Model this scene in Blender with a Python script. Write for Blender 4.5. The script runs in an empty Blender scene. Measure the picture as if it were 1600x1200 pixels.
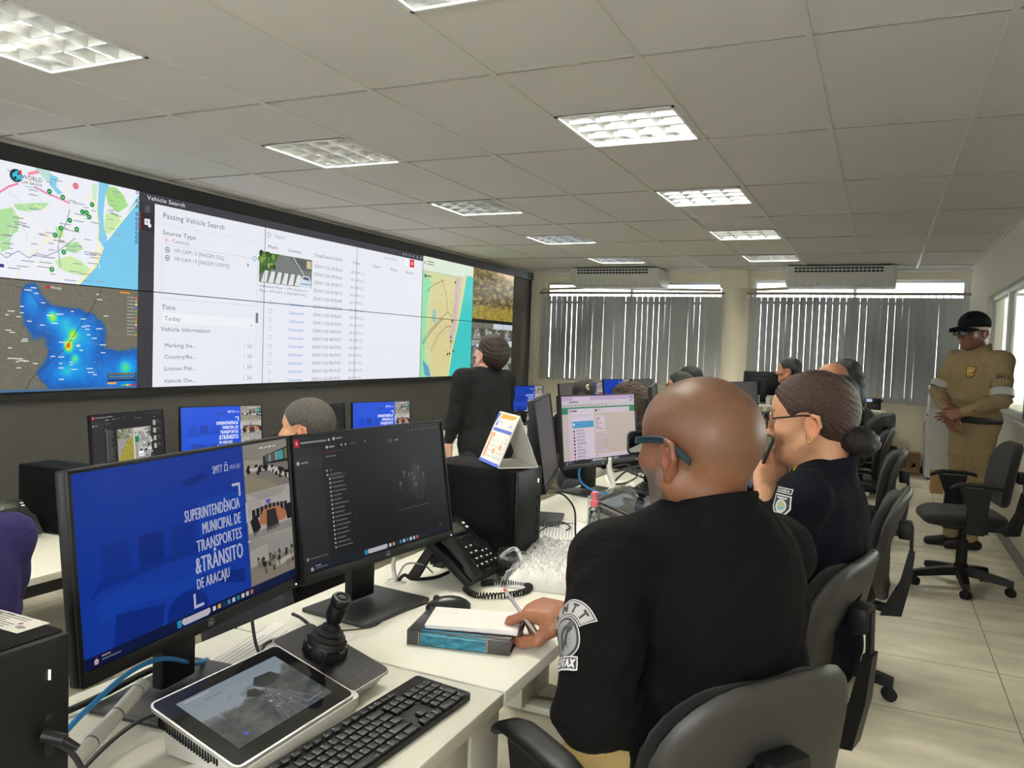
import bpy, bmesh, math, random
import numpy as np
from math import pi, sin, cos, radians as R, sqrt, atan2
from mathutils import Vector as V, Matrix as M4, noise as mnoise
from mathutils.geometry import tessellate_polygon
random.seed(7)
S = bpy.context.scene
COL = S.collection

def lin(c):
    return tuple(((x/255)/12.92 if x/255 <= .04045 else ((x/255+.055)/1.055)**2.4) for x in c[:3])

# ------------------------------------------------------------------ materials
MATS = {}
def mat(name, col, rough=.5, metal=0., noise=0., nscale=30., bump=0., bscale=200., spec=.5, coat=0., stretch=None, trans=0., alpha=1., ior=1.45, attr=None, sheen=0.):
    """principled material whose base colour wanders a little with object-space noise"""
    if name in MATS: return MATS[name]
    m = bpy.data.materials.new(name); m.use_nodes = True
    nt = m.node_tree; b = nt.nodes['Principled BSDF']; L = nt.links.new
    rgb = lin(col)
    b.inputs['Roughness'].default_value = rough; b.inputs['Metallic'].default_value = metal
    b.inputs['Specular IOR Level'].default_value = spec; b.inputs['IOR'].default_value = ior
    b.inputs['Coat Weight'].default_value = coat; b.inputs['Transmission Weight'].default_value = trans
    b.inputs['Alpha'].default_value = alpha; b.inputs['Sheen Weight'].default_value = sheen
    tc = nt.nodes.new('ShaderNodeTexCoord'); vec = tc.outputs['Object']
    if stretch:
        mp = nt.nodes.new('ShaderNodeMapping'); mp.inputs['Scale'].default_value = stretch
        L(vec, mp.inputs['Vector']); vec = mp.outputs['Vector']
    base = None
    if attr:
        a = nt.nodes.new('ShaderNodeAttribute'); a.attribute_name = attr; base = a.outputs['Color']
    n = nt.nodes.new('ShaderNodeTexNoise'); n.inputs['Scale'].default_value = nscale; n.inputs['Detail'].default_value = 5
    L(vec, n.inputs['Vector'])
    mx = nt.nodes.new('ShaderNodeMix'); mx.data_type = 'RGBA'; mx.blend_type = 'MULTIPLY'; mx.inputs[0].default_value = 1
    rp = nt.nodes.new('ShaderNodeMapRange'); rp.inputs['From Min'].default_value = .3; rp.inputs['From Max'].default_value = .7
    rp.inputs['To Min'].default_value = 1-noise; rp.inputs['To Max'].default_value = 1+noise
    L(n.outputs['Fac'], rp.inputs['Value'])
    cm = nt.nodes.new('ShaderNodeCombineColor')
    for k in range(3): L(rp.outputs['Result'], cm.inputs[k])
    if base: L(base, mx.inputs[6])
    else: mx.inputs[6].default_value = (*rgb, 1)
    L(cm.outputs['Color'], mx.inputs[7]); L(mx.outputs[2], b.inputs['Base Color'])
    if bump:
        n2 = nt.nodes.new('ShaderNodeTexNoise'); n2.inputs['Scale'].default_value = bscale; n2.inputs['Detail'].default_value = 3
        L(vec, n2.inputs['Vector'])
        bp = nt.nodes.new('ShaderNodeBump'); bp.inputs['Strength'].default_value = bump; bp.inputs['Distance'].default_value = .01
        L(n2.outputs['Fac'], bp.inputs['Height']); L(bp.outputs['Normal'], b.inputs['Normal'])
    MATS[name] = m
    return m

def emit(name, col, strength):
    if name in MATS: return MATS[name]
    m = bpy.data.materials.new(name); m.use_nodes = True; nt = m.node_tree
    b = nt.nodes['Principled BSDF']
    b.inputs['Base Color'].default_value = (*lin(col), 1)
    b.inputs['Emission Color'].default_value = (*lin(col), 1); b.inputs['Emission Strength'].default_value = strength
    MATS[name] = m
    return m

def screen_mat(name, strength, rough=.35, spec=.3):
    """a lit display: the picture comes from the corner colours of the flat shapes drawn on it"""
    if name in MATS: return MATS[name]
    m = bpy.data.materials.new(name); m.use_nodes = True; nt = m.node_tree; b = nt.nodes['Principled BSDF']
    a = nt.nodes.new('ShaderNodeAttribute'); a.attribute_name = 'Col'
    b.inputs['Base Color'].default_value = (.003, .003, .0035, 1); b.inputs['Roughness'].default_value = rough
    b.inputs['Specular IOR Level'].default_value = spec
    nt.links.new(a.outputs['Color'], b.inputs['Emission Color']); b.inputs['Emission Strength'].default_value = strength
    MATS[name] = m
    return m

def print_mat(name, rough=.6):
    """printed or woven artwork: the ink comes from the corner colours, lit like any surface"""
    if name in MATS: return MATS[name]
    m = bpy.data.materials.new(name); m.use_nodes = True; nt = m.node_tree; b = nt.nodes['Principled BSDF']
    a = nt.nodes.new('ShaderNodeAttribute'); a.attribute_name = 'Col'
    b.inputs['Roughness'].default_value = rough
    nt.links.new(a.outputs['Color'], b.inputs['Base Color'])
    MATS[name] = m
    return m

# ------------------------------------------------------------------ objects
def tag(o, label=None, cat=None, group=None, kind=None):
    if label: o['label'] = label
    if cat: o['category'] = cat
    if group: o['group'] = group
    if kind: o['kind'] = kind
    return o
def thing(name, label, cat, loc=(0, 0, 0), rz=0., group=None):
    o = bpy.data.objects.new(name, None); COL.objects.link(o)
    o.empty_display_size = .05; o.location = loc; o.rotation_euler = (0, 0, rz)
    return tag(o, label, cat, group)
def kids(o): return [c for c in COL.objects if c.parent == o]
def dup(root, loc=None, rz=None, label=None, group=None):
    ch = {}
    for c in COL.objects:
        if c.parent: ch.setdefault(c.parent.name, []).append(c)
    def rec(o, par):
        n = o.copy(); COL.objects.link(n); n.parent = par
        for k in ch.get(o.name, []): rec(k, n)
        return n
    r = rec(root, None)
    if loc is not None: r.location = loc
    if rz is not None: r.rotation_euler = (0, 0, rz)
    if label: r['label'] = label
    if group: r['group'] = group
    return r

def frame(o, x, y=None, z=None):
    """matrix with origin o and axes x,y,z"""
    x = V(x).normalized(); z = V(z).normalized() if z is not None else x.cross(V(y)).normalized()
    y = z.cross(x).normalized()
    z = x.cross(y).normalized()
    m = M4((x, y, z)).transposed().to_4x4(); m.translation = V(o)
    return m
def look(d, up=(0, 0, 1)):
    """rotation whose +Z runs along d"""
    d = V(d).normalized(); u = V(up)
    if abs(d.dot(u)) > .999: u = V((0, 1, 0))
    x = u.cross(d).normalized(); y = d.cross(x)
    return M4((x, y, d)).transposed()

class MB:
    """collects shapes into one mesh object"""
    def __init__(s): s.bm = bmesh.new(); s.mi = 0
    def _fin(s, geom, before):
        for f in s.bm.faces:
            if f.index == -1 or f not in before: pass
    def box(s, c, size, rot=None, bev=0., mi=0, seg=2, taper=None):
        m = M4.Translation(V(c))
        if rot is not None: m = m @ (rot.to_4x4() if isinstance(rot, M4) else M4.Rotation(rot, 4, 'Z'))
        t = bmesh.new()
        bmesh.ops.create_cube(t, size=1)
        for v in t.verts:
            if taper and v.co.z > 0: v.co.x *= taper[0]; v.co.y *= taper[1]
            v.co = V((v.co.x*size[0], v.co.y*size[1], v.co.z*size[2]))
        if bev > 0:
            bmesh.ops.bevel(t, geom=t.edges[:], offset=min(bev, min(size)*.49), segments=seg, affect='EDGES', profile=.5)
        s.add(t, m, mi); return s
    def add(s, t, m=None, mi=0):
        if m is not None: bmesh.ops.transform(t, matrix=m, verts=t.verts)
        vm = [s.bm.verts.new(v.co) for v in t.verts]
        t.verts.index_update()
        for f in t.faces:
            try:
                nf = s.bm.faces.new([vm[v.index] for v in f.verts]); nf.material_index = mi if mi is not None else f.material_index
            except ValueError: pass
        t.free()
    def cyl(s, p0, p1, r0, r1=None, n=20, mi=0, caps=True):
        r1 = r0 if r1 is None else r1
        p0, p1 = V(p0), V(p1); rot = look(p1-p0)
        rings = []
        for p, r in ((p0, r0), (p1, r1)):
            rings.append([s.bm.verts.new(p+rot@V((cos(2*pi*k/n)*r, sin(2*pi*k/n)*r, 0))) for k in range(n)])
        for k in range(n):
            s.face([rings[0][k], rings[0][(k+1) % n], rings[1][(k+1) % n], rings[1][k]], mi)
        if caps: s.face(rings[0][::-1], mi); s.face(rings[1], mi)
        return s
    def face(s, vs, mi=0):
        try: f = s.bm.faces.new(vs); f.material_index = mi; return f
        except ValueError: return None
    def poly(s, pts, mi=0): return s.face([s.bm.verts.new(V(p)) for p in pts], mi)
    def lathe(s, prof, m=None, n=28, mi=0):
        """prof: list of (r, z) about local Z"""
        m = m or M4(); rings = []
        for r, z in prof:
            if r < 1e-6: rings.append([s.bm.verts.new(m@V((0, 0, z)))])
            else: rings.append([s.bm.verts.new(m@V((cos(2*pi*k/n)*r, sin(2*pi*k/n)*r, z))) for k in range(n)])
        for a, b in zip(rings, rings[1:]):
            for k in range(n):
                k2 = (k+1) % n
                if len(a) == 1 and len(b) > 1: s.face([a[0], b[k2], b[k]], mi)
                elif len(b) == 1 and len(a) > 1: s.face([a[k], a[k2], b[0]], mi)
                elif len(a) > 1: s.face([a[k], a[k2], b[k2], b[k]], mi)
        return s
    def tube(s, pts, r, n=8, mi=0, sub=8, closed=False):
        """round tube along a smooth (Catmull-Rom) path"""
        P = [V(p) for p in pts]
        if sub > 1 and len(P) > 2:
            Q = []
            N = len(P)
            for i in range(N-1 if not closed else N):
                a, b, c, d = (P[max(i-1, 0)], P[i], P[min(i+1, N-1)], P[min(i+2, N-1)]) if not closed else (P[(i-1) % N], P[i], P[(i+1) % N], P[(i+2) % N])
                for k in range(sub):
                    t = k/sub
                    Q.append(.5*((2*b)+(c-a)*t+(2*a-5*b+4*c-d)*t*t+(3*b-a-3*c+d)*t**3))
            if not closed: Q.append(P[-1])
            P = Q
        rings = []; N = len(P)
        up = V((.13, .21, 1)).normalized()
        x = None
        for i, p in enumerate(P):
            d = (P[(i+1) % N]-P[i-1]) if closed else (P[min(i+1, N-1)]-P[max(i-1, 0)])
            if d.length < 1e-9: d = V((0, 0, 1))
            d.normalize()
            if x is None: x = (up.cross(d)).normalized()
            else:
                x = x-d*x.dot(d)
                x = x.normalized() if x.length > 1e-6 else up.cross(d).normalized()
            y = d.cross(x); rr = r(i/(N-1)) if callable(r) else r
            rings.append([s.bm.verts.new(p+x*cos(2*pi*k/n)*rr+y*sin(2*pi*k/n)*rr) for k in range(n)])
        for i in range(N if closed else N-1):
            a, b = rings[i], rings[(i+1) % N]
            for k in range(n): s.face([a[k], a[(k+1) % n], b[(k+1) % n], b[k]], mi)
        if not closed: s.face(rings[0][::-1], mi); s.face(rings[-1], mi)
        return s
    def prism(s, pts2, z0, z1, m=None, mi=0, bev=0.):
        """extrude a flat outline (x,y) from z0 to z1"""
        m = m or M4(); t = bmesh.new()
        vs = [t.verts.new(V((x, y, z0))) for x, y in pts2]; f = t.faces.new(vs)
        e = bmesh.ops.extrude_face_region(t, geom=[f])
        for g in e['geom']:
            if isinstance(g, bmesh.types.BMVert): g.co.z = z1
        bmesh.ops.recalc_face_normals(t, faces=t.faces)
        if bev: bmesh.ops.bevel(t, geom=[e for e in t.edges if abs(e.verts[0].co.z-e.verts[1].co.z) < 1e-7], offset=bev, segments=2, affect='EDGES', profile=.5)
        bmesh.ops.triangulate(t, faces=[f for f in t.faces if len(f.verts) > 4])
        s.add(t, m, mi); return s
    def ell(s, c, r, rot=None, n=20, mi=0):
        m = M4.Translation(V(c)) @ (rot.to_4x4() if rot else M4()) @ M4.Diagonal((*r, 1))
        t = bmesh.new(); bmesh.ops.create_uvsphere(t, u_segments=n, v_segments=max(6, n//2), radius=1); s.add(t, m, mi); return s
    def loft(s, rings, mi=0, caps=True, closed=True):
        vr = [[s.bm.verts.new(V(p)) for p in r] for r in rings]; n = len(vr[0])
        for a, b in zip(vr, vr[1:]):
            for k in range(n if closed else n-1): s.face([a[k], a[(k+1) % n], b[(k+1) % n], b[k]], mi)
        if caps: s.face(vr[0][::-1], mi); s.face(vr[-1], mi)
        return s
    def build(s, name, mats, parent=None, smooth=40, label=None, kind=None, loc=None):
        me = bpy.data.meshes.new(name)
        bmesh.ops.recalc_face_normals(s.bm, faces=s.bm.faces)
        s.bm.to_mesh(me); s.bm.free()
        for m in (mats if isinstance(mats, (list, tuple)) else [mats]): me.materials.append(m)
        if smooth and len(me.polygons):
            me.polygons.foreach_set('use_smooth', [True]*len(me.polygons))
            me.set_sharp_from_angle(angle=R(smooth))
        o = bpy.data.objects.new(name, me); COL.objects.link(o)
        if parent: o.parent = parent
        if loc: o.location = loc
        return tag(o, label=label, kind=kind)

def rrect(w, h, r, n=5):
    pts = []
    for cx, cy, a0 in ((w/2-r, h/2-r, 0), (-w/2+r, h/2-r, 90), (-w/2+r, -h/2+r, 180), (w/2-r, -h/2+r, 270)):
        for k in range(n+1):
            a = R(a0+90*k/n); pts.append((cx+r*cos(a), cy+r*sin(a)))
    return pts

# ------------------------------------------------------------------ flat artwork (screens, prints, patches)
_TX = {}
def _text_mesh(sx, bold):
    key = (sx, bold)
    if key in _TX: return _TX[key]
    cu = bpy.data.curves.new('t', 'FONT'); cu.body = sx; cu.size = 1; cu.offset = bold; cu.resolution_u = 2; cu.space_character = 1.07
    o = bpy.data.objects.new('t', cu); COL.objects.link(o)
    dg = bpy.context.evaluated_depsgraph_get(); me = o.evaluated_get(dg).to_mesh()
    me.calc_loop_triangles()
    vs = [(v.co.x, v.co.y) for v in me.vertices]; fs = [tuple(t.vertices) for t in me.loop_triangles]
    o.evaluated_get(dg).to_mesh_clear(); bpy.data.objects.remove(o); bpy.data.curves.remove(cu)
    _TX[key] = (vs, fs); return vs, fs
def clip(pts, box):
    x0, y0, x1, y1 = box
    for ax, lim, sg in ((0, x0, 1), (0, x1, -1), (1, y0, 1), (1, y1, -1)):
        out = []
        for i, p in enumerate(pts):
            q = pts[i-1]; a = (p[ax]-lim)*sg; b = (q[ax]-lim)*sg
            if (a >= 0) != (b >= 0):
                t = b/(b-a); out.append((q[0]+(p[0]-q[0])*t, q[1]+(p[1]-q[1])*t))
            if a >= 0: out.append(p)
        pts = out
        if len(pts) < 3: return []
    return pts
class Art:
    """coloured flat shapes, x right and y down, stacked in thin layers"""
    def __init__(s): s.v = []; s.f = []; s.c = []; s.L = 0
    def up(s, n=1): s.L += n; return s
    def poly(s, pts, col):
        if len(pts) < 3: return s
        b = len(s.v); s.v += [(x, y, s.L) for x, y in pts]
        if len(pts) <= 4: fs = [tuple(range(len(pts)))]
        else: fs = tessellate_polygon([[V((x, y, 0)) for x, y in pts]])
        for f in fs: s.f.append(tuple(b+i for i in f)); s.c.append(col)
        return s
    def rect(s, x0, y0, x1, y1, col): return s.poly([(x0, y0), (x1, y0), (x1, y1), (x0, y1)], col)
    def line(s, pts, w, col):
        for (x0, y0), (x1, y1) in zip(pts, pts[1:]):
            dx, dy = x1-x0, y1-y0; l = sqrt(dx*dx+dy*dy) or 1; nx, ny = -dy/l*w/2, dx/l*w/2
            s.poly([(x0+nx, y0+ny), (x1+nx, y1+ny), (x1-nx, y1-ny), (x0-nx, y0-ny)], col)
        return s
    def circ(s, x, y, r, col, n=16, ry=None):
        return s.poly([(x+r*cos(2*pi*k/n), y+(ry or r)*sin(2*pi*k/n)) for k in range(n)], col)
    def ring(s, x, y, r0, r1, col, n=24):
        for k in range(n):
            a, b = 2*pi*k/n, 2*pi*(k+1)/n
            s.poly([(x+r0*cos(a), y+r0*sin(a)), (x+r1*cos(a), y+r1*sin(a)), (x+r1*cos(b), y+r1*sin(b)), (x+r0*cos(b), y+r0*sin(b))], col)
        return s
    def text(s, t, x, y, h, col, al='l', sx=1., bold=0., slant=0., ang=0., wid=None):
        if bold and not ang:                      # heavy lettering: the strokes widened sideways
            for q in (-1, -.33, .33, 1): s.text(t, x+q*bold*h*1.6, y, h, col, al, sx, 0., slant, 0., wid)
            return s
        """baseline at y, h = capital height"""
        vs, fs = _text_mesh(t, bold); k = h/.70
        if not vs: return s
        w = max(p[0] for p in vs)*k
        if wid: sx = wid/w
        x0 = x-(w*sx if al == 'r' else w*sx/2 if al == 'c' else 0); b = len(s.v)
        for px, py in vs:
            X, Y = x0+px*k*sx+py*k*slant, y-py*k
            if ang: X, Y = x+(X-x)*cos(ang)-(Y-y)*sin(ang), y+(X-x)*sin(ang)+(Y-y)*cos(ang)
            s.v.append((X, Y, s.L))
        for f in fs: s.f.append(tuple(b+i for i in f)); s.c.append(col)
        return s
    def grid(s, x0, y0, x1, y1, nx, ny, fn):
        for i in range(nx):
            for j in range(ny):
                c = fn((i+.5)/nx, (j+.5)/ny)
                if c is None: continue
                s.rect(x0+(x1-x0)*i/nx, y0+(y1-y0)*j/ny, x0+(x1-x0)*(i+1)/nx, y0+(y1-y0)*(j+1)/ny, c)
        return s
    def sub(s, other, x0, y0, x1, y1, w, h):
        """paste another picture of w x h units into a box"""
        b = len(s.v)
        s.v += [(x0+(x1-x0)*x/w, y0+(y1-y0)*y/h, s.L+l) for x, y, l in other.v]
        s.f += [tuple(b+i for i in f) for f in other.f]; s.c += other.c
        s.L += other.L+1
        return s
    def crop(s, box):
        n = Art(); n.L = s.L
        for f, c in zip(s.f, s.c):
            L = s.v[f[0]][2]; p = clip([(s.v[i][0], s.v[i][1]) for i in f], box)
            if len(p) >= 3:
                b = len(n.v); n.v += [(x, y, L) for x, y in p]; n.f.append(tuple(range(b, b+len(p)))); n.c.append(c)
        return n
    def build(s, name, fn, material, parent=None, eps=.0002, label=None, kind=None):
        """fn(x, y, lift) -> point"""
        me = bpy.data.meshes.new(name)
        me.from_pydata([tuple(fn(x, y, l*eps)) for x, y, l in s.v], [], s.f)
        ca = me.color_attributes.new('Col', 'FLOAT_COLOR', 'CORNER')
        buf = []
        for p, c in zip(me.polygons, s.c): buf += [*lin(c), 1.]*p.loop_total
        ca.data.foreach_set('color', buf)
        me.materials.append(material)
        o = bpy.data.objects.new(name, me); COL.objects.link(o); o.parent = parent
        return tag(o, label=label, kind=kind)
def mixc(a, b, t): return tuple(x+(y-x)*t for x, y in zip(a, b))
def jit(c, a): d = random.uniform(-a, a); return tuple(min(255, max(0, x+d)) for x in c)
def fbm(x, y, z=0., o=4): return mnoise.fractal((x, y, z), 1., 2., o, noise_basis='PERLIN_ORIGINAL')
# ------------------------------------------------------------------ render + camera
S.view_settings.view_transform = 'Standard'; S.view_settings.look = 'None'
S.view_settings.exposure = 0.0; S.view_settings.gamma = 1.0; S.view_settings.use_curve_mapping = False
S.cycles.use_denoising = True; S.cycles.max_bounces = 10; S.cycles.diffuse_bounces = 6; S.cycles.glossy_bounces = 5
S.cycles.transmission_bounces = 8; S.cycles.transparent_max_bounces = 12
S.cycles.sample_clamp_indirect = 6; S.cycles.caustics_reflective = True; S.cycles.blur_glossy = 1.0; S.cycles.caustics_refractive = False
YAW, PITCH, ROLL, FPX = -.4353, -.047, .0354, 1237.5
cf = V((sin(YAW)*cos(PITCH), cos(YAW)*cos(PITCH), sin(PITCH))); cr = V((cos(YAW), -sin(YAW), 0)); cu_ = cr.cross(cf)
r2 = cr*cos(ROLL)+cu_*sin(ROLL); u2 = cu_*cos(ROLL)-cr*sin(ROLL)
cam = bpy.data.cameras.new('camera'); co = bpy.data.objects.new('camera', cam); COL.objects.link(co)
mm = M4((r2, u2, -cf)).transposed().to_4x4(); mm.translation = (0, 0, 1.40); co.matrix_world = mm
cam.sensor_width = 36; cam.lens = FPX/1600*36; cam.clip_start = .05; S.camera = co

# ------------------------------------------------------------------ daylight outside
w = bpy.data.worlds.new('sky'); S.world = w; w.use_nodes = True; nt = w.node_tree
bg = nt.nodes['Background']
tcw = nt.nodes.new('ShaderNodeTexCoord'); nz = nt.nodes.new('ShaderNodeTexNoise'); nz.inputs['Scale'].default_value = 2.5
rw = nt.nodes.new('ShaderNodeValToRGB'); rw.color_ramp.elements[0].color = (.86, .93, 1, 1); rw.color_ramp.elements[1].color = (1, .98, .95, 1)
nt.links.new(tcw.outputs['Generated'], nz.inputs['Vector']); nt.links.new(nz.outputs['Fac'], rw.inputs['Fac']); nt.links.new(rw.outputs['Color'], bg.inputs['Color'])
bg.inputs['Strength'].default_value = 22.

# ------------------------------------------------------------------ shell
XL, XR, YB, ZC, ZLOW, Y0 = -4.90, .94, 11.15, 2.54, -.25, -1.6
m_floor = mat('floor_porcelain', (228, 223, 200), .30, noise=.20, nscale=2.6, stretch=(1, 2.6, 1))
m_grout = mat('floor_grout', (150, 147, 130), .8)
m_wall = mat('wall_cream', (240, 233, 210), .8, noise=.02, nscale=3)
m_wallR = mat('wall_white', (238, 234, 220), .75, noise=.02, nscale=3)
m_dark = mat('wall_charcoal', (96, 94, 90), .75, noise=.04, nscale=4)
m_black = mat('bezel_black', (22, 23, 25), .55)
m_tile = mat('ceiling_tile', (228, 225, 221), .85, noise=.025, nscale=1.6, bump=.05, bscale=300)
m_bar = mat('ceiling_tbar', (226, 224, 216), .5)
m_alu = mat('aluminium', (196, 198, 198), .3, metal=.85)
m_white = mat('white_paint', (228, 227, 220), .45)

def tiles_floor(name, x0, x1, y0, y1, z, drop):
    b = MB(); gx, gy, p, g = -.08, 4.143, .632, .0025
    b.box(((x0+x1)/2, (y0+y1)/2, z-drop/2-.004), (x1-x0, y1-y0, drop), mi=1)
    i0, i1 = math.floor((x0-gx)/p), math.ceil((x1-gx)/p); j0, j1 = math.floor((y0-gy)/p), math.ceil((y1-gy)/p)
    for i in range(i0, i1):
        for j in range(j0, j1):
            a, c = max(x0, gx+i*p+g), min(x1, gx+(i+1)*p-g); d, e = max(y0, gy+j*p+g), min(y1, gy+(j+1)*p-g)
            if c-a > .01 and e-d > .01: b.poly([(a, d, z), (c, d, z), (c, e, z), (a, e, z)])
    o = b.build(name, [m_floor, m_grout], smooth=0, kind='structure')
    return o
tiles_floor('floor', -1.34, XR+.02, Y0, YB+.05, 0, .3)
tiles_floor('floor_lower', XL-.02, -1.341, Y0, YB+.05, ZLOW, .1)
b = MB(); b.box((-1.345, (Y0+YB)/2, -.132), (.016, YB-Y0, .26)); b.box((-1.335, (Y0+YB)/2, .003), (.05, YB-Y0, .006), mi=1)
b.build('trim_1', [m_wall, m_alu], kind='structure')          # riser and nosing of the raised floor

# ceiling: tiles of 0.625 x 1.268 in a T-grid, holes where the luminaires sit
gx0, gy0, px, py = -.2926, 3.0214, .625, 1.268
LUM = []
for i in (-5, -2):
    for yc in (2.065, 3.975, 5.88, 7.79, 9.70): LUM.append((gx0+(i+.5)*px, yc))
b = MB()
for i in range(-8, 3):
    for j in range(-4, 7):
        x0, x1 = max(XL, gx0+i*px), min(XR, gx0+(i+1)*px); y0, y1 = max(Y0, gy0+j*py), min(YB, gy0+(j+1)*py)
        if x1-x0 < .02 or y1-y0 < .02: continue
        segs = [(y0, y1)]
        for lx, ly in LUM:
            if abs(lx-(gx0+(i+.5)*px)) < .1:
                n = []
                for s0, s1 in segs:
                    if ly+.3 <= s0 or ly-.3 >= s1: n.append((s0, s1))
                    else:
                        if ly-.3 > s0: n.append((s0, ly-.3))
                        if ly+.3 < s1: n.append((ly+.3, s1))
                segs = n
        for s0, s1 in segs:
            if s1-s0 > .01: b.poly([(x0, s0, ZC+.004), (x0, s1, ZC+.004), (x1, s1, ZC+.004), (x1, s0, ZC+.004)])
for i in range(-7, 3):
    x = gx0+i*px
    if XL < x < XR: b.box((x, (Y0+YB)/2, ZC+.001), (.024, YB-Y0, .006), mi=1)
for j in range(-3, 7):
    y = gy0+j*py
    if Y0 < y < YB: b.box(((XL+XR)/2, y, ZC+.002), (XR-XL, .009, .005), mi=2)  # cross joints drawn as dark strips, their thin shadow lines put into the colour
b.box((XL+.015, (Y0+YB)/2, ZC-.012), (.03, YB-Y0, .03), mi=1); b.box((XR-.015, (Y0+YB)/2, ZC-.004), (.03, YB-Y0, .016), mi=1)
b.box(((XL+XR)/2, YB-.06, ZC-.012), (XR-XL, .12, .03), mi=1)
b.build('ceiling', [m_tile, m_bar, mat('ceiling_joint_shade', (150, 147, 138), .7)], smooth=0, kind='structure')
b = MB(); b.box(((XL+XR)/2, (Y0+YB)/2, ZC+.24), (XR-XL+.3, YB-Y0, .04)); b.build('ceiling_slab', m_tile, kind='structure')

# left wall, charcoal
b = MB(); b.box((XL-.05, (Y0+YB)/2, (ZC+ZLOW)/2), (.1, YB-Y0+.2, ZC-ZLOW+.5)); b.build('wall_left', m_dark, kind='structure')
# back wall with two wide openings
def holed(name, plane, a0, a1, z0, z1, holes, thick, m, at):
    b = MB(); cuts = sorted(holes); x = a0
    def seg(p, q, u, v):
        if q-p < .002 or v-u < .002: return
        c, s = ((p+q)/2, at+thick/2, (u+v)/2), (q-p, abs(thick), v-u)
        if plane == 'x': c, s = (at+thick/2, (p+q)/2, (u+v)/2), (abs(thick), q-p, v-u)
        b.box(c, s)
    for (p, q, u, v) in cuts:
        seg(x, p, z0, z1); seg(p, q, z0, u); seg(p, q, v, z1); x = q
    seg(x, a1, z0, z1)
    return b.build(name, m, smooth=0, kind='structure')
holed('wall_back', 'y', XL-.1, XR+.1, ZLOW-.1, ZC+.25, [(-4.68, -2.02, .92, 2.40), (-1.63, .91, .88, 2.42)], .15, m_wall, YB)
def window(n, x0, x1, z0, z1, y):
    b = MB(); t = .04
    for x in (x0+t/2, (x0+x1)/2, x1-t/2): b.box((x, y, (z0+z1)/2), (t, .05, z1-z0))
    for z in (z0+t/2, z1-t/2, z1-.30): b.box(((x0+x1)/2, y, z), (x1-x0, .045, t))
    o = b.build('window_%d' % n, m_alu, kind='structure')
    g = MB(); g.box(((x0+x1)/2, y, (z0+z1)/2), (x1-x0-.02, .006, z1-z0-.02))
    g.build('pane', mat('window_glass', (235, 242, 240), .02, trans=1., ior=1.01), o, kind='structure')
window(1, -4.68, -2.02, .92, 2.40, YB+.10); window(2, -1.63, .91, .88, 2.42, YB+.10)
# column between the windows with its beam box
b = MB()
b.loft([[(-1.84+.175*cos(a)*1.0, YB-.02+.16*sin(a), z) for a in [2*pi*k/28 for k in range(28)]] for z in (ZLOW, 2.30)], caps=False)
b.build('column', m_wall, kind='structure')
b = MB(); b.box((-1.86, YB-.10, 2.42), (.36, .2, .24), bev=.006); b.build('trim_2', m_wall, kind='structure')
b = MB(); b.box((-4.815, YB-.06, 1.13), (.09, .12, 2.78), bev=.004); b.build('trim_3', m_wall, kind='structure')
# right wall with an interior window onto the next room
holed('wall_right', 'x', Y0, YB, ZLOW, ZC+.25, [(2.2, 9.35, .98, 2.07)], .16, m_wallR, XR)
b = MB(); t = .05
for y in (2.22, 4.0, 5.5, 6.98, 8.15, 9.33): b.box((XR+.07, y, 1.525), (.06, t if y not in (6.98,) else .07, 1.08))
for z in (1.0, 2.05): b.box((XR+.07, 5.775, z), (.06, 7.15, t))
b.box((XR+.012, 5.775, .965), (.10, 7.2, .03), mi=0)
o = b.build('window_3', [m_white], kind='structure')
g = MB(); g.box((XR+.08, 5.775, 1.525), (.006, 7.1, 1.05))
g.build('pane', mat('office_glass', (205, 214, 212), .02, trans=.92, ior=1.45), o, kind='structure')
b = MB(); b.box((XR-.008, (Y0+YB)/2, .045), (.016, YB-Y0, .09)); b.build('baseboard_right', mat('baseboard_grey', (120, 119, 112), .5), kind='structure')
b = MB(); b.box(((-1.34+XR)/2, YB-.008, .04), (XR+1.34, .016, .08)); b.build('baseboard_back', mat('baseboard_dark', (50, 48, 46), .5), kind='structure')
# the room beyond the glass, seen as a slice
b = MB(); b.box((3.6, 5, -.02), (5.1, 13, .04)); b.box((3.6, 5, 2.75), (5.1, 13, .04)); b.box((6.1, 5, .4), (.05, 13, .9)); b.box((6.1, 5, 2.6), (.05, 13, .4)); b.box((6.1, -.6, 1.6), (.05, 1.8, 1.6)); b.box((3.6, -1.45, 1.35), (5.1, .05, 2.8)); b.box((3.6, 11.25, .43), (5.1, .1, .98)); b.box((3.6, 11.25, 2.6), (5.1, .1, .42)); b.box((5.2, 11.25, 1.6), (1.9, .1, 1.6)); b.build('wall_far_room', m_wallR, kind='structure')  # opening in the unseen outer side added to send daylight through the glass
# wall behind the camera, unseen openings added and sized for fill daylight
holed('wall_front', 'y', XL-.1, XR+.1, ZLOW-.1, ZC+.25, [(-3.3, -2.4, 1.1, 2.1), (-.5, .5, 1.1, 2.1)], -.12, m_wall, Y0)

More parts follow.
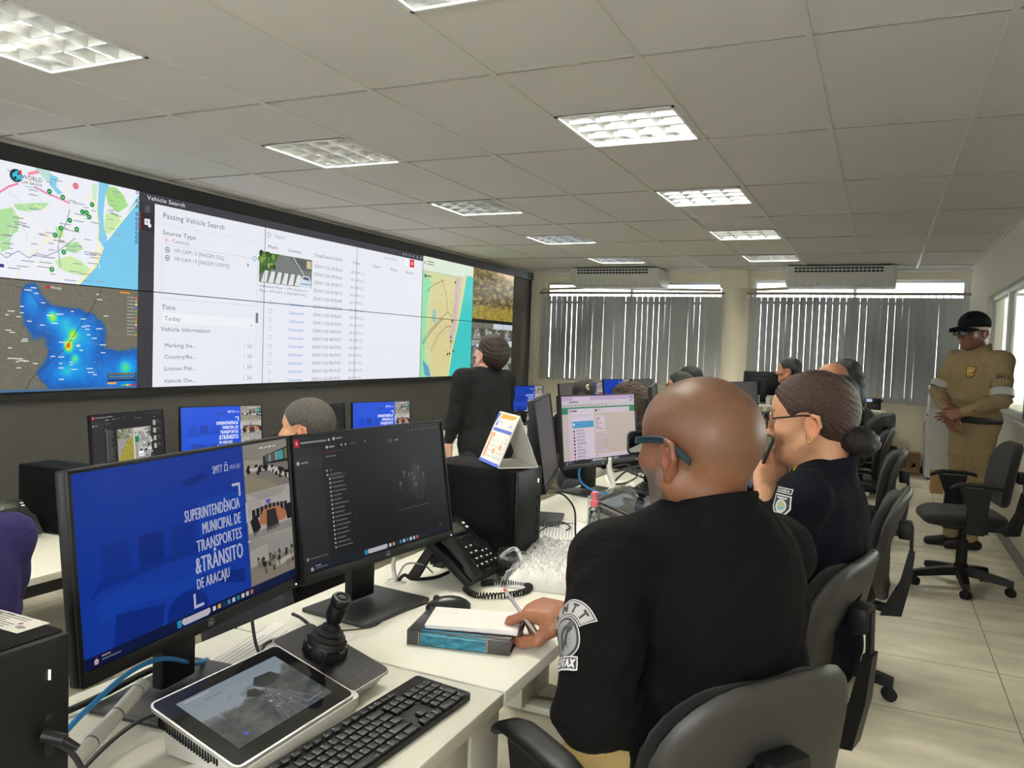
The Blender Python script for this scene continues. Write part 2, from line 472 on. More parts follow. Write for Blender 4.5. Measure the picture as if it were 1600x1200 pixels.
# ------------------------------------------------------------------ luminaires
m_louv = mat('louvre_mirror', (216, 218, 217), .2, metal=1.)
m_tray = mat('tray_white', (236, 238, 236), .35); m_tin = mat('tray_metal', (120, 122, 122), .4, metal=.6)
def luminaire(x, y, label):
    t = thing('ceiling_light', label, 'ceiling light', (x, y, ZC), 0, 'square louvred luminaires in the ceiling grid')
    b = MB()
    for s in (-1, 1):
        b.box((s*.292, 0, .002), (.016, .60, .014)); b.box((0, s*.292, .002), (.60, .016, .014))
        b.box((s*.297, 0, .06), (.006, .60, .12)); b.box((0, s*.297, .06), (.60, .006, .12))
    b.box((0, 0, .122), (.60, .60, .006), mi=1); b.build('frame', [m_tray, m_tin], t)
    b = MB()                                    # wedge-shaped mirror blades, 4 x 4 cells
    for k in range(5):
        p = -.284+.142*k; e = .002
        for ax in (0, 1):
            tw = .013 if 0 < k < 4 else .009
            prof = [(-tw, .050), (-.006, .026), (-e, .004), (e, .004), (.006, .026), (tw, .050)]
            L = .284
            ra = [(p+u, -L, v) if ax == 0 else (-L, p+u, v) for u, v in prof]; rb = [(p+u, L, v) if ax == 0 else (L, p+u, v) for u, v in prof]
            b.loft([ra, rb])
    b.build('louvre', m_louv, t, smooth=30)
    for k in (-.213, -.071, .071, .213):
        b = MB(); b.cyl((k, -.27, .095), (k, .27, .095), .0085, n=10); b.build('tube', emit('lit_tube', (255, 250, 236), LAMP), t)
    return t
LAMP = 290.
names = ['nearest the camera by the video wall', 'above the second span of the video wall', 'above the middle of the video wall', 'fourth from the camera along the video wall', 'beside the air conditioner over the dark wall corner']
for k in range(5):
    luminaire(*LUM[k], 'square mirror louvred ceiling light '+names[k])
names = ['cut by the top edge of the photo', 'largest whole one over the middle of the room', 'third from the camera over the right desks', 'fourth from the camera over the right desks', 'nearest the bulkhead over the column']
for k in range(5):
    luminaire(*LUM[5+k], 'square mirror louvred ceiling light '+names[k])

# ------------------------------------------------------------------ vertical blinds and the pipes above them
m_slat = mat('blind_fabric', (216, 216, 213), .8, noise=.02, nscale=40)
bs = m_slat.node_tree.nodes['Principled BSDF']
tr = m_slat.node_tree.nodes.new('ShaderNodeBsdfTranslucent'); tr.inputs['Color'].default_value = (.85, .85, .84, 1)
mxs = m_slat.node_tree.nodes.new('ShaderNodeMixShader'); mxs.inputs[0].default_value = .6
m_slat.node_tree.links.new(bs.outputs[0], mxs.inputs[1]); m_slat.node_tree.links.new(tr.outputs[0], mxs.inputs[2])
m_slat.node_tree.links.new(mxs.outputs[0], m_slat.node_tree.nodes['Material Output'].inputs['Surface'])
def blind(x0, x1, ztop, zbot, label, seed, ang=(-13, -6)):
    rnd = random.Random(seed); t = thing('vertical_blind', label, 'blind', ((x0+x1)/2, YB-.09, zbot), 0, 'vertical blinds on the back windows'); xc = (x0+x1)/2
    b = MB(); b.box((0, 0, ztop-zbot+.035), (x1-x0+.06, .045, .035), bev=.004); b.build('headrail', mat('headrail', (150, 140, 130), .5), t)
    b = MB(); n = int((x1-x0)/.0805); p = (x1-x0)/n
    for k in range(n):
        x = x0+p*(k+.5)-xc; a = R(rnd.uniform(*ang)); wd = .0435
        if rnd.random() < .08: a = a-R(9)
        lean = rnd.uniform(-.006, .006); z1 = ztop-zbot-.012; z0 = rnd.uniform(0, .006)
        for q in range(3):                       # slightly curved vane
            u0, u1 = -wd+2*wd*q/3, -wd+2*wd*(q+1)/3
            f = lambda u: .006*(1-(u/wd)**2)
            P = lambda u, z, l: (x+l+u*cos(a)-f(u)*sin(a), u*sin(a)+f(u)*cos(a), z)
            b.poly([P(u0, z0, lean), P(u1, z0, lean), P(u1, z1, 0), P(u0, z1, 0)])
        b.box((x, 0, ztop-zbot), (.012, .006, .03))
    bmesh.ops.remove_doubles(b.bm, verts=b.bm.verts, dist=.0003)
    b.build('slats', m_slat, t, smooth=50)
    b = MB()
    b.tube([(p2+x0-xc, .0, .012+.004*sin(p2*40)) for p2 in np.arange(.04, x1-x0, .04)], .0025, n=5, sub=1); b.build('bead_chain', mat('chain_white', (235, 233, 226), .4), t)
blind(-4.70, -1.985, 2.195, .93, 'grey vertical blind between the charcoal wall and the column', 3)
blind(-1.665, .93, 2.195, .845, 'grey vertical blind between the column and the corner behind the standing officer', 5, (-27, -19))
blind(1.12, 4.25, 2.195, .93, 'grey vertical blind of the next room seen through the right window', 8, (-40, -30))
m_pipe = mat('pipe_insulation', (214, 200, 178), .7)
b = MB(); b.tube([(-4.70, YB-.05, 2.285), (-3.9, YB-.05, 2.305), (-3.2, YB-.06, 2.29), (-2.05, YB-.05, 2.275)], .018, n=10)
tag(b.build('pipe', m_pipe), 'beige insulated pipe crossing the window strip above the left blind', 'pipe', 'pipes above the blinds')
b = MB(); b.tube([(-1.74, YB-.06, 2.275), (-1.2, YB-.06, 2.30), (-.5, YB-.05, 2.325), (-.2, YB-.05, 2.335)], .02, n=10)
tag(b.build('pipe', m_pipe), 'beige insulated pipe rising above the right blind towards the air conditioner', 'pipe', 'pipes above the blinds')
b = MB(); b.tube([(-4.735, YB-.135, 2.5), (-4.73, YB-.135, 2.38), (-4.735, YB-.135, 2.2), (-4.73, YB-.135, ZLOW+.002)], .012, n=8)
tag(b.build('conduit', m_white), 'thin white conduit running down the corner beside the left blind', 'conduit')

# ------------------------------------------------------------------ ceiling air conditioners
m_ac = mat('ac_plastic', (205, 205, 198), .45); m_slot = mat('ac_slot', (20, 20, 20), .8)
def aircon(x, label):
    t = thing('air_conditioner', label, 'air conditioner', (x, 10.44, ZC), 0, 'white ceiling air conditioners'); w = .60
    prof = [(0, -.02), (0, -.09), (.035, -.16), (.10, -.235), (.2, -.262), (.56, -.262), (.61, -.235), (.61, -.02)]   # (y, z): front face to the room
    b = MB(); b.loft([[(-w, y, z) for y, z in prof], [(w, y, z) for y, z in prof]])
    for s in (-1, 1): b.loft([[(s*w, y, z) for y, z in prof], [(s*(w+.03), y*.96+.012, z*.97) for y, z in prof]])
    b.build('body', m_ac, t, smooth=30)
    b = MB()
    for z in (-.045, -.082):
        for k in range(22): b.box((-.50+k*.046, -.002, z), (.036, .012, .020))
    b.build('outlet', m_slot, t, smooth=0)
    b = MB()
    for k in range(13):
        xx = -.54+k*.09; pts = [(xx, 0.033, -.165), (xx, .06, -.20), (xx-.02, .10, -.240), (xx-.04, .2, -.267)]
        b.tube(pts, .004, n=5, sub=3)
    b.build('grille', m_white, t)
    return t
aircon(-3.39, 'white ceiling air conditioner beside the charcoal wall above the left blind')
aircon(-.52, 'white ceiling air conditioner above the right blind near the window corner')
# ------------------------------------------------------------------ video wall
m_vw = screen_mat('video_wall_picture', 1.0, .4, .15)
YS = [2.745, 4.017, 5.285, 6.597, 7.856, 9.10, 10.335]; ZT, ZM, ZBt = 2.41, 1.707, 1.005
W = Art()
def col_of(y): return next(k for k in range(6) if y <= YS[k+1]-2.745+1e-6)
# street map, top of the first column (art units: metres from the left end, metres down)
W.rect(0, 0, 1.272, .703, (236, 238, 246)); W.up()
rn = random.Random(11)
G1, G2 = (178, 224, 160), (203, 234, 170)
for pts, c in [([(.28, .30), (.36, .27), (.41, .33), (.40, .41), (.36, .44), (.35, .52), (.30, .55), (.28, .48)], G1), ([(.37, .25), (.5, .22), (.6, .2), (.56, .25), (.46, .28), (.39, .28)], G1),
               ([(.64, .56), (.74, .52), (.82, .54), (.90, .60), (.84, .64), (.72, .63), (.66, .6)], G2), ([(.72, .44), (.80, .42), (.84, .46), (.78, .5), (.71, .49)], G1),
               ([(.99, .02), (1.08, .01), (1.14, .05), (1.18, .12), (1.10, .18), (1.02, .14)], (170, 222, 140)), ([(1.0, .2), (1.1, .19), (1.13, .25), (1.04, .33), (.99, .34)], G2),
               ([(.9, .02), (.94, .02), (.93, .14), (.9, .12)], (206, 236, 200)), ([(.64, .35), (.69, .33), (.7, .4), (.66, .42)], G1), ([(.5, .0), (.6, .0), (.66, .09), (.58, .07)], (190, 222, 215))]:
    W.poly(pts, c)
W.up()
sea, river = (120, 200, 236), (138, 204, 236)
W.poly([(1.272, .02), (1.272, .703), (.80, .703), (.93, .56), (.985, .42), (1.06, .33), (1.16, .19)], sea)
W.poly([(.95, .0), (1.03, .0), (1.0, .07), (.985, .2), (.99, .30), (1.02, .37), (.985, .43), (.945, .38), (.94, .2)], river)
W.poly([(.60, .02), (.66, .03), (.64, .09), (.69, .12), (.66, .14), (.60, .09)], river); W.up()
W.line([(.80, .703), (.93, .565), (.985, .43)], .018, (250, 236, 170))
W.line([(1.02, .375), (1.1, .27), (1.272, .06)], .010, (250, 244, 200))
W.line([(.86, .10), (.93, .16), (.95, .3), (.94, .45), (.9, .55)], .010, (250, 236, 170))
for k in range(26):
    x, y = rn.uniform(.3, .92), rn.uniform(.05, .66); a = rn.choice([.4, 1.9, .9])+rn.uniform(-.2, .2); l = rn.uniform(.06, .25)
    W.line([(x, y), (x+l*cos(a)*.5, y+l*sin(a)*.5), (x+l*cos(a+.25), y+l*sin(a+.25)*.8)], .005, rn.choice([(252, 236, 150), (222, 224, 232), (255, 246, 200)]))
W.line([(.5, .12), (.58, .145), (.66, .16), (.74, .18)], .012, (240, 140, 175)); W.line([(.28, .2), (.34, .15), (.40, .12)], .012, (240, 130, 170))
W.line([(.46, .05), (.53, .02)], .02, (245, 150, 170))
W.line([(.28, .55), (.33, .58), (.4, .53), (.47, .565), (.52, .53), (.58, .54), (.66, .5), (.78, .40)], .004, (110, 110, 120))
W.line([(.74, .22), (.72, .3), (.68, .38), (.66, .48), (.68, .6)], .006, (150, 152, 160)); W.up()
for k in range(70):
    x, y = rn.uniform(.28, .95), rn.uniform(.03, .68); l = rn.uniform(.03, .09); W.rect(x, y, x+l, y+.0055, (150, 152, 165))
for k in range(16):
    x = rn.uniform(1.0, 1.08); y = rn.uniform(.03, .36); W.rect(x, y, x+.05, y+.005, (150, 165, 150))
for x, y in [(.60, .13), (.69, .15), (.83, .22), (.88, .245), (.86, .22), (.74, .29), (.79, .34), (.68, .35), (.64, .4), (.9, .16), (.7, .5), (.62, .62)]:
    W.circ(x, y, .017, (22, 150, 70)); W.rect(x-.005, y-.004, x+.005, y+.004, (230, 245, 232))
W.circ(.78, .06, .022, (226, 120, 140)); W.up()
W.text('WORLD', .42, .085, .026, (40, 44, 60), wid=.13); W.text('CAR SERVICE', .415, .112, .017, (40, 44, 60), wid=.135); W.rect(.44, .125, .545, .129, (150, 170, 200)); W.up()
W.circ(.385, .075, .04, (30, 60, 80)); W.up(); W.circ(.392, .075, .03, (64, 190, 214)); W.up()
for x, y, r in [(.37, .05, .009), (.40, .06, .008), (.38, .09, .01), (.402, .1, .007)]: W.circ(x, y, r, (20, 34, 48), 7)
W.circ(.411, .046, .009, (214, 40, 60)); W.poly([(.403, .05), (.419, .05), (.411, .072)], (214, 40, 60)); W.up()
for k, y in enumerate([.012, .075, .11, .165, .2, .235, .265, .3, .33, .36]): W.ring(1.252, y, .0075, .0125, (34, 52, 110), 14)
W.rect(.27, .62, .315, .64, (30, 50, 140)); W.up()
# rain radar map below it
def radar(u, v):
    x, y = u*1.272, .703+v*.697
    base = jit((112, 108, 94), 5); n = fbm(x*3.1, y*3.1, 4)+.5*fbm(x*8, y*8, 2, 3)*.5
    f = 0
    for cx, cy, rx, ry, k in [(.95, 1.25, .44, .22, 1.3), (.64, 1.12, .22, .20, 1.), (.46, .95, .22, .14, 1.1), (.28, .80, .10, .13, 1.2), (.75, 1.0, .20, .14, .7), (.45, 1.3, .25, .12, .7), (1.2, 1.28, .2, .16, .9)]:
        f += k*math.exp(-((x-cx)/rx)**2-((y-cy)/ry)**2)
    f = f*.62+n*.40
    for cx, cy, r, k in [(.46, .92, .040, 1.5), (.60, 1.105, .036, 2.0), (.64, 1.03, .035, 1.1), (.66, 1.19, .03, 1.), (1.14, 1.25, .05, .8), (.59, 1.27, .05, .5), (.56, .96, .06, .4)]:
        f += k*math.exp(-((x-cx)**2+(y-cy)**2)/r**2)
    st = [(.42, base), (.55, (24, 90, 176)), (.8, (22, 112, 206)), (1.15, (20, 150, 226)), (1.45, (40, 190, 220)), (1.75, (70, 214, 150)), (2.1, (140, 230, 70)), (2.5, (240, 226, 50)), (2.9, (236, 120, 40)), (3.3, (210, 50, 40))]
    c = st[0][1]
    for (a, ca), (b_, cb) in zip(st, st[1:]):
        if f >= b_: c = cb
        elif f > a: c = mixc(ca, cb, (f-a)/(b_-a)); break
    return c
W.grid(.26, .707, 1.272, 1.4, 125, 88, radar); W.rect(0, .707, .26, 1.4, (106, 104, 92)); W.up()
for k in range(150):
    x, y = rn.uniform(.28, 1.2), rn.uniform(.72, 1.36); W.line([(x, y), (x+.014, y+.008)], .0018, (150, 160, 160))
W.line([(.98, .72), (.9, .86), (.8, 1.0), (.72, 1.12), (.6, 1.22), (.48, 1.33), (.45, 1.4)], .004, (40, 44, 50)); W.line([(.36, .74), (.44, .76), (.5, .8), (.54, .86)], .004, (50, 54, 56)); W.up()
for k in range(55):
    x, y = rn.uniform(.28, 1.0), rn.uniform(.73, 1.35); W.rect(x, y, x+rn.uniform(.02, .05), y+.006, (226, 228, 226))
W.circ(.595, .735, .013, (200, 30, 40)); W.up(); W.text('Windy', .612, .744, .018, (240, 240, 240)); W.rect(1.12, .722, 1.2, .732, (226, 150, 50)); W.up()
for k, c in enumerate([(220, 90, 110), (210, 200, 60), (230, 226, 190), (90, 120, 200), (180, 160, 60), (70, 180, 90), (220, 120, 50), (210, 150, 60), (200, 200, 200), (150, 60, 190), (60, 150, 90), (220, 170, 60)]):
    y = .75+.024*k; W.rect(1.246, y, 1.262, y+.014, c); W.rect(1.18, y+.004, 1.238, y+.009, (180, 180, 170))
for k in range(3): W.rect(1.03, 1.29+.022*k, 1.262, 1.306+.022*k, (30, 50, 90))
for k in range(12): W.rect(1.04+.018*k, 1.293, 1.05+.018*k, 1.301, (230, 190, 80)); W.rect(1.04+.018*k, 1.316, 1.05+.018*k, 1.322, (220, 220, 220))
W.rect(1.03, 1.355, 1.10, 1.368, (236, 160, 60))
for k, c in enumerate([(60, 120, 200), (60, 190, 190), (90, 200, 70), (230, 220, 60), (230, 120, 40), (200, 40, 90), (150, 40, 160)]): W.rect(1.12+.02*k, 1.372, 1.14+.02*k, 1.382, c)
W.rect(.26, 1.385, 1.272, 1.4, (70, 110, 150)); W.up()
# vehicle search window over columns 2-4
x0, x1 = 1.272, 5.111
W.rect(x0, 0, x1, 1.4, (232, 234, 242)); W.up(); W.rect(x0, 0, x1, .066, (62, 62, 68)); W.rect(x0, .066, 1.402, 1.4, (56, 56, 62)); W.up()
W.text('Vehicle Search', 1.335, .045, .030, (238, 238, 242), wid=.34)
W.rect(1.272, .145, 1.402, .275, (44, 44, 50)); W.rect(1.272, .145, 1.284, .275, (200, 40, 50)); W.up()
for k in range(3): W.rect(1.32, .095+.016*k, 1.36, .102+.016*k, (120, 120, 128))
W.rect(1.315, .185, 1.362, .228, (236, 238, 242)); W.circ(1.36, .23, .014, (236, 238, 242)); W.up(); W.rect(1.325, .2, 1.35, .205, (90, 90, 100)); W.rect(1.325, .212, 1.345, .217, (90, 90, 100))
TX, TL = (86, 88, 98), (150, 152, 165)
W.text('Passing Vehicle Search', 1.474, .155, .040, TX, wid=.60)
W.rect(1.47, .2, 2.50, .202, (205, 207, 216))
W.text('Source Type', 1.474, .275, .034, TX, wid=.31); W.circ(1.51, .312, .02, (250, 238, 240)); W.ring(1.51, .312, .016, .02, (226, 140, 150)); W.circ(1.51, .312, .008, (190, 30, 50)); W.text('Camera', 1.56, .325, .028, (130, 132, 142), wid=.16)
W.rect(1.47, .345, 2.455, .347, (176, 180, 196)); W.rect(1.47, .742, 2.455, .744, (176, 180, 196)); W.rect(1.47, .345, 1.472, .744, (176, 180, 196)); W.rect(2.453, .345, 2.455, .744, (176, 180, 196))
for y, s in ((.395, 'HF-CAM-13 [NAGEM SUL]'), (.455, 'HF-CAM-14 [NAGEM NORTE]')):
    W.ring(1.52, y-.012, .016, .022, (90, 100, 140)); W.rect(1.512, y-.017, 1.528, y-.007, (90, 100, 140)); W.text(s, 1.585, y, .030, (128, 130, 142), wid=.49 if '13' in s else .55)
W.ring(2.42, .345, .015, .022, (90, 170, 230)); W.poly([(2.33, .39), (2.36, .41), (2.345, .415), (2.345, .43)], (110, 112, 120))
W.text('Time', 1.475, .825, .036, TX, wid=.125); W.rect(1.475, .845, 2.43, .933, (222, 225, 234)); W.up(); W.rect(1.478, .848, 2.427, .930, (238, 240, 246)); W.up(); W.text('Today', 1.50, .905, .032, (120, 124, 136), wid=.15)
W.poly([(2.38, .905), (2.41, .905), (2.395, .918)], TL); W.rect(2.445, .80, 2.475, .885, (120, 124, 132)); W.rect(2.452, .9, 2.456, 1.18, (200, 204, 214)); W.rect(2.50, .2, 2.504, 1.4, (214, 216, 224))
W.text('Vehicle Information', 1.47, .985, .032, TX, wid=.47)
for y, s in ((1.105, 'Marking Sta...'), (1.19, 'Country/Re...'), (1.278, 'License Plat...'), (1.372, 'Vehicle Ow...')):
    W.text(s, 1.505, y, .030, TX, wid=.30); yy = y-.02; W.rect(2.33, yy-.016, 2.40, yy+.016, (206, 209, 218)); W.circ(2.33, yy, .016, (206, 209, 218)); W.circ(2.40, yy, .016, (206, 209, 218)); W.up(); W.circ(2.342, yy, .013, (248, 249, 252))
W.text('Export', 2.66, .135, .032, (150, 152, 168), wid=.13); W.line([(2.60, .10), (2.57, .10), (2.57, .14), (2.60, .14)], .005, (150, 152, 168)); W.line([(2.585, .12), (2.62, .12)], .005, (150, 152, 168))
for s, x, wd in (('Mark', 2.575, .12), ('License', 2.835, .17), ('Time(Central Client)', 3.19, .42), ('Camera', 3.78, .13), ('Owner', 4.13, .13), ('Phone', 4.46, .13), ('Vehicle Un', 4.74, .17)):
    W.text(s, x, .235 if x < 3.7 else .238, .030, (84, 86, 98), wid=wd)
W.rect(2.52, .285, 5.1, .287, (214, 216, 224))
for k in range(15):
    y = .325+.0755*k
    if k >= 5:
        W.text('Unknown', 2.86, y+.012, .028, (80, 150, 220), wid=.20); W.line([(2.60, y-.015), (2.64, y-.015), (2.64, y+.008), (2.615, y+.008), (2.605, y+.018)], .004, (170, 174, 190))
    hh = ['09:00:21', '09:00:21', '09:00:17', '09:00:13', '09:00:09', '09:00:05', '09:00:03', '09:00:01', '08:59:59', '08:59:57', '08:59:55', '08:59:53', '08:59:54', '08:59:53', '08:59:53'][k]
    W.text('2024/11/26 '+hh, 3.19, y+.012, .030, (120, 124, 140), wid=.43)
    W.text('HF-CAM-13 [...', 3.755, y+.012, .028, (132, 134, 150), wid=.25)
    if k % 2: W.rect(3.55, y+.03, 5.0, y+.031, (224, 226, 232))
    W.rect(4.08, y+.005, 4.095, y+.008, TL); W.rect(4.58, y+.005, 4.59, y+.008, TL)
W.up()
# still of a street crossing
W.rect(2.475, .275, 3.16, .535, (120, 124, 122)); W.up()
W.poly([(2.475, .275), (2.72, .275), (2.62, .42), (2.475, .47)], (70, 110, 50)); W.poly([(2.85, .275), (3.16, .275), (3.16, .38), (2.98, .38)], (96, 100, 100)); W.up()
for k in range(26): W.circ(rn.uniform(2.48, 2.66), rn.uniform(.285, .42), rn.uniform(.012, .03), rn.choice([(50, 90, 36), (90, 130, 60), (140, 170, 90), (40, 70, 34)]), 8)
for k in range(7): x = 2.50+.085*k; W.poly([(x+.04, .43), (x+.085, .43), (x+.065, .53), (x, .53)], (226, 228, 226))
W.line([(2.9, .28), (3.05, .42)], .008, (220, 222, 220)); W.up()
W.poly([(2.99, .52), (3.0, .46), (3.04, .43), (3.12, .43), (3.15, .47), (3.155, .535), (2.99, .535)], (212, 220, 232)); W.up(); W.poly([(3.03, .46), (3.05, .44), (3.11, .44), (3.13, .47)], (70, 90, 110)); W.rect(3.0, .5, 3.15, .51, (120, 160, 190)); W.rect(3.085, .29, 3.15, .36, (206, 190, 150)); W.up()
W.text('Individual Plate + LPR Surface In', 2.48, .575, .022, (110, 112, 122), wid=.62); W.text('Place : HF-CAM 13 [NAGEM SUL]', 2.48, .615, .022, (110, 112, 122), wid=.60)
W.text('List by Time', 4.33, .125, .028, (150, 152, 168), wid=.24)
W.rect(4.74, .08, 4.80, .15, (250, 250, 252)); W.rect(4.83, .075, 4.92, .16, (226, 40, 44)); W.up(); W.rect(4.855, .105, 4.895, .112, (255, 240, 240)); W.rect(4.855, .122, 4.895, .129, (255, 240, 240)); W.rect(4.755, .1, 4.785, .105, (170, 172, 180)); W.rect(4.755, .115, 4.785, .12, (170, 172, 180))
for x in (4.70, 4.75, 4.82, 4.90, 4.98, 5.06): W.circ(x, .034, .010, (190, 192, 198), 8)
W.up()
# coastal map in column 5
a, b_ = 5.111, 6.355
W.rect(a, 0, b_, 1.4, (206, 214, 160)); W.rect(a, 0, b_, .16, (226, 238, 230)); W.up()
W.poly([(a, .16), (5.32, .3), (5.24, .5), (5.22, .8), (5.2, 1.1), (5.32, 1.4), (a, 1.4)], (150, 222, 170)); W.poly([(5.34, .3), (5.6, .2), (5.95, .24), (6.0, .5), (5.9, 1.0), (5.7, 1.4), (5.4, 1.4), (5.3, .9)], (216, 206, 150)); W.up()
W.poly([(6.16, .13), (b_, .13), (b_, 1.4), (5.77, 1.4), (5.86, 1.05), (5.98, .75), (6.07, .45)], (64, 198, 196)); W.poly([(5.88, .18), (6.04, .16), (6.02, .36), (5.9, .9), (5.8, 1.1), (5.76, .95), (5.86, .5)], (214, 186, 170)); W.up()
W.line([(6.16, .13), (6.07, .45), (5.98, .75), (5.86, 1.05), (5.77, 1.4)], .02, (236, 226, 150)); W.line([(5.92, .2), (5.92, .5), (5.85, .72), (5.8, 1.0)], .012, (130, 180, 210)); W.poly([(5.16, 1.2), (5.3, 1.28), (5.36, 1.4), (5.22, 1.38)], (96, 160, 190)); W.poly([(5.36, .6), (5.44, .62), (5.42, .76), (5.36, .74)], (140, 196, 190)); W.up()
for pts in ([(5.14, 1.0), (5.3, .85), (5.55, .7), (5.72, .62), (5.82, .66)], [(5.55, .22), (5.66, .4), (5.72, .62)], [(5.34, 1.1), (5.5, .9), (5.68, .8), (5.8, .78)], [(5.2, .4), (5.4, .3), (5.6, .24)]): W.line(pts, .008, (110, 116, 96))
W.line([(5.15, 1.02), (5.34, .86), (5.6, .7)], .010, (70, 78, 70))
for k in range(50): x, y = rn.uniform(5.2, 5.95), rn.uniform(.25, 1.36); W.rect(x, y, x+.04, y+.006, (150, 146, 120))
for x, y in ((5.88, .24), (5.83, .72), (5.81, .92), (5.82, .97), (5.88, 1.09), (5.74, 1.13), (5.79, 1.12)): W.circ(x, y, .017, (50, 30, 34), 10)
W.rect(5.82, .97, 5.87, 1.0, (190, 200, 40))
for k in range(2): W.rect(5.2, .05+.03*k, 5.36, .06+.03*k, (110, 120, 116))
W.circ(5.15, .075, .012, (90, 96, 96)); W.circ(5.17, .225, .02, (60, 66, 66)); W.rect(5.2, .215, 5.3, .23, (90, 96, 96)); W.line([(a, .17), (5.7, .17), (b_, .14)], .004, (180, 190, 190)); W.up()
# camera mosaic in column 6
a, b_ = 6.355, 7.59
def cams(u, v):
    g = fbm(u*9, v*7, 3)+.6*fbm(u*30, v*24, 8, 2)
    c = mixc((58, 50, 30), (176, 150, 84), min(1, max(0, .45+g*.7)))
    e = math.exp(-((u-.95)/.3)**2-((v-.12)/.16)**2)*.7+math.exp(-((u-.7)/.3)**2-((v-.03)/.08)**2)*.4
    return mixc(c, (250, 226, 190), min(.9, e))
W.grid(a, 0, b_, .43, 40, 24, cams); W.grid(a, .435, b_, .66, 40, 14, lambda u, v: mixc(cams(u*1.3+2, v+.8), (196, 178, 60), .45 if v > .2 else 0)); W.up()
for pts in ([(6.4, .02), (6.7, .43)], [(6.36, .3), (7.0, .25), (7.58, .35)], [(6.9, .2), (7.2, .43)]): W.line(pts, .012, (60, 48, 26))
for row in range(3):
    for c4 in range(4):
        x = a+.309*c4; y = .70+.235*row; sky = rn.choice([(196, 204, 214), (150, 156, 150), (110, 112, 100)])
        W.rect(x+.004, y, x+.305, y+.225, (88, 88, 80)); W.up(); W.rect(x+.004, y, x+.305, y+.08, sky); W.poly([(x+.1, y+.08), (x+.18, y+.08), (x+.28, y+.225), (x+.02, y+.225)], (140, 138, 132)); W.up()
        for k in range(9): xx, yy = rn.uniform(x+.02, x+.27), rn.uniform(y+.07, y+.19); W.rect(xx, yy, xx+rn.uniform(.015, .05), yy+rn.uniform(.012, .03), rn.choice([(60, 74, 44), (220, 220, 214), (40, 40, 38), (120, 104, 80)]))
W.up()
for y in (.43, .66, .695): W.rect(a, y, b_, y+.006, (24, 22, 18))
vw = thing('video_wall', 'large dark framed video wall of twelve tiled panels on the charcoal wall', 'video wall', (-4.84, 6.5, ZBt))
b = MB(); base = V((-4.84, 6.5, ZBt))
def vwbox(x0, x1, y0, y1, z0, z1, bev=0): b.box(((x0+x1)/2+4.84, (y0+y1)/2-6.5, (z0+z1)/2-ZBt), (x1-x0, y1-y0, z1-z0), bev=bev)
vwbox(-4.90, -4.835, 2.2, 11.04, ZT+.004, ZC-.025); vwbox(-4.90, -4.835, 2.2, 10.36, .955, ZBt-.003); vwbox(-4.90, -4.86, 2.2, 10.34, ZBt, ZT); vwbox(-4.90, -4.835, 2.2, 2.743, ZBt-.003, ZT+.004)
b.build('frame', mat('video_wall_frame', (24, 25, 27), .6), vw, smooth=0)
lab = [['panel showing a street map with a river', 'panel showing a blue and green rain radar map'], ['panel with the passing vehicle search form', 'panel with the time and vehicle information form'], ['panel with the still of a street crossing', 'panel with a list of blue links and times'], ['panel with the red button and column heads', 'pale panel with the fading end of the list'], ['panel with the north of a coastal map', 'panel with the south of a coastal map'], ['panel with brownish camera mosaic', 'panel with small street camera pictures']]
for k in range(6):
    for r in range(2):
        ya, yb = YS[k]+.003, YS[k+1]-.003; za, zb = (ZM+.003, ZT) if r == 0 else (ZBt, ZM-.003)
        crop = W.crop((ya-2.745, ZT-zb, yb-2.745, ZT-za))
        p = MB(); p.box((.0-.012, (ya+yb)/2-6.5, (za+zb)/2-ZBt), (.022, yb-ya, zb-za)); pn = p.build('display_panel', m_black, vw, smooth=0, label='video wall '+lab[k][r])
        crop.build('picture', lambda x, y, l: (l+.0012, x+2.745-6.5, ZT-y-ZBt), m_vw, pn, eps=.00012)
# ------------------------------------------------------------------ desks
m_top = mat('desk_laminate', (230, 229, 215), .42, noise=.012, nscale=6)
m_edge = mat('desk_edge', (226, 223, 206), .5)
m_leg = mat('desk_leg_white', (214, 212, 200), .5)
m_blk = mat('black_plastic', (16, 17, 18), .45, bump=.06, bscale=900, spec=.3)
m_blk2 = mat('black_matte', (13, 13, 14), .65)
m_gry = mat('dark_grey_plastic', (38, 39, 41), .45)
m_pc = mat('tower_black', (11, 12, 14), .65, bump=.05, bscale=700, spec=.12)
m_chrome = mat('chrome', (210, 210, 212), .15, metal=1.)
m_paper = mat('paper', (240, 239, 235), .8, noise=.01, nscale=8)
m_prn = print_mat('printed_ink', .6)
DT = .74
def desk(name, label, cx, y0, y1, z, zf, x0=-1.30, x1=-.62, group=None, cat='desk', rz=0.):
    t = thing(name, label, cat, (cx, (y0+y1)/2, zf), rz, group); L = (y1-y0)/2-.003; a, c = x0-cx, x1-cx; h = z-zf
    b = MB(); b.box(((a+c)/2, 0, h-.014), (c-a, 2*L, .028), bev=.003); b.build('worktop', m_top, t)
    for s in (-1, 1):
        b = MB(); y = s*(L-.07)
        b.box((c-.10, y, (h-.028)/2+.01), (.055, .13, h-.05), bev=.006); b.box((a+.10, y, (h-.028)/2+.01), (.055, .13, h-.05), bev=.006)
        b.box(((a+c)/2, y, h-.05), (c-a-.1, .06, .04)); b.box(((a+c)/2, y, .02), (c-a-.06, .07, .03), bev=.006)
        b.build('leg', m_leg, t)
    b = MB(); b.box((a+.14, 0, h-.25), (.016, 2*L-.2, .40)); b.build('modesty_panel', m_leg, t)
    b = MB(); b.box((c-.2, 0, h-.085), (.12, 2*L-.3, .07)); b.build('cable_tray', m_blk2, t)
    return t
ys = [-.12, 1.35, 2.85, 4.35, 5.85, 7.35, 8.85]
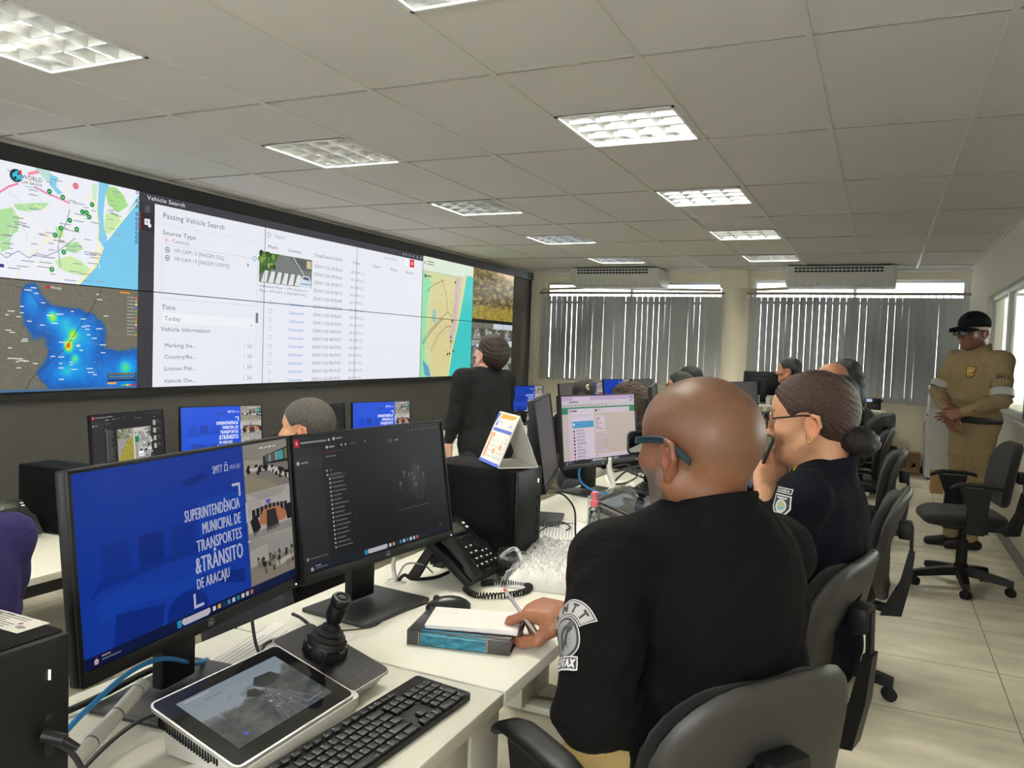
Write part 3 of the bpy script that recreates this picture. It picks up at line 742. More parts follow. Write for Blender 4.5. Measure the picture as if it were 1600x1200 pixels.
dn = ['under the two large screens beside the officer writing', 'with the calendar tower and the telephone in front of the bald officer', 'third along the right row, past the woman', 'fourth along the right row, mostly hidden by the bald head', 'fifth along the right row', 'at the far end of the right row']
for k in range(6): desk('desk', 'white desk '+dn[k], -.96, ys[k], ys[k+1], DT, 0, group='white desks of the right row')
ys = [.55, 2.45, 3.95, 5.45, 6.95, 8.45, 10.9]
dn = ['nearest the left edge with a telephone and a tower', 'under the traffic screen and the bright blue screen', 'behind the grey-haired man', 'behind the standing man in black', 'under the blue screen right of the man in black', 'at the corner by the left blind']
for k in range(6): desk('desk', 'white desk under the video wall '+dn[k], -3.4 if k else -3.3, ys[k], ys[k+1], .49, ZLOW, x0=-4.15+.0*k, x1=-2.78-.0*k if k == 0 else -3.02, group='white desks below the video wall')
desk('desk', 'white desk of the middle row under the far blue screens', -3.0, 9.35, 10.85, .57, ZLOW, x0=-3.05, x1=-2.45)
t = thing('far_table', 'white table with round legs along the right blind at the end of the aisle', 'table', (-.7, 10.62, 0))
b = MB(); b.box((0, 0, .775), (1.55, .62, .03), bev=.003); b.build('worktop', m_top, t)
for x in (-.72, .74):
    for y in (-.27, .27): b = MB(); b.cyl((x, y, .09), (x, y, .76), .026); b.cyl((x, y, 0), (x, y, .095), .036, .03); b.build('leg', m_leg, t)
b = MB(); b.box((.02, .2, .42), (1.3, .014, .62)); b.build('modesty_panel', m_leg, t)

# ------------------------------------------------------------------ what the screens show
def room_photo(kind, seed):
    a = Art(); r = random.Random(seed)
    if kind == 0:      # control room
        a.rect(0, 0, 40, 30, (150, 142, 134)); a.poly([(0, 8), (20, 12), (40, 9), (40, 30), (0, 30)], (128, 122, 112)); a.up()
        a.poly([(0, 9), (16, 11), (16, 17), (0, 19)], (168, 160, 146)); a.poly([(17, 9), (40, 5), (40, 15), (17, 14)], (44, 44, 48)); a.up()
        for k in range(4): a.poly([(19+3*k, 9-.4*k), (21.5+3*k, 8.7-.45*k), (21.5+3*k, 13), (19+3*k, 13)], r.choice([(120, 126, 130), (150, 156, 150), (90, 100, 104)]))
        a.poly([(30, 7.5), (36, 6.8), (36, 13), (30, 12.8)], (70, 170, 170)); a.poly([(37, 6.5), (40, 6), (40, 13), (37, 13)], (110, 120, 84))
        for k in range(4): a.poly([(14+4*k, 3+.6*(k % 2)), (17+4*k, 2.7), (17.5+4*k, 3.6), (14.5+4*k, 4)], (224, 222, 216))
        a.up(); a.poly([(2, 15), (22, 15.5), (40, 21), (40, 26), (20, 18), (2, 16.5)], (206, 202, 194)); a.poly([(0, 19), (20, 24), (30, 30), (0, 30)], (150, 140, 116)); a.up()
        for k in range(34):
            u = k/34; x = 1+38*r.random(); y = 13.5+(x/40)**2*8+r.uniform(-1, 6*u); a.poly([(x, y), (x+r.uniform(1, 2.6), y-.3), (x+r.uniform(1, 3), y+r.uniform(1, 3.4)), (x-.4, y+2)], (38, 36, 36))
    elif kind == 1:    # meeting table
        a.rect(0, 0, 40, 30, (186, 180, 172)); a.poly([(0, 0), (40, 0), (30, 6), (12, 6)], (160, 154, 146)); a.up()
        for k in range(9): a.line([(1+1.4*k, 4), (1.4+1.4*k, 15)], .3, (150, 146, 140))
        a.rect(17, 7, 21, 9.5, (96, 86, 190)); a.up()
        for k in range(9): a.rect(4+3.7*k, 10+abs(k-4)*.35, 7+3.7*k, 16+abs(k-4)*.4, (40, 38, 40))
        a.up(); a.poly([(8, 22), (14, 13), (28, 13), (37, 20), (34, 23), (22, 24)], (190, 120, 84)); a.up(); a.poly([(2, 18), (8, 15), (11, 24), (5, 29)], (36, 35, 38)); a.poly([(17, 14), (25, 14), (28, 27), (16, 28)], (52, 50, 50)); a.poly([(34, 14), (40, 13), (40, 24), (36, 24)], (36, 35, 38))
        a.poly([(0, 26), (40, 24.5), (40, 30), (0, 30)], (150, 146, 138))
    else:              # busy hall
        a.rect(0, 0, 40, 30, (176, 170, 160)); a.poly([(0, 0), (40, 0), (40, 4), (0, 7)], (150, 146, 138)); a.up()
        for k in range(12): a.rect(16+2*k, 5, 17.4+2*k, 16, (150, 148, 146))
        a.poly([(0, 18), (40, 15), (40, 30), (0, 30)], (140, 132, 118)); a.up()
        for k in range(40): x = r.uniform(6, 38); y = r.uniform(11, 22); a.poly([(x, y), (x+r.uniform(1, 3), y), (x+r.uniform(1, 3), y+r.uniform(1.5, 5)), (x, y+3)], r.choice([(40, 38, 38), (48, 46, 44), (120, 116, 108)]))
        a.poly([(22, 20), (40, 18), (40, 21), (24, 24)], (190, 184, 172))
    return a
def taskbar(a, y, dark=(22, 30, 62)):
    a.rect(0, y, 160, 90, dark); a.up()
    a.rect(57, y+.9, 60, 89.3, (40, 150, 200)); a.rect(62, y+1, 80, 89.2, (206, 200, 214)); a.circ(62, y+2.5, 1.7, (206, 200, 214)); a.circ(80, y+2.5, 1.7, (206, 200, 214))
    for k, c in enumerate([(220, 224, 230), (226, 180, 80), (30, 70, 100), (60, 150, 200), (210, 216, 220), (50, 140, 170), (230, 230, 230), (210, 210, 214), (200, 110, 90)]): a.rect(83.5+4*k, y+1.4, 85.9+4*k, y+3.8, c)
    a.circ(7, y+3, 1.2, (226, 226, 230)); a.poly([(5.5, y+4.3), (7, y+.6), (8.5, y+4.3)], (150, 60, 80)); a.rect(10, y+1, 15, y+1.7, (170, 150, 170)); a.rect(10, y+2.7, 21, y+3.3, (120, 124, 150)); a.up()
    return a
def slide(blue, txt, g=1.):
    a = Art(); a.rect(0, 0, 160, 90, blue); a.up(); d = mixc(blue, (0, 10, 70), .28); l = mixc(blue, (40, 110, 220), .22)
    a.rect(78, 26, 118, 48, l); a.poly([(0, 58), (117, 50), (117, 90), (0, 90)], mixc(blue, l, .35)); a.up()
    for k in range(3): a.rect(14+22*k, 36, 30+22*k, 54, d if k == 1 else mixc(blue, d, .5))
    a.poly([(8, 62), (30, 58), (60, 66), (78, 60), (90, 68), (60, 72), (30, 68), (12, 72)], l); a.poly([(76, 66), (112, 72), (112, 80), (78, 71)], d); a.poly([(20, 70), (50, 74), (46, 90), (16, 90)], d); a.circ(66, 82, 15, d, 20, 10); a.poly([(66, 14), (84, 11), (88, 14), (72, 17)], d); a.up()
    a.poly([(5, 60), (12, 52), (70, 50), (117, 34), (117, 36), (70, 53), (14, 56)], mixc(blue, d, .6)); a.up()
    a.text('SMTT', 91, 13, 4.4, txt, wid=8, bold=.015); a.text('ARACAJU', 105, 12.4, 2.6, txt, wid=9.5)
    for x, wv, y in ((101.2, 3, 9), (101.2, 1.6, 7.6)): a.rect(x-wv/2+1, y, x+wv/2+1, y+.7, txt)
    a.rect(100.7, 9, 101.3, 12.6, txt); a.rect(103, 9, 103.6, 12.6, txt); a.rect(100.4, 12.3, 104, 12.9, txt)
    a.rect(106, 21, 113, 22.6, txt); a.rect(111.4, 21, 113, 29, txt); a.rect(70, 75, 71.6, 83, txt); a.rect(70, 81.4, 77.5, 83, txt)
    for s, y, h, wd in (('SUPERINTENDÊNCIA', 35.8, 6.3, 44), ('MUNICIPAL DE', 44.7, 6.3, 31.5), ('TRANSPORTES', 53.6, 6.4, 36.5), ('&TRÂNSITO', 65.0, 8.8, 38.5)): a.text(s, 111.5, y, h, txt, al='r', wid=wd, bold=.018)
    a.text('DE ARACAJU', 73, 73.4, 5.6, txt, wid=26, bold=.018)
    a.rect(117, 0, 160, 90, (120, 116, 110)); a.up()
    for k, (y0, y1) in enumerate(((0, 29), (29, 57), (57, 84.6))): a.sub(room_photo(k, 5+k), 117.5, y0, 160, y1, 40, 30); a.up()
    a.rect(116.4, 34, 117.6, 46, txt); a.rect(116.4, 57, 118.5, 58, txt); a.up()
    taskbar(a, 84.6, (14, 26, 70))
    return a
def app(traffic, bg=(36, 36, 37), k2=1.):
    a = Art(); r = random.Random(3); a.rect(0, 0, 160, 90, bg); a.up(); s = tuple(x+9 for x in bg); fg = (200, 200, 200)
    a.rect(0, 8, 24, 84.6, s); a.rect(0, 0, 160, 3, tuple(x+4 for x in bg)); a.up()
    a.rect(1, 1.5, 5.5, 7, (190, 30, 50)); a.up(); a.rect(2.6, 3.2, 3.8, 5.2, (240, 200, 200)); a.rect(6.5, 3.6, 30, 4.8, (150, 150, 150)); a.circ(32.5, 4, 1, fg, 8); a.circ(37, 3.6, 1.2, fg, 8); a.rect(39, 3, 45, 4.1, (150, 150, 150))
    a.circ(3, 17.5, 1.3, fg, 10); a.rect(5.5, 17, 12, 18, (140, 140, 140)); a.rect(0, 13, 24, 21, tuple(x+14 for x in bg)); a.up(); a.circ(3, 17.5, 1.3, fg, 10); a.rect(5.5, 17, 12, 18, (150, 150, 150)); a.rect(.2, 13, .8, 21, (120, 30, 40))
    a.circ(30, 9, 1.1, fg, 8); a.rect(32, 8.4, 37, 9.5, (160, 160, 160)); a.circ(44, 8.5, .8, fg, 8); a.circ(48, 8.5, .8, fg, 8); a.rect(53, 8, 58, 8.8, (100, 100, 100)); a.circ(68, 8, .8, (180, 140, 60), 8); a.rect(26, 12, 46, 12.4, (120, 40, 44)); a.rect(28, 15, 38, 15.8, (120, 120, 120))
    a.rect(52, 14, 52.4, 70, tuple(x+20 for x in bg)); a.rect(93, 9, 98, 11.4, (90, 90, 90)); a.rect(101, 9.6, 105, 10.6, (150, 150, 150))
    for k in range(9): a.rect(118+4.3*k, 3.4, 119.4+4.3*k, 4.4, (120, 120, 120))
    a.rect(29, 27.5, 46, 30, tuple(x+20 for x in bg)); a.up()
    for k in range(19):
        y = 25+2.95*k; a.circ(28+(2 if k > 1 else 0), y, .75, fg, 8); a.rect(30.5+(1.4 if k > 1 else 0), y-.35, 30.5+r.uniform(9, 17) if k else 33, y+.35, (120, 120, 120))
    a.rect(3, 80, 5, 82, (150, 150, 150)); a.rect(6, 80.6, 22, 81.4, (100, 100, 100)); a.up()
    if traffic:
        x0, y0, x1, y1 = 52, 27, 129, 82
        a.rect(x0, y0, x1, y1, (150, 150, 146)); a.up()
        a.poly([(52, 27), (85, 27), (80, 48), (52, 66)], (150, 148, 142)); a.poly([(52, 27), (84, 27), (83, 36), (70, 44), (52, 43)], (112, 124, 84)); a.poly([(52, 80), (74, 45), (87, 40), (88, 82), (52, 82)], (158, 146, 62)); a.poly([(88, 27), (129, 27), (129, 36), (100, 36), (88, 34)], (196, 190, 180)); a.poly([(112, 29), (129, 27), (129, 46), (118, 38)], (70, 76, 60)); a.poly([(87, 36), (90, 36), (91, 82), (86, 82)], (206, 200, 180)); a.up()
        for k in range(40): x, y = r.uniform(53, 84), r.uniform(28, 43); a.circ(x, y, r.uniform(.6, 1.8), r.choice([(74, 92, 50), (150, 160, 110), (206, 204, 190), (60, 70, 44)]), 7)
        for k in range(14): x, y = r.uniform(60, 84), r.uniform(50, 80); a.circ(x, y, r.uniform(.5, 1.6), r.choice([(110, 110, 40), (190, 180, 80), (90, 90, 36)]), 7)
        a.up(); a.poly([(91, 38), (100, 36), (100.5, 52), (91.5, 53)], (26, 120, 84)); a.poly([(91, 38), (100, 36), (100, 41), (91, 43)], (196, 206, 200)); a.up()
        cs = []
        for k in range(60):
            y = 34+46*r.random()**1.4; lane = r.randint(0, 3); x = 100+(y-34)*.16*(lane-1.0)+6*lane+(y-34)*.1
            if x < 127 and x > 94: cs.append((y, x))
        for y, x in sorted(cs):
            sz = 1.6+(y-30)*.085; c = r.choice([(216, 218, 220), (226, 226, 226), (60, 62, 66), (150, 154, 160), (170, 40, 50), (236, 236, 236)])
            a.poly([(x, y), (x+sz*.3, y-sz*.8), (x+sz*1.2, y-sz*.8), (x+sz*1.5, y), (x+sz*1.5, y+sz*.7), (x, y+sz*.7)], c); a.up(); a.poly([(x+sz*.3, y-.1*sz), (x+sz*.45, y-sz*.6), (x+sz*1.05, y-sz*.6), (x+sz*1.2, y-.1*sz)], (50, 60, 70)); a.up()
        a.poly([(96, 70), (98, 64), (106, 63), (108, 70), (108, 79), (96, 79)], (232, 232, 228)); a.up(); a.poly([(98, 69), (99, 65), (105, 64.5), (106.5, 69)], (60, 74, 84)); a.rect(96.5, 75, 107.5, 76, (150, 150, 150)); a.up()
        for k in range(4):
            y = 17+14*k; a.rect(133, y, 140, y+9, (150, 156, 130)); a.up(); a.rect(135.5, y, 137, y+9, (196, 200, 190)); a.rect(143, y+.5, 147, y+1.3, (150, 150, 150)); a.rect(143, y+3, 151, y+3.5, (110, 110, 110)); a.rect(143, y+5, 152, y+5.5, (110, 110, 110))
        a.rect(135, 10, 139, 11, (140, 140, 140))
    else:
        a.poly([(116, 30), (124, 26), (128, 38), (136, 46), (128, 60), (120, 58), (110, 50)], (48, 47, 45)); a.up(); a.poly([(119, 32), (123, 31), (126, 44), (121, 54), (116, 48)], (64, 61, 56)); a.up()
        for x, y, q in ((108, 36, 1.6), (114, 38, 1.3), (126, 34, 1.6), (131, 40, 1.6), (103, 44, 1.8), (119, 42, 2.2), (121, 47, 1.6), (118, 38, 1.2)): a.circ(x, y, q, (96, 96, 94), 8); a.rect(x-1, y+q, x+1, y+q+3, (66, 66, 66))
        a.line([(97, 64), (136, 64)], .5, (92, 92, 92)); a.rect(146, 83, 148, 84, (120, 120, 120)); a.up()
    taskbar(a, 85, (34, 38, 48) if not traffic else (30, 32, 36))
    return a
def chat():
    a = Art(); r = random.Random(9); a.rect(0, 0, 160, 90, (214, 196, 190)); a.up()
    a.rect(0, 0, 160, 6, (206, 176, 216)); a.rect(0, 6, 160, 10.5, (226, 212, 222)); a.rect(0, 10.5, 160, 15, (220, 206, 214)); a.rect(0, 15, 160, 24, (20, 140, 92)); a.up()
    a.rect(24, 1, 60, 6, (230, 210, 234)); a.rect(16, 7, 34, 9, (150, 130, 150)); a.rect(150, 2, 156, 4, (150, 120, 150)); a.rect(148, 7, 156, 9, (160, 140, 160))
    for k in range(12): a.rect(3+8*k, 12, 8+8*k, 13.4, (160, 146, 160))
    a.rect(13, 17, 147, 86, (226, 208, 220)); a.up(); a.rect(21, 17, 66, 86, (236, 220, 234)); a.rect(66, 17, 147, 24, (228, 212, 222)); a.rect(66, 24, 147, 80, (216, 196, 182)); a.rect(66, 80, 147, 86, (232, 216, 226)); a.up()
    a.circ(17, 20, 1.6, (190, 70, 80), 8); a.rect(21, 19, 31, 21, (110, 90, 110)); a.circ(71, 20.5, 2, (30, 30, 40), 10); a.rect(75, 19.6, 80, 20.8, (130, 110, 120)); a.rect(21, 25, 62, 28, (224, 206, 226)); a.rect(21, 34, 65, 43, (60, 160, 214)); a.up(); a.circ(24, 38, 2.2, (220, 236, 244), 10); a.rect(28, 36, 58, 37, (90, 180, 226)); a.rect(28, 39.4, 54, 40.4, (90, 180, 226))
    for k in range(10):
        y = 47+4.4*k; a.circ(24, y, 1.7, r.choice([(40, 36, 60), (190, 80, 100), (120, 120, 120), (60, 50, 90)]), 10); a.rect(28, y-1.4, 28+r.uniform(8, 20), y-.6, (120, 100, 130)); a.rect(28, y+.6, 28+r.uniform(16, 30), y+1.2, (180, 160, 186))
    a.rect(68, 28, 90, 50, (234, 216, 224)); a.up()
    for k in range(7): a.rect(69.5, 30+2.6*k, 69.5+r.uniform(6, 18), 30.9+2.6*k, (150, 130, 140))
    for k in range(9): a.rect(68, 52+2.9*k, 68+r.uniform(20, 29), 53.8+2.9*k, (228, 210, 222)); a.up(); a.rect(69, 52.6+2.9*k, 69+r.uniform(16, 26), 53.1+2.9*k, (160, 140, 160))
    a.circ(138, 74, 2.4, (226, 200, 40), 12); a.rect(69, 82, 72, 84, (160, 140, 150)); a.up()
    taskbar(a, 86, (40, 36, 50))
    return a
SL = slide((14, 58, 168), (196, 200, 222)); SLB = slide((0, 74, 214), (238, 242, 250)); APD = app(False); APT = app(True); CHAT = chat()
blank = Art(); blank.rect(0, 0, 160, 90, (84, 82, 80)); blank.grid(0, 0, 160, 90, 12, 7, lambda u, v: jit((86, 83, 82), 3))

m_scr = screen_mat('screen_near', .68, .3, .04); m_scrb = screen_mat('screen_far', 1.0, .35, .2)
m_silver = mat('badge_silver', (170, 172, 176), .3, metal=.8)
def badge(par, x, y, z, r=.0075):
    a = Art(); a.ring(0, 0, 5.2, 6.2, (176, 178, 182)); a.circ(0, 0, 5.2, (28, 29, 31)); a.up(); a.text('hp', 0, 2.2, 4.6, (190, 192, 196), al='c', slant=.25, bold=.02)
    a.build('maker_badge', lambda u, v, l: (x+l+.0004, y+u*r/6.2, z-v*r/6.2), print_mat('badge_print', .35), par)
def monitor(label, loc, yaw, art, tilt=6., w=.56, h=.325, zc=.292, group=None, mscr=None, base=True, box=(160, 90), powerled=True, bz=.007):
    t = thing('monitor', label, 'monitor', loc, R(yaw), group); T = M4.Translation((0, 0, zc)) @ M4.Rotation(-R(tilt), 4, 'Y')
    P = lambda x, y, z: T@V((x, y, z))
    b = MB(); b.add(_bx((-.014, 0, 0), (.022, w, h), .004), T); b.add(_bx((-.032, 0, -.01), (.03, w*.72, h*.66), .012), T); b.build('casing', m_blk, t)
    top, bot = .006, .023
    W2, H2 = w-2*bz, h-top-bot
    s = art.build('screen', lambda x, y, l: P(-.0024+l, -w/2+bz+W2*x/box[0], h/2-top-H2*y/box[1]), mscr or m_scr, t, eps=.00005)
    b = MB(); b.add(_bx((-.001, 0, -h/2+.011), (.006, w-.004, .0215), .001), T)
    b.add(_bx((-.001, 0, h/2-.003), (.006, w-.002, .0055), .001), T)
    for sg in (-1, 1): b.add(_bx((-.001, sg*(w/2-bz/2), 0), (.006, bz-.0004, h-.004), .001), T)
    b.build('bezel', m_blk, t)
    if base:
        q = P(.0023, 0, -h/2+.0115); badge(t, q.x, q.y, q.z)
        b = MB(); q = P(.0023, w/2-.012, -h/2+.008); b.ell(q, (.0012, .0022, .0016), n=8); b.build('power_light', emit('led_white', (255, 255, 255), 3.), t)
        b = MB(); b.box((-.062, 0, zc*.5+.03), (.026, .085, zc+.02), bev=.005); b.box((-.045, 0, zc), (.04, .10, .10), bev=.008); b.build('stand', m_blk, t)
        b = MB(); b.box((-.035, 0, .006), (.20, .25, .012), bev=.004); b.build('base', m_gry, t)
    return t
def _bx(c, s, bev):
    t = bmesh.new(); bmesh.ops.create_cube(t, size=1)
    for v in t.verts: v.co = V((v.co.x*s[0]+c[0], v.co.y*s[1]+c[1], v.co.z*s[2]+c[2]))
    if bev: bmesh.ops.bevel(t, geom=t.edges[:], offset=min(bev, min(s)*.49), segments=2, affect='EDGES', profile=.5)
    return t
G = 'monitors on the right row of desks'; GL = 'monitors on the desks below the video wall'
monitor('large near monitor showing the blue SUPERINTENDÊNCIA slide', (-1.094, 1.055, DT), 6.5, SL, group=G)
monitor('near monitor with dark list window beside the blue slide one', (-1.094, 1.617, DT), -5.5, APD, tilt=9, group=G)
monitor('monitor seen almost edge on with grey blank screen behind the calendar', (-1.131, 2.771, DT), 16.7, blank, tilt=9, zc=.315, group=G)
monitor('monitor showing pink and green chat window behind the spray bottle', (-1.145, 3.445, DT), -18.7, CHAT, zc=.296, group=G)
monitor('grey monitor edge seen just left of the bald head', (-1.2, 4.62, DT), 12, blank, zc=.30, group=G)
monitor('small far monitor top just above the right of the bald head', (-1.11, 7.3, DT), -20, blank, zc=.26, group=G)
monitor('monitor with traffic jam picture below the rain radar', (-3.89, 3.19, .49), 8, APT, tilt=5, zc=.297, w=.555, group=GL, mscr=m_scrb)
monitor('bright blue slide monitor left of the grey-haired man', (-3.87, 3.875, .49), -19, SLB, tilt=5, zc=.297, group=GL, mscr=m_scrb)
monitor('dark list monitor behind the head of the grey-haired man', (-3.63, 4.62, .49), 6, APD, tilt=4, zc=.283, group=GL, mscr=m_scrb)
monitor('bright blue slide monitor left of the standing man in black', (-3.53, 5.20, .49), -19, SLB, tilt=4, zc=.283, group=GL, mscr=m_scrb)
monitor('grey screen monitor right behind the standing man in black', (-3.86, 7.90, .49), 2, blank, zc=.297, group=GL, mscr=m_scrb)
monitor('blue slide monitor right of the standing man in black', (-3.75, 8.54, .49), -17, SL, zc=.297, group=GL, mscr=m_scrb)
monitor('grey screen monitor left of the hair clip', (-3.70, 9.72, .49), -2, blank, zc=.297, group=GL, mscr=m_scrb)
monitor('blue slide monitor hidden behind the head with the hair clip', (-3.58, 10.32, .49), -16, SL, zc=.297, group=GL, mscr=m_scrb)
monitor('far blue slide monitor above the curly hair', (-3.10, 9.93, .57), -20, SL, zc=.297, mscr=m_scrb)
monitor('far grey screen monitor between the curly hair and the woman in glasses', (-2.90, 10.42, .57), -14, blank, zc=.297, mscr=m_scrb)
monitor('dark far monitor in front of the right blind left of the hair bun', (-1.37, 10.5, .79), 120, blank, zc=.26, w=.5, h=.30, bz=.01)
monitor('far small monitor behind the dark haired head by the right blind', (-.98, 10.62, .79), -110, blank, zc=.27, w=.42, h=.27)
monitor('far monitor edge behind the distant bald head', (-.56, 10.62, .79), -95, blank, zc=.28, w=.46, h=.28)

# ------------------------------------------------------------------ desktop towers
def tower(label, loc, rz, group='black desktop towers on the desks', H=.30, W_=.17, D=.30, big=True):
    """front panel faces local +X"""
    t = thing('computer_tower', label, 'computer', loc, rz, group)
    b = MB(); b.box((-D/2, 0, H/2+.004), (D, W_, H-.008), bev=.008); b.box((-D*.45, W_/2, H*.52), (D*.82, .002, H*.8)); b.box((-D*.45, -W_/2, H*.52), (D*.82, .002, H*.8))
    for sx in (-.05, -D+.05):
        for sy in (-.06, .06): b.cyl((sx, sy, 0), (sx, sy, .012), .012, n=10)
    b.build('case', m_pc, t)
    b = MB(); b.box((.004, 0, H/2+.004), (.014, W_-.004, H-.012), bev=.006); f = b.build('front_panel', m_blk, t)
    if big:
        b = MB(); b.box((.0115, W_/2-.03, H-.045), (.002, .0016, .012)); b.build('power_light', emit('led_white', (255, 255, 255), 3.), t)
        for k, z in enumerate((.075, .115, .15, .185)): b = MB(); b.box((.0115, W_/2-.03, H-z-.02), (.003, .012 if k else .008, .016 if k else .008)); b.build('port', m_blk2, f)
        a = Art(); a.rect(0, 0, 12, 10, (20, 90, 170)); a.up(); a.rect(2, 4, 10, 6, (210, 225, 240)); a.build('processor_sticker', lambda x, y, l: (.0118+l, -W_/2+.014+x*.0016, .06-y*.002), m_prn, f)
    return t
tower('black tower computer with paper label in the near left corner', (-.88, .55, DT), 0)
tower('black tower computer carrying the desk calendar', (-.945, 2.165, DT), R(-2))
tower('black tower computer beside the telephone on the lower left desk', (-3.235, 2.405, .49), R(4))
tower('slim dark tower computer under the edge-on grey monitor near the bald head', (-1.12, 4.25, DT), 0, H=.26, big=False)
tower('small grey tower computer in front of the dark far monitor', (-1.04, 10.37, .79), R(-85), H=.19, W_=.12, D=.2, big=False)
a = Art(); a.rect(0, 0, 60, 26, (236, 233, 222)); a.up(); r_ = random.Random(2)
for k in range(7): a.rect(3, 3+3*k, r_.uniform(25, 44), 4.2+3*k, (120, 120, 118))
a.circ(50, 17, 5, (150, 140, 140), 14, 2.6); a.circ(43, 12, 2, (170, 90, 90), 10); a.rect(3, 2, 9, 6, (150, 150, 150))
a.rect(12, 2, 22, 3.4, (90, 90, 96))
o = a.build('asset_label', lambda x, y, l: (-.125+x*.0016, .084-y*.0016, .3008+l), m_prn, [c for c in COL.objects if c.name == 'computer_tower'][0])

# ------------------------------------------------------------------ keyboards
m_key = mat('key_black', (28, 29, 31), .5)
def keyboard(label, loc, rz, group='black keyboards on the right row', L=.46, D=.125, legends=True):
    """user side is local +X, row direction runs along Y (left end = -Y)"""
    t = thing('keyboard', label, 'keyboard', loc, rz, group)
    b = MB(); b.prism(rrect(D, L, .008), 0, .013, M4.Translation((0, 0, .003)) @ M4.Rotation(R(2.5), 4, 'Y'), bev=.002)
    for sy in (-.2, .2): b.box((-D/2+.012, sy, .004), (.012, .03, .008))
    b.build('body', m_blk, t)
    T = M4.Translation((0, 0, .016)) @ M4.Rotation(R(2.5), 4, 'Y'); b = MB(); A = Art(); p = .0192
    def key(row, y, wd, h=.0155, tall=1.):
        x = -D/2+.012+row*p+(0 if row == 0 else .002); hh = h if row else .009
        b.add(_bx((x+.007+(tall-1)*p/2, y+wd/2-.001, .0035), (hh+(tall-1)*p, wd-.0028, .0045), .0012), T)
        if legends: A.rect(x+.002, y+.003, x+.0046, y+.0055, (170, 172, 172))
    y0 = -L/2+.010
    key(0, y0, .017)
    for k in range(12): key(0, y0+.024+k*.0225+.004*(k//4), .018)
    for k in range(13): key(1, y0+k*p, p)
    key(1, y0+13*p, 2*p)
    key(2, y0, 1.5*p)
    for k in range(12): key(2, y0+(1.5+k)*p, p)
    key(2, y0+13.5*p, 1.5*p); key(3, y0, 1.75*p)
    for k in range(12): key(3, y0+(1.75+k)*p, p)
    key(3, y0+13.75*p, 1.25*p); key(4, y0, 1.3*p)
    for k in range(11): key(4, y0+(1.3+k)*p, p)
    key(4, y0+12.3*p, 2.7*p)
    for k, (u, wd) in enumerate(((0, 1.3), (1.3, 1.2), (2.5, 1.2), (3.7, 5.6), (9.3, 1.3), (10.6, 1.2), (11.8, 1.2), (13, 2))): key(5, y0+u*p, wd*p, h=.0145)
    y1 = y0+15.35*p
    for k in range(3):
        for rw in (0, 1, 2): key(rw, y1+k*p, p)
        key(5, y1+k*p, p, h=.0145)
    key(4, y1+p, p); y2 = y1+3.3*p
    for rw in (1, 2, 3, 4, 5):
        for k in range(4 if rw in (1, 2) else 3):
            if rw == 5 and k == 1: continue
            key(rw, y2+k*p, p if not (rw == 5 and k == 0) else 2*p)
    key(3, y2+3*p, p, tall=2.); key(4.99, y2+3*p, p, h=.0145)
    b.build('keys', m_key, t)
    if legends: A.build('key_legends', lambda x, y, l: T@V((x, y, .0060+l)), m_prn, t)
    return t
keyboard('black keyboard at the near edge beside the touch control panel', (-.735, 1.065, DT), R(-3))
keyboard('black keyboard half hidden behind the shoulder of the bald officer', (-.805, 2.62, DT), R(-2), legends=False)

# ------------------------------------------------------------------ camera control panels with joystick
m_sil = mat('silver_trim', (214, 214, 208), .3, metal=.6); m_cream = mat('panel_white', (216, 215, 205), .45)
m_glass = mat('panel_glass', (16, 17, 19), .08, spec=.6); m_brush = mat('brushed_black', (40, 40, 40), .35, metal=.5, noise=.5, nscale=90, stretch=(1, .03, 1))
m_scrp = screen_mat('panel_picture', .75, .1, .6)
def street_view(c0):
    a = Art(); r = random.Random(4)
    def f(u, v):
        n = fbm(u*5, v*6, 1)+.5*fbm(u*16, v*14, 3, 3)
        sky = mixc((138, 150, 160), (150, 160, 168), v); gr = mixc((62, 68, 70), (92, 94, 92), .5+n)
        e = min(1, max(0, (v-.30-.42*(u-.55)*-1.0*.6+n*.12)*9)); return mixc(sky, gr, e)
    a.grid(0, 0, 160, 90, 80, 45, f); a.up()
    a.poly([(70, 90), (96, 38), (104, 38), (150, 90)], (86, 90, 94)); a.poly([(70, 36), (80, 28), (90, 30), (94, 42), (82, 44)], (36, 42, 44)); a.poly([(92, 26), (104, 16), (130, 18), (136, 30), (118, 36), (100, 36)], (44, 50, 52)); a.up()
    for k in range(26): x, y = r.uniform(84, 124), r.uniform(44, 84); a.rect(x, y, x+r.uniform(2, 5), y+r.uniform(1.4, 3), r.choice([(150, 156, 160), (120, 126, 132), (56, 60, 64), (176, 180, 182)]))
    for k in range(5): a.line([(100+k*.6, 40), (80+16*k, 90)], .5, (150, 154, 156))
    a.rect(8, 3, 44, 5, (176, 184, 190)); a.rect(30, 12, 56, 13.6, (120, 130, 138)); a.circ(24, 78, 2.6, (70, 90, 230), 10); a.rect(120, 82, 150, 83, (150, 156, 160))
    return a
SV = street_view(0)
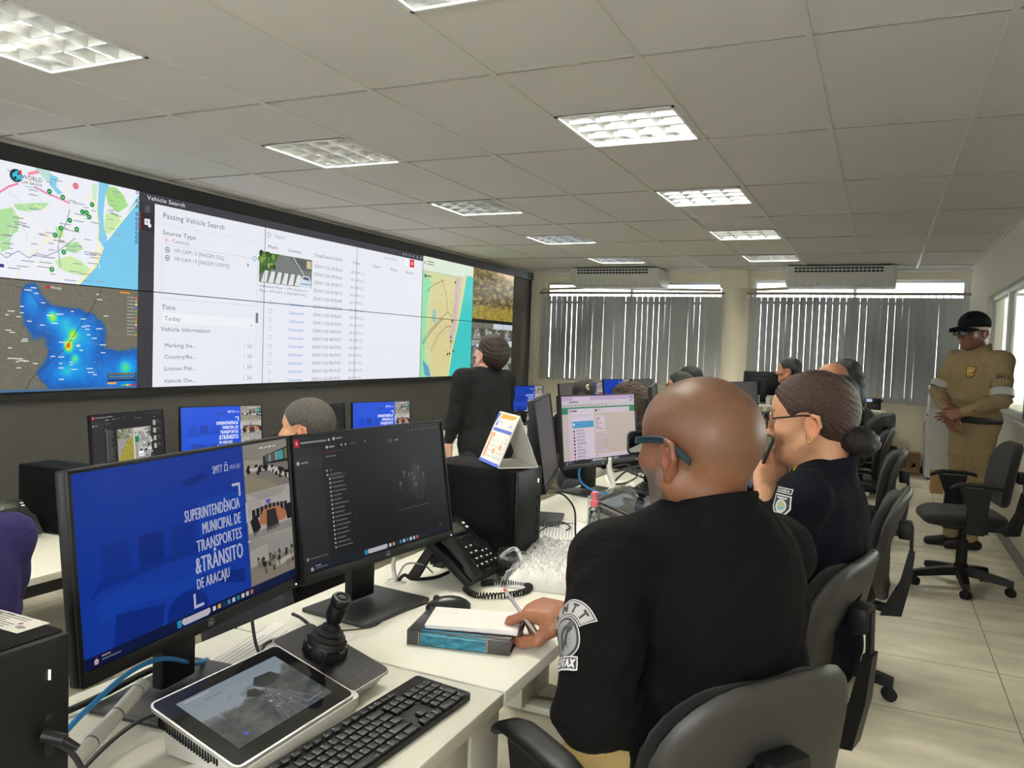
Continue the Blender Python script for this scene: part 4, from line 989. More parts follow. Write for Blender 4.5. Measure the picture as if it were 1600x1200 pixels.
def controller(label, loc, rz, group='touch control panels with joystick'):
    """tall edge at local -X, user at +X, touch screen at -Y, joystick at +Y"""
    t = thing('camera_control_panel', label, 'control panel', loc, rz, group)
    def wedge(x0, x1, y0, y1, z0, z1, r=.012, up=0.):
        o = MB(); pts = [(x+(x0+x1)/2, y+(y0+y1)/2) for x, y in rrect(x1-x0, y1-y0, r)]
        zt = lambda x: z0+(z1-z0)*(x-x0)/(x1-x0)+up
        return pts, zt
    b = MB(); pts, zt = wedge(-.09, .09, -.145, .14, .078, .026)
    n = len(pts); inn = [(x*.96+.0, y*.97) for x, y in pts]
    b.loft([[(x*.93, y*.97, .0 if x > -.05 else .006) for x, y in pts], [(x, y, zt(x)-.016) for x, y in pts], [(x, y, zt(x)) for x, y in pts]]); b.build('housing', m_cream, t)
    def slab(name, x0, x1, y0, y1, r, lift, th, m, ins=0.):
        o = MB(); q = [(x+(x0+x1)/2, y+(y0+y1)/2) for x, y in rrect(x1-x0-2*ins, y1-y0-2*ins, max(.002, r-ins))]
        o.loft([[(x, y, zt(x)+lift) for x, y in q], [(x, y, zt(x)+lift+th) for x, y in q]]); return o.build(name, m, t, smooth=30)
    slab('screen_rim', -.098, .088, -.16, .128, .014, .000, .006, m_sil); slab('touch_screen', -.098, .088, -.16, .128, .014, .0055, .0015, m_glass, .0035)
    SV.build('display', lambda x, y, l: (-.072+.132*y/90, -.128+.224*x/160, zt(-.072+.132*y/90)+.0074+l), m_scrp, t, eps=.00005)
    slab('joystick_plate_rim', -.118, .078, .134, .252, .012, -.004, .005, m_sil); p = slab('joystick_plate', -.118, .078, .134, .252, .012, .0005, .0015, m_brush, .002)
    b = MB(); b.loft([[(x*.93-.02, y+.195-.0, .006) for x, y in rrect(.17, .10, .01)], [(x-.02, y+.193, zt(x-.02)-.004) for x, y in rrect(.19, .112, .01)]]); b.build('plate_base', m_cream, t)
    a = Art(); a.text('Network Keyboard', 0, 0, 2, (150, 150, 148), wid=24); a.build('inscription', lambda x, y, l: (.055+y*.001, .175+x*.0014, zt(.055)+.0024+l), m_prn, p)
    b = MB()
    for k in range(22): y = 0; x = -.088+k*.0058; b.box((x, -.1452, zt(x)-.019), (.0028, .003, .022 if x < .02 else .012))
    b.build('vent', m_blk2, t)
    jc = V((-.035, .193, zt(-.035)+.001)); Tn = M4.Translation(jc) @ M4.Rotation(atan2(.052, .18), 4, 'Y')
    b = MB(); b.lathe([(.040, 0), (.041, .012), (.036, .024), (.034, .026)], Tn, 24)
    for k in range(10): an = 2*pi*k/10; b.add(_bx((0, 0, 0), (.006, .018, .02), .002), Tn @ M4.Rotation(an, 4, 'Z') @ M4.Translation((.0395, 0, .010)))
    b.build('joystick_collar', m_blk, t)
    b = MB(); b.lathe([(.034, .024), (.030, .030), (.0325, .034), (.024, .040), (.026, .044), (.017, .050), (.018, .054), (.010, .060), (.009, .07)], Tn, 24); b.build('joystick_boot', mat('rubber_black', (14, 14, 15), .6), t)
    Tk = Tn @ M4.Translation((0, 0, .062)) @ M4.Rotation(R(4), 4, 'X') @ M4.Rotation(R(8), 4, 'Y')
    b = MB(); b.lathe([(.009, 0), (.015, .006), (.0185, .016), (.0180, .038), (.0165, .041), (.0185, .044), (.0190, .056), (.0165, .060), (.012, .0605), (.011, .058), (.0075, .058), (.007, .0605), (0, .061)], Tk, 24); b.build('joystick', m_blk, t)
    return t
controller('touch control panel with joystick at the near edge of the desk', (-.905, 1.018, DT), 0)
c2 = controller('touch control panel with joystick in front of the chat monitor', (-.86, 3.0, DT), R(-6))
m_clr = mat('clear_acrylic', (245, 248, 248), .03, trans=1., ior=1.25)
t = thing('acrylic_cover', 'clear acrylic cover leaning over the far touch control panel', 'cover', (-.86, 2.97, DT), R(-6))
b = MB(); b.loft([[(-.10, -.16, .105), (.11, -.16, .045), (.11, .16, .045), (-.10, .16, .105)], [(-.10, -.16, .108), (.11, -.16, .048), (.11, .16, .048), (-.10, .16, .108)]]); b.build('sheet', m_clr, t)
b = MB(); b.tube([(-.10, -.16, .1065), (.11, -.16, .0465), (.11, .16, .0465), (-.10, .16, .1065)], .002, n=6, sub=1, closed=True)
for x, y, z in ((-.10, -.16, .105), (.11, -.16, .045), (.11, .16, .045), (-.10, .16, .105)): b.cyl((x, y, 0), (x, y, z), .003, n=6)
b.build('edge', mat('acrylic_edge', (214, 216, 212), .25), t)
# ------------------------------------------------------------------ telephones
m_lcd = mat('lcd_green_grey', (78, 88, 74), .25)
def phone(label, loc, rz, legs=True):
    """faces local +X; handset on the left (-Y)"""
    t = thing('desk_telephone', label, 'telephone', loc, rz, 'black desk telephones'); a = R(36)
    T = M4.Translation((.085, 0, .022)) @ M4.Rotation(a, 4, 'Y')       # local plate: -X runs up the slope
    b = MB(); b.prism([(.0, -.105), (.0, .105), (-.10, .112), (-.118, .10), (-.205, .092), (-.21, .085), (-.21, -.105), (-.20, -.112)], -.012, .012, T, bev=.004); b.build('body', m_gry if not legs else m_blk, t)
    b = MB()
    for sy in (-.07, .06): b.loft([[(x, y, z) for x, y, z in ((-.055, sy-.008, .118), (-.035, sy-.008, .108), (-.10, sy-.008, 0), (-.135, sy-.008, 0))], [(x, y, z) for x, y, z in ((-.055, sy+.008, .118), (-.035, sy+.008, .108), (-.10, sy+.008, 0), (-.135, sy+.008, 0))]])
    b.box((-.06, -.005, .06), (.012, .12, .03)); b.build('stand', m_blk2, t)
    b = MB(); b.add(_bx((-.168, .026, .013), (.042, .085, .004), .002), T); d = b.build('display_frame', m_gry, t)
    b = MB(); b.add(_bx((-.168, .024, .0155), (.030, .062, .002), .001), T); b.build('display', m_lcd, d)
    def pkey(x, y, sx, sy, hh=.005, mark=None):
        b = MB(); b.add(_bx((x, y, .0135), (sx, sy, hh), .0015), T)
        if mark: b.add(_bx((x-.001, y-.001, .0135+hh/2), (mark[0], mark[1], .0008), 0), T, mi=1)
        b.build('key', [m_key, m_paper], t)
    for r in range(4):
        for c in range(3): pkey(-.098+.022*r, -.030+.026*c, .012, .018, .005, (.004, .008))
    for r in range(3):
        for c in range(2): pkey(-.070+.019*r, .050+.022*c, .009, .015, .004, (.004, .006))
    for c in range(4): pkey(-.134, -.012+.024*c, .007, .017, .003)
    for q in range(2): pkey(-.176+.016*q, .0825, .009, .015, .003, (.007, .013))
    pkey(-.012, .005, .007, .03, .003)
    b = MB(); b.cyl(T@V((-.095, .062, .011)), T@V((-.095, .062, .016)), .016, .014, n=20); b.cyl(T@V((-.095, .062, .015)), T@V((-.095, .062, .0185)), .006, .005, n=14); b.build('navigation_key', m_blk, t)
    b = MB(); rings = []
    for k in range(15):
        u = k/14; x = -.215+.215*u; e = abs(u-.5)*2; hgt = .030+.016*(1-e**2)-.0*e; wd = .020+.006*e**3; zz = hgt; low = .012 if e > .62 else .022
        rings.append([T@V((x, -.078+wd*sx, z)) for sx, z in ((-1, low+.004), (-.8, zz-.004), (-.4, zz), (.4, zz), (.8, zz-.004), (1, low+.004), (.7, low), (-.7, low))])
    b.loft(rings); b.build('handset', m_blk, t, smooth=60)
    A = Art(); A.text('Yealink', 0, 0, 3, (206, 208, 208), wid=16, bold=.02); A.build('maker_name', lambda x, y, l: T@V((-.198+y*.001, .0+x*.0016, .0125+l)), m_prn, t)
    return t
phone('black desk telephone with coiled cord beside the near dark monitor', (-1.045, 1.955, DT), R(-3))
phone('dark grey desk telephone at the left edge of the lower desk', (-3.40, 2.17, .49), R(-8), legs=False)
def coil(path, r, turns, wr):
    b = MB(); P = [V(p) for p in path]; Q = []
    N = 60
    def at(u):
        f = u*(len(P)-1); i = min(int(f), len(P)-2); t = f-i; a, b_, c, d = P[max(i-1, 0)], P[i], P[i+1], P[min(i+2, len(P)-1)]
        return .5*((2*b_)+(c-a)*t+(2*a-5*b_+4*c-d)*t*t+(3*b_-a-3*c+d)*t**3)
    n = turns*8
    for k in range(n+1):
        u = k/n; p = at(u); d = (at(min(1, u+.01))-at(max(0, u-.01))).normalized(); x = V((0, 0, 1)).cross(d).normalized(); y = d.cross(x); an = 2*pi*k/8
        Q.append(p+x*cos(an)*r+y*sin(an)*r)
    b.tube(Q, wr, n=5, sub=1); return b
tag(coil([(-.975, 1.845, .752), (-.93, 1.82, .749), (-.87, 1.85, .749), (-.832, 1.91, .749), (-.84, 1.965, .749), (-.89, 1.965, .749), (-.94, 1.94, .750), (-.955, 1.91, .752)], .0072, 58, .0021).build('coiled_cord', m_blk, smooth=60), 'black coiled handset cord looping on the desk beside the telephone', 'cord')

# ------------------------------------------------------------------ mouse, book, pad, pen
t = thing('computer_mouse', 'black mouse between the monitor base and the note pad', 'mouse', (-.945, 1.703, DT), R(127))
b = MB(); rings = []
for k in range(13):
    u = k/12; y = -.056+.112*u; w_ = .031*sqrt(max(.02, 1-(2*u-1)**4))*(1-.12*u); h_ = .036*sqrt(max(.03, 1-(2*(u*.92+.0)-.9)**2))
    rings.append([(w_*cos(a), y, max(0, h_*sin(a)) if sin(a) > 0 else 0.001) for a in [2*pi*q/18 for q in range(18)]])
b.loft(rings); b.build('shell', mat('mouse_black', (24, 25, 27), .32), t, smooth=70)
b = MB(); b.cyl((-.003, .030, .030), (.003, .030, .030), .009, n=14); b.build('wheel', m_gry, t)
t = thing('book', 'thick dark hardback with a teal spine panel under the note pad', 'book', (-.815, 1.555, DT), R(13))
# spine at -Y side facing the camera
b = MB(); b.box((0, 0, .0165), (.222, .125, .026)); b.build('pages', m_paper, t)
b = MB(); b.box((0, .0, .0025), (.232, .14, .005), bev=.001); b.box((0, 0, .0305), (.232, .14, .005), bev=.001); b.box((0, -.068, .0165), (.232, .006, .033), bev=.002)
b.build('cover', mat('book_cover', (58, 58, 57), .28, noise=.08, nscale=20), t)
A = Art(); A.grid(0, 0, 72, 20, 24, 7, lambda u, v: jit(mixc((12, 84, 108), (44, 136, 160), max(0, .5+fbm(u*6, v*4, 2))), 6)); A.up(); A.line([(0, 3), (72, 4)], .8, (150, 196, 206)); A.rect(-2, 0, -1.2, 20, (190, 170, 130)); A.rect(73, 0, 73.8, 20, (190, 170, 130))
A.build('spine_panel', lambda x, y, l: (-.085+x*.00205, -.0715-l, .0315-y*.00145), print_mat('gloss_print', .2), t)
A = Art(); A.rect(0, 0, 72, 8, (18, 96, 120)); A.build('cover_panel', lambda x, y, l: (-.085+x*.00205, -.068+y*.002, .0332+l), print_mat('gloss_print', .2), t)
t = thing('note_pad', 'white note pad with red handwriting on top of the teal book', 'note pad', (-.803, 1.570, DT+.0335), R(17))
b = MB(); b.box((.004, 0, .004), (.205, .122, .005), bev=.001)
for k in range(4): b.box((.004-.001*k, .001*k, .0058+.0011*k), (.205, .122, .0009), rot=R(.6*k))
b.build('sheets', m_paper, t)
A = Art(); rr = random.Random(5)
for k in range(3):
    x = 0
    for q in range(9+k):
        A.line([(x, 6*k+rr.uniform(-1, 1)), (x+1, 6*k+rr.uniform(-1.8, 1.8)), (x+2, 6*k+rr.uniform(-1.4, 1.4))], .28, (206, 120, 128)); x += 2.5 if q % 4 else 4
A.build('handwriting', lambda x, y, l: (-.092+x*.0016, .046-y*.0022+x*.0002, .0103+l), m_prn, t)
b = MB(); b.box((.112, .0, .004), (.006, .126, .008), bev=.002); b.box((.0, .062, .004), (.22, .012, .006), bev=.001); b.build('binding', mat('binding_dark', (46, 42, 42), .4), t)
t = thing('pen', 'transparent ballpoint with a red end in the writing hand', 'pen', (0, 0, 0))
pa, pb = V((-.742, 1.605, .846)), V((-.640, 1.545, .786)); pd = (pb-pa).normalized(); t.location = pb
b = MB(); b.cyl(V((0, 0, 0))-pd*.012, pa-pb, .0040, n=8); b.cyl((0, 0, 0), -pd*.013, .0012, .0036, n=8); b.build('barrel', mat('pen_clear', (214, 212, 214), .1, trans=.35), t, smooth=30)
b = MB(); b.cyl(-pd*.01, (pa-pb)*.97, .0017, n=6); b.build('ink_tube', mat('ink_violet', (96, 60, 90), .4), t)
b = MB(); b.cyl(pa-pb, (pa-pb)-pd*.009, .0043, .0036, n=8); b.build('end_plug', mat('pen_red', (196, 36, 50), .35), t)

# ------------------------------------------------------------------ calendar on the tower
t = thing('desk_calendar', 'white tent desk calendar with orange and blue month page on the tower', 'calendar', (-1.015, 2.175, 1.042), R(-44))
# local: page faces -Y, ridge along X, width .175
W_, H_, D_ = .172, .150, .062
def leaf(sgn, yb, m, nm, th=.002):
    b = MB(); n_ = V((0, sgn*H_, D_)).normalized()*th
    q = [V((-W_/2, sgn*D_*1.0, .002)), V((W_/2, sgn*D_, .002)), V((W_/2, 0, H_)), V((-W_/2, 0, H_))]
    b.loft([[p for p in q], [p+V((0, sgn*th*.9, th*.4)) for p in q]]); return b.build(nm, m, t, smooth=0)
leaf(-1, 0, m_white, 'front_board'); leaf(1, 0, m_white, 'back_board')
b = MB(); b.box((0, 0, .002), (W_, 2*D_-.004, .003)); b.build('floor_flap', m_white, t)
b = MB(); b.tube([(-W_/2+.004, 0, H_+.001), (W_/2-.004, 0, H_+.001)], .004, n=8, sub=1); b.build('ridge', m_white, t)
A = Art(); A.rect(0, 0, 60, 52, (240, 238, 228)); A.up(); A.rect(0, 0, 10, 14, (70, 100, 190)); A.poly([(4, 1), (58, 1), (50, 5), (8, 6)], (226, 160, 70)); A.up(); A.poly([(0, 14), (10, 0), (14, 0), (4, 14)], (240, 238, 228))
A.text('NOVEMBRO', 40, 13.6, 3.2, (120, 140, 200), wid=14); A.text('2024', 14, 11, 3, (100, 120, 190), wid=9)
for k in range(7): A.rect(8+7*k, 8.2, 11+7*k, 9, (200, 196, 186))
A.rect(4, 16, 58, 19.4, (70, 100, 190)); A.up()
for k in range(7): A.text('DSTQQSS'[k], 8.2+7.2*k, 18.8, 2, (236, 238, 244), al='c')
n = 1
for r in range(5):
    for c in range(7):
        if r == 0 and c < 5 or n > 30: continue
        x, y = 8+7.3*c, 25+5.1*r; hol = c == 0 or n in (15, 20)
        if hol: A.rect(x-2.6, y-3.8, x+2.6, y+.8, (232, 136, 50)); A.up()
        A.text(str(n), x, y, 2.6, (250, 246, 236) if hol else (110, 116, 140), al='c'); n += 1
for k in range(2): A.rect(4+7.5*k, 21.2, 9+7.5*k, 25.5, (232, 150, 70))
A.rect(0, 49, 60, 52, (90, 110, 210)); A.up()
A.build('month_page', lambda x, y, l: V((-W_/2+W_*x/60, -D_*(y/52)*1.0-.0026-l, .002+H_*(1-y/52)+.0013)), m_prn, t)

# ------------------------------------------------------------------ clear bag, mug, bottle, papers
m_bag = mat('plastic_film', (236, 238, 238), .10, trans=0., ior=1.12, spec=.9)
nt = m_bag.node_tree; tb = nt.nodes.new('ShaderNodeBsdfTransparent'); mxb = nt.nodes.new('ShaderNodeMixShader'); lw = nt.nodes.new('ShaderNodeLayerWeight'); lw.inputs['Blend'].default_value = .45
nt.links.new(lw.outputs['Facing'], mxb.inputs[0]); nt.links.new(tb.outputs[0], mxb.inputs[1]); nt.links.new(nt.nodes['Principled BSDF'].outputs[0], mxb.inputs[2]); nt.links.new(mxb.outputs[0], nt.nodes['Material Output'].inputs['Surface'])
nt.nodes['Principled BSDF'].inputs['Transmission Weight'].default_value = 0.
m_cont = mat('bag_contents', (240, 238, 230), .6, noise=.05, nscale=15)
t = thing('plastic_bag', 'crumpled clear plastic bag holding white cloth behind the pen', 'bag', (-.835, 2.15, DT), R(8))
def crumple(sx, sy, h, seed, amp, n=44, top=1.):
    b = MB(); vs = {}
    for i in range(n+1):
        for j in range(n+1):
            u, v = i/n*2-1, j/n*2-1; e = max(0, 1-max(abs(u), abs(v))**5)
            z = h*e**.55*(1-.18*u*v); p = V((u*7, v*7, seed)); q = V((u*16, v*16, seed))
            r1 = 1-abs(mnoise.noise(p))*2; r2 = 1-abs(mnoise.noise(q))*2
            z += (amp*(r1*r1-.3)+amp*.5*(r2*r2-.3))*e**.5; du = .05*mnoise.noise(V((v*4, seed, u))); dv = .05*mnoise.noise(V((u*4, seed+3, v)))
            vs[i, j] = b.bm.verts.new((sx*(u+du*e), sy*(v+dv*e), max(.0005, z)))
    for i in range(n):
        for j in range(n): b.face([vs[i, j], vs[i+1, j], vs[i+1, j+1], vs[i, j+1]])
    b.poly([(-sx, -sy, .0004), (-sx, sy, .0004), (sx, sy, .0004), (sx, -sy, .0004)]); return b
crumple(.098, .185, .056, 2.3, .005).build('contents', m_cont, t, smooth=60)
crumple(.112, .20, .068, 7.7, .013, 60).build('film', m_bag, t, smooth=25)
b = MB(); b.tube([(-.09, -.12, .06), (-.12, -.16, .075), (-.10, -.10, .085), (-.06, -.16, .07)], .006, n=6); b.build('twist', m_bag, t)
m_gl = mat('mug_glass', (246, 250, 249), .02, trans=1., ior=1.45)
t = thing('glass_mug', 'small clear glass mug squeezed between the telephone and the bag', 'mug', (-.985, 2.035+.095, DT))
t.location = (-.93, 2.02, DT)
b = MB(); b.lathe([(0, 0), (.030, 0), (.034, .004), (.035, .085), (.032, .085), (.031, .01), (0, .008)], n=24); b.build('cup', m_gl, t, smooth=50)
b = MB(); b.tube([(.034, .0, .07), (.055, 0, .068), (.060, 0, .045), (.052, 0, .025), (.034, 0, .02)], .0045, n=8); b.build('handle', m_gl, t)
t.rotation_euler = (0, 0, R(60))
t = thing('spray_bottle', 'small clear spray bottle with a pink pump in front of the chat monitor', 'bottle', (-.945, 2.80, DT))
b = MB(); b.lathe([(0, 0), (.020, 0), (.0215, .004), (.0215, .062), (.016, .072), (.011, .074), (.011, .08), (.0095, .08), (.0095, .072), (.0195, .060), (.0195, .004), (0, .003)], n=22); b.build('flask', m_gl, t, smooth=50)
b = MB(); b.lathe([(0, .004), (.019, .004), (.019, .036), (0, .036)], n=20); b.build('liquid', mat('sanitiser', (240, 246, 248), .02, trans=1., ior=1.33), t, smooth=50)
m_pink = mat('pump_pink', (238, 120, 130), .35)
b = MB(); b.lathe([(.0118, .075), (.016, .076), (.016, .094), (.013, .097), (.0095, .098), (.0095, .112), (.0115, .113), (.0115, .128), (.008, .131), (0, .131)], n=20); b.cyl((0, 0, .122), (-.015, 0, .122), .004, n=8); b.build('pump', m_pink, t, smooth=40)
b = MB(); b.cyl((0, 0, .008), (0, 0, .08), .0014, n=6); b.build('dip_tube', m_white, t)
t = thing('blue_stopper', 'tiny blue stopper lying beside the spray bottle', 'stopper', (-.905, 2.83, DT)); b = MB(); b.cyl((0, 0, .005), (.012, .03, .005), .005, n=10); b.build('plug', mat('cap_blue', (40, 70, 170), .35), t)
def sheets(name, label, c, w_, h_, rz, n, seed, z=DT, text=True, grp=None):
    t = thing(name, label, 'paper', (c[0], c[1], z), rz, grp); r = random.Random(seed); b = MB()
    for k in range(n):
        a = R(r.uniform(-5, 5)); dx, dy = r.uniform(-.012, .012), r.uniform(-.012, .012); g = 6
        T = M4.Translation((dx, dy, .0012+.0016*k)) @ M4.Rotation(a, 4, 'Z')
        for i in range(g):
            for j in range(g):
                f = lambda i, j: T@V((w_*(i/g-.5), h_*(j/g-.5), .004*max(0, mnoise.noise(V((i*.5, j*.5, seed+k))))))
                b.poly([f(i, j), f(i+1, j), f(i+1, j+1), f(i, j+1)])
    bmesh.ops.remove_doubles(b.bm, verts=b.bm.verts, dist=.0001); b.build('sheet', m_paper, t, smooth=60)
    if text:
        A = Art()
        for k in range(15): A.rect(0, 3*k, r.uniform(26, 44), 3*k+.8, (176, 176, 178))
        A.build('print', lambda x, y, l: (-w_*.4+y*w_*.8/45, -h_*.42+x*h_*.84/44, .0012+.0016*n+.0045+l), m_prn, t)
    return t
sheets('paper_stack', 'loose white printed sheets behind the calendar tower', (-1.03, 2.62), .21, .29, R(20), 5, 3)
sheets('paper_stack', 'white papers under the crumpled bag corner near the keyboard', (-.83, 2.44), .2, .26, R(-24), 3, 5, text=False)
sheets('printed_page', 'faint printed page under the cables between the two near monitors', (-1.13, 1.30), .21, .29, R(12), 1, 8)
sheets('printed_page', 'crumpled printed pages at the bottom left beside the near tower', (-.86, .74), .21, .25, R(-30), 3, 9)
b = MB(); b.box((0, 0, .009), (.06, .07, .018), bev=.003); b.box((.031, 0, .009), (.002, .02, .008)); o = b.build('card_reader', m_blk); o.location = (-.99, 2.40, DT); o.rotation_euler = (0, 0, R(15))
tag(o, 'small flat black device behind the plastic bag beside the tower', 'device')

# ------------------------------------------------------------------ cables
m_cab = mat('cable_black', (18, 18, 19), .5); m_cblue = mat('cable_blue', (46, 134, 204), .4); m_cwhite = mat('cable_white', (226, 225, 218), .5)
m_cgrey = mat('cable_grey', (130, 130, 128), .5)
z0 = DT+.004
def cable(label, pts, r=.003, m=m_cab, grp=None, nm='cable', n=8):
    b = MB(); b.tube(pts, r, n=n, sub=10); return tag(b.build(nm, m, smooth=60), label, 'cable', grp)
cable('blue network cable arching over the base of the near slide monitor', [(-1.14, .62, z0+.01), (-1.10, .72, z0+.008), (-1.10, .82, z0+.06), (-1.12, .92, z0+.085), (-1.13, 1.0, z0+.08), (-1.16, 1.10, z0+.03), (-1.21, 1.18, z0)], .0045, m_cblue)
b = MB(); pts = [(-1.03, .70, z0+.014), (-1.05, .77, z0+.02), (-1.08, .84, z0+.03), (-1.10, .90, z0+.045), (-1.12, .95, z0+.055)]
b.tube(pts, .012, n=12, sub=8); o = b.build('cable_sleeve', m_cwhite, smooth=60); tag(o, 'white spiral cable sleeve below the near slide monitor', 'sleeve')
b = MB()
for k in range(1, 5): p = V(pts[k-1]).lerp(V(pts[k]), .6); q = p+(V(pts[k])-V(pts[k-1])).normalized()*.003; b.cyl(p, q, .0124, n=12)
b.build('spiral_gap', m_cgrey, o)
cable('black cable hanging from the plug on the near tower', [(-.855, .60, .92), (-.845, .618, .90), (-.835, .63, .86), (-.83, .63, .80), (-.83, .60, z0+.002), (-.85, .56, z0)], .0035)
t = thing('usb_plug', 'black plug sticking out of the near tower front', 'plug', (-.864, .595, .928)); b = MB(); b.cyl((.0, 0, 0), (.022, .012, -.006), .008, .007, n=10); b.cyl((.02, .011, -.005), (.034, .02, -.016), .005, .004, n=10); b.build('body', m_blk, t)
cable('thin black cord curling over the papers beside the near tower', [(-.86, .66, z0+.016), (-.90, .72, z0+.03), (-.87, .80, z0+.03), (-.82, .80, z0+.02), (-.80, .74, z0+.016), (-.84, .68, z0+.016)], .0022)
cable('black cord lying along the sleeve behind the near control panel', [(-.97, .66, z0), (-1.02, .78, z0+.03), (-1.05, .90, z0+.035), (-1.03, 1.0, z0+.018), (-1.05, 1.12, z0+.006), (-1.12, 1.25, z0)], .0035)
cable('black video cable dropping from the near slide monitor', [(-1.15, 1.02, .93), (-1.17, 1.05, .86), (-1.17, 1.05, .80), (-1.20, 1.0, .775), (-1.22, .93, .757), (-1.24, .85, z0+.002)], .006)
cable('black cable looping on the printed page between the monitors', [(-1.22, 1.30, .88), (-1.19, 1.28, .82), (-1.13, 1.24, z0+.012), (-1.08, 1.24, z0+.01), (-1.05, 1.30, z0+.012), (-1.08, 1.36, z0+.012), (-1.13, 1.34, z0+.012), (-1.13, 1.26, z0+.02), (-1.07, 1.19, z0+.016), (-1.03, 1.17, z0+.012)], .0035)
cable('black cable running from under the dark monitor to the control panel', [(-1.22, 1.45, z0+.012), (-1.18, 1.43, z0+.016), (-1.13, 1.395, z0+.022), (-1.08, 1.375, z0+.014), (-1.04, 1.33, z0+.006)], .004)
cable('thin black mouse cord crossing the monitor base', [(-.955, 1.735, z0+.012), (-.985, 1.70, z0+.012), (-1.0, 1.62, z0+.014), (-1.02, 1.55, z0+.014), (-1.01, 1.47, z0+.014), (-1.07, 1.40, z0+.014), (-1.15, 1.36, z0+.006), (-1.17, 1.28, z0)], .0018)
b = MB(); b.lathe([(.030, 0), (.030, .003), (.022, .004), (.021, .001)], n=24); b.lathe([(.021, .0012), (0, .0012)], n=24); o = b.build('cable_grommet', m_cwhite, smooth=40); o.location = (-1.185, 1.83, DT); tag(o, 'round white cable grommet in the desk beside the near telephone', 'grommet')
cable('white cable rising out of the desk grommet', [(-1.185, 1.83, z0-.002), (-1.19, 1.825, .79), (-1.175, 1.81, .83), (-1.165, 1.77, .87), (-1.15, 1.70, .91)], .006, m_cwhite)
cable('black adapter cable at the desk grommet behind the telephone', [(-1.18, 1.84, z0), (-1.155, 1.83, z0+.02), (-1.14, 1.85, z0+.006), (-1.10, 1.90, z0+.004), (-1.09, 1.96, z0+.006)], .005)
cable('grey looped wire at the desk grommet', [(-1.18, 1.825, z0), (-1.16, 1.84, .79), (-1.13, 1.88, .785), (-1.12, 1.92, z0+.01)], .0025, m_cgrey)
cable('black cord hanging over the front of the calendar tower', [(-.885, 2.25, .96), (-.86, 2.27, .945), (-.84, 2.30, .90), (-.845, 2.33, .82), (-.83, 2.33, z0+.012), (-.79, 2.38, z0+.004)], .003)
cable('long black cord waving across the desk to the hidden keyboard', [(-1.05, 2.50, z0+.014), (-1.06, 2.66, z0+.012), (-1.01, 2.76, z0+.004), (-.95, 2.70, z0), (-.90, 2.62, z0), (-.87, 2.70, z0), (-.86, 2.78, z0)], .0026)
cable('short black cord on the papers behind the calendar tower', [(-1.10, 2.60, z0+.014), (-1.05, 2.72, z0+.014), (-.99, 2.67, z0+.014), (-.985, 2.62, z0+.01)], .0026)
cable('blue network cable bending below the chat monitor', [(-1.17, 3.38, .90), (-1.21, 3.36, .86), (-1.20, 3.36, .80), (-1.13, 3.36, .765), (-1.05, 3.36, .758)], .005, m_cblue)
cable('white sleeved cables under the chat monitor', [(-1.12, 3.50, .90), (-1.10, 3.46, .84), (-1.07, 3.42, .79), (-1.09, 3.40, z0+.01)], .013, m_cwhite)
cable('black looped cables under the right of the chat monitor', [(-1.1, 3.50, .86), (-1.05, 3.56, .87), (-1.01, 3.60, .82), (-1.06, 3.58, .78), (-1.09, 3.50, .79), (-1.05, 3.62, .84), (-.98, 3.70, .80), (-1.02, 3.62, .76)], .0045)
cable('thin grey loop of wire behind the far control panel', [(-1.06, 3.52, .77), (-1.0, 3.62, .82), (-.96, 3.68, .81), (-.97, 3.62, .765)], .003, m_cgrey)
cable('tangled black cables below the monitors of the right row', [(-1.25, 4.0, .76), (-1.1, 4.05, .80), (-1.0, 4.0, .78), (-1.15, 3.92, .79), (-1.05, 3.85, .77)], .006)

# ------------------------------------------------------------------ far end furniture
m_cabn = mat('cabinet_white', (208, 209, 208), .5)
t = thing('filing_cabinet', 'white office cabinet behind the standing officer', 'cabinet', (.74, 10.82, 0))
b = MB(); b.box((0, 0, .42), (.40, .50, .80), bev=.004); b.build('body', m_cabn, t)
b = MB(); b.box((-.206, 0, .42), (.016, .49, .76), bev=.003); d = b.build('door', m_cabn, t)
b = MB(); b.tube([(-.214, -.19, .56), (-.235, -.19, .565), (-.235, -.19, .69), (-.214, -.19, .695)], .006, n=8, sub=3); b.build('handle', m_chrome, d)
b = MB(); b.cyl((-.213, -.21, .77), (-.222, -.21, .77), .012, n=12); b.build('lock', m_blk2, d)
b = MB(); b.box((-.005, 0, .826), (.42, .52, .02), bev=.003); b.build('top_panel', m_cabn, t)
b = MB(); b.box((0, 0, .012), (.38, .48, .024)); b.build('plinth', m_blk2, t)
t = thing('mini_fridge', 'white box shaped unit standing on the filing cabinet', 'appliance', (.72, 10.80, .836))
b = MB(); b.box((0, .02, .14), (.36, .38, .278), bev=.012); b.build('body', m_cabn, t)
b = MB(); b.box((0, -.18, .14), (.36, .03, .278), bev=.008); d = b.build('door', m_cabn, t)
b = MB(); b.box((-.12, -.198, .09), (.012, .008, .05), bev=.003); b.build('handle', m_alu, d)
b = MB(); b.box((0, 0, .02), (.16, .1, .04), bev=.01); o = b.build('small_device', m_gry); o.location = (.78, 10.78, 1.116); tag(o, 'small dark device on top of the white unit by the officer', 'device')
m_card = mat('cardboard_printed', (120, 92, 66), .7, noise=.35, nscale=5); m_card2 = mat('cardboard_plain', (150, 118, 84), .75, noise=.06, nscale=14)
t = thing('cardboard_box', 'long printed cardboard box with a dark round picture against the back wall', 'box', (.285, 10.97, 0))
b = MB(); b.box((0, 0, .13), (.42, .18, .25), bev=.004); b.build('carton', m_card, t)
b = MB(); b.box((0, .01, .262), (.42, .20, .012)); b.build('lid', mat('carton_red', (136, 84, 58), .7), t)
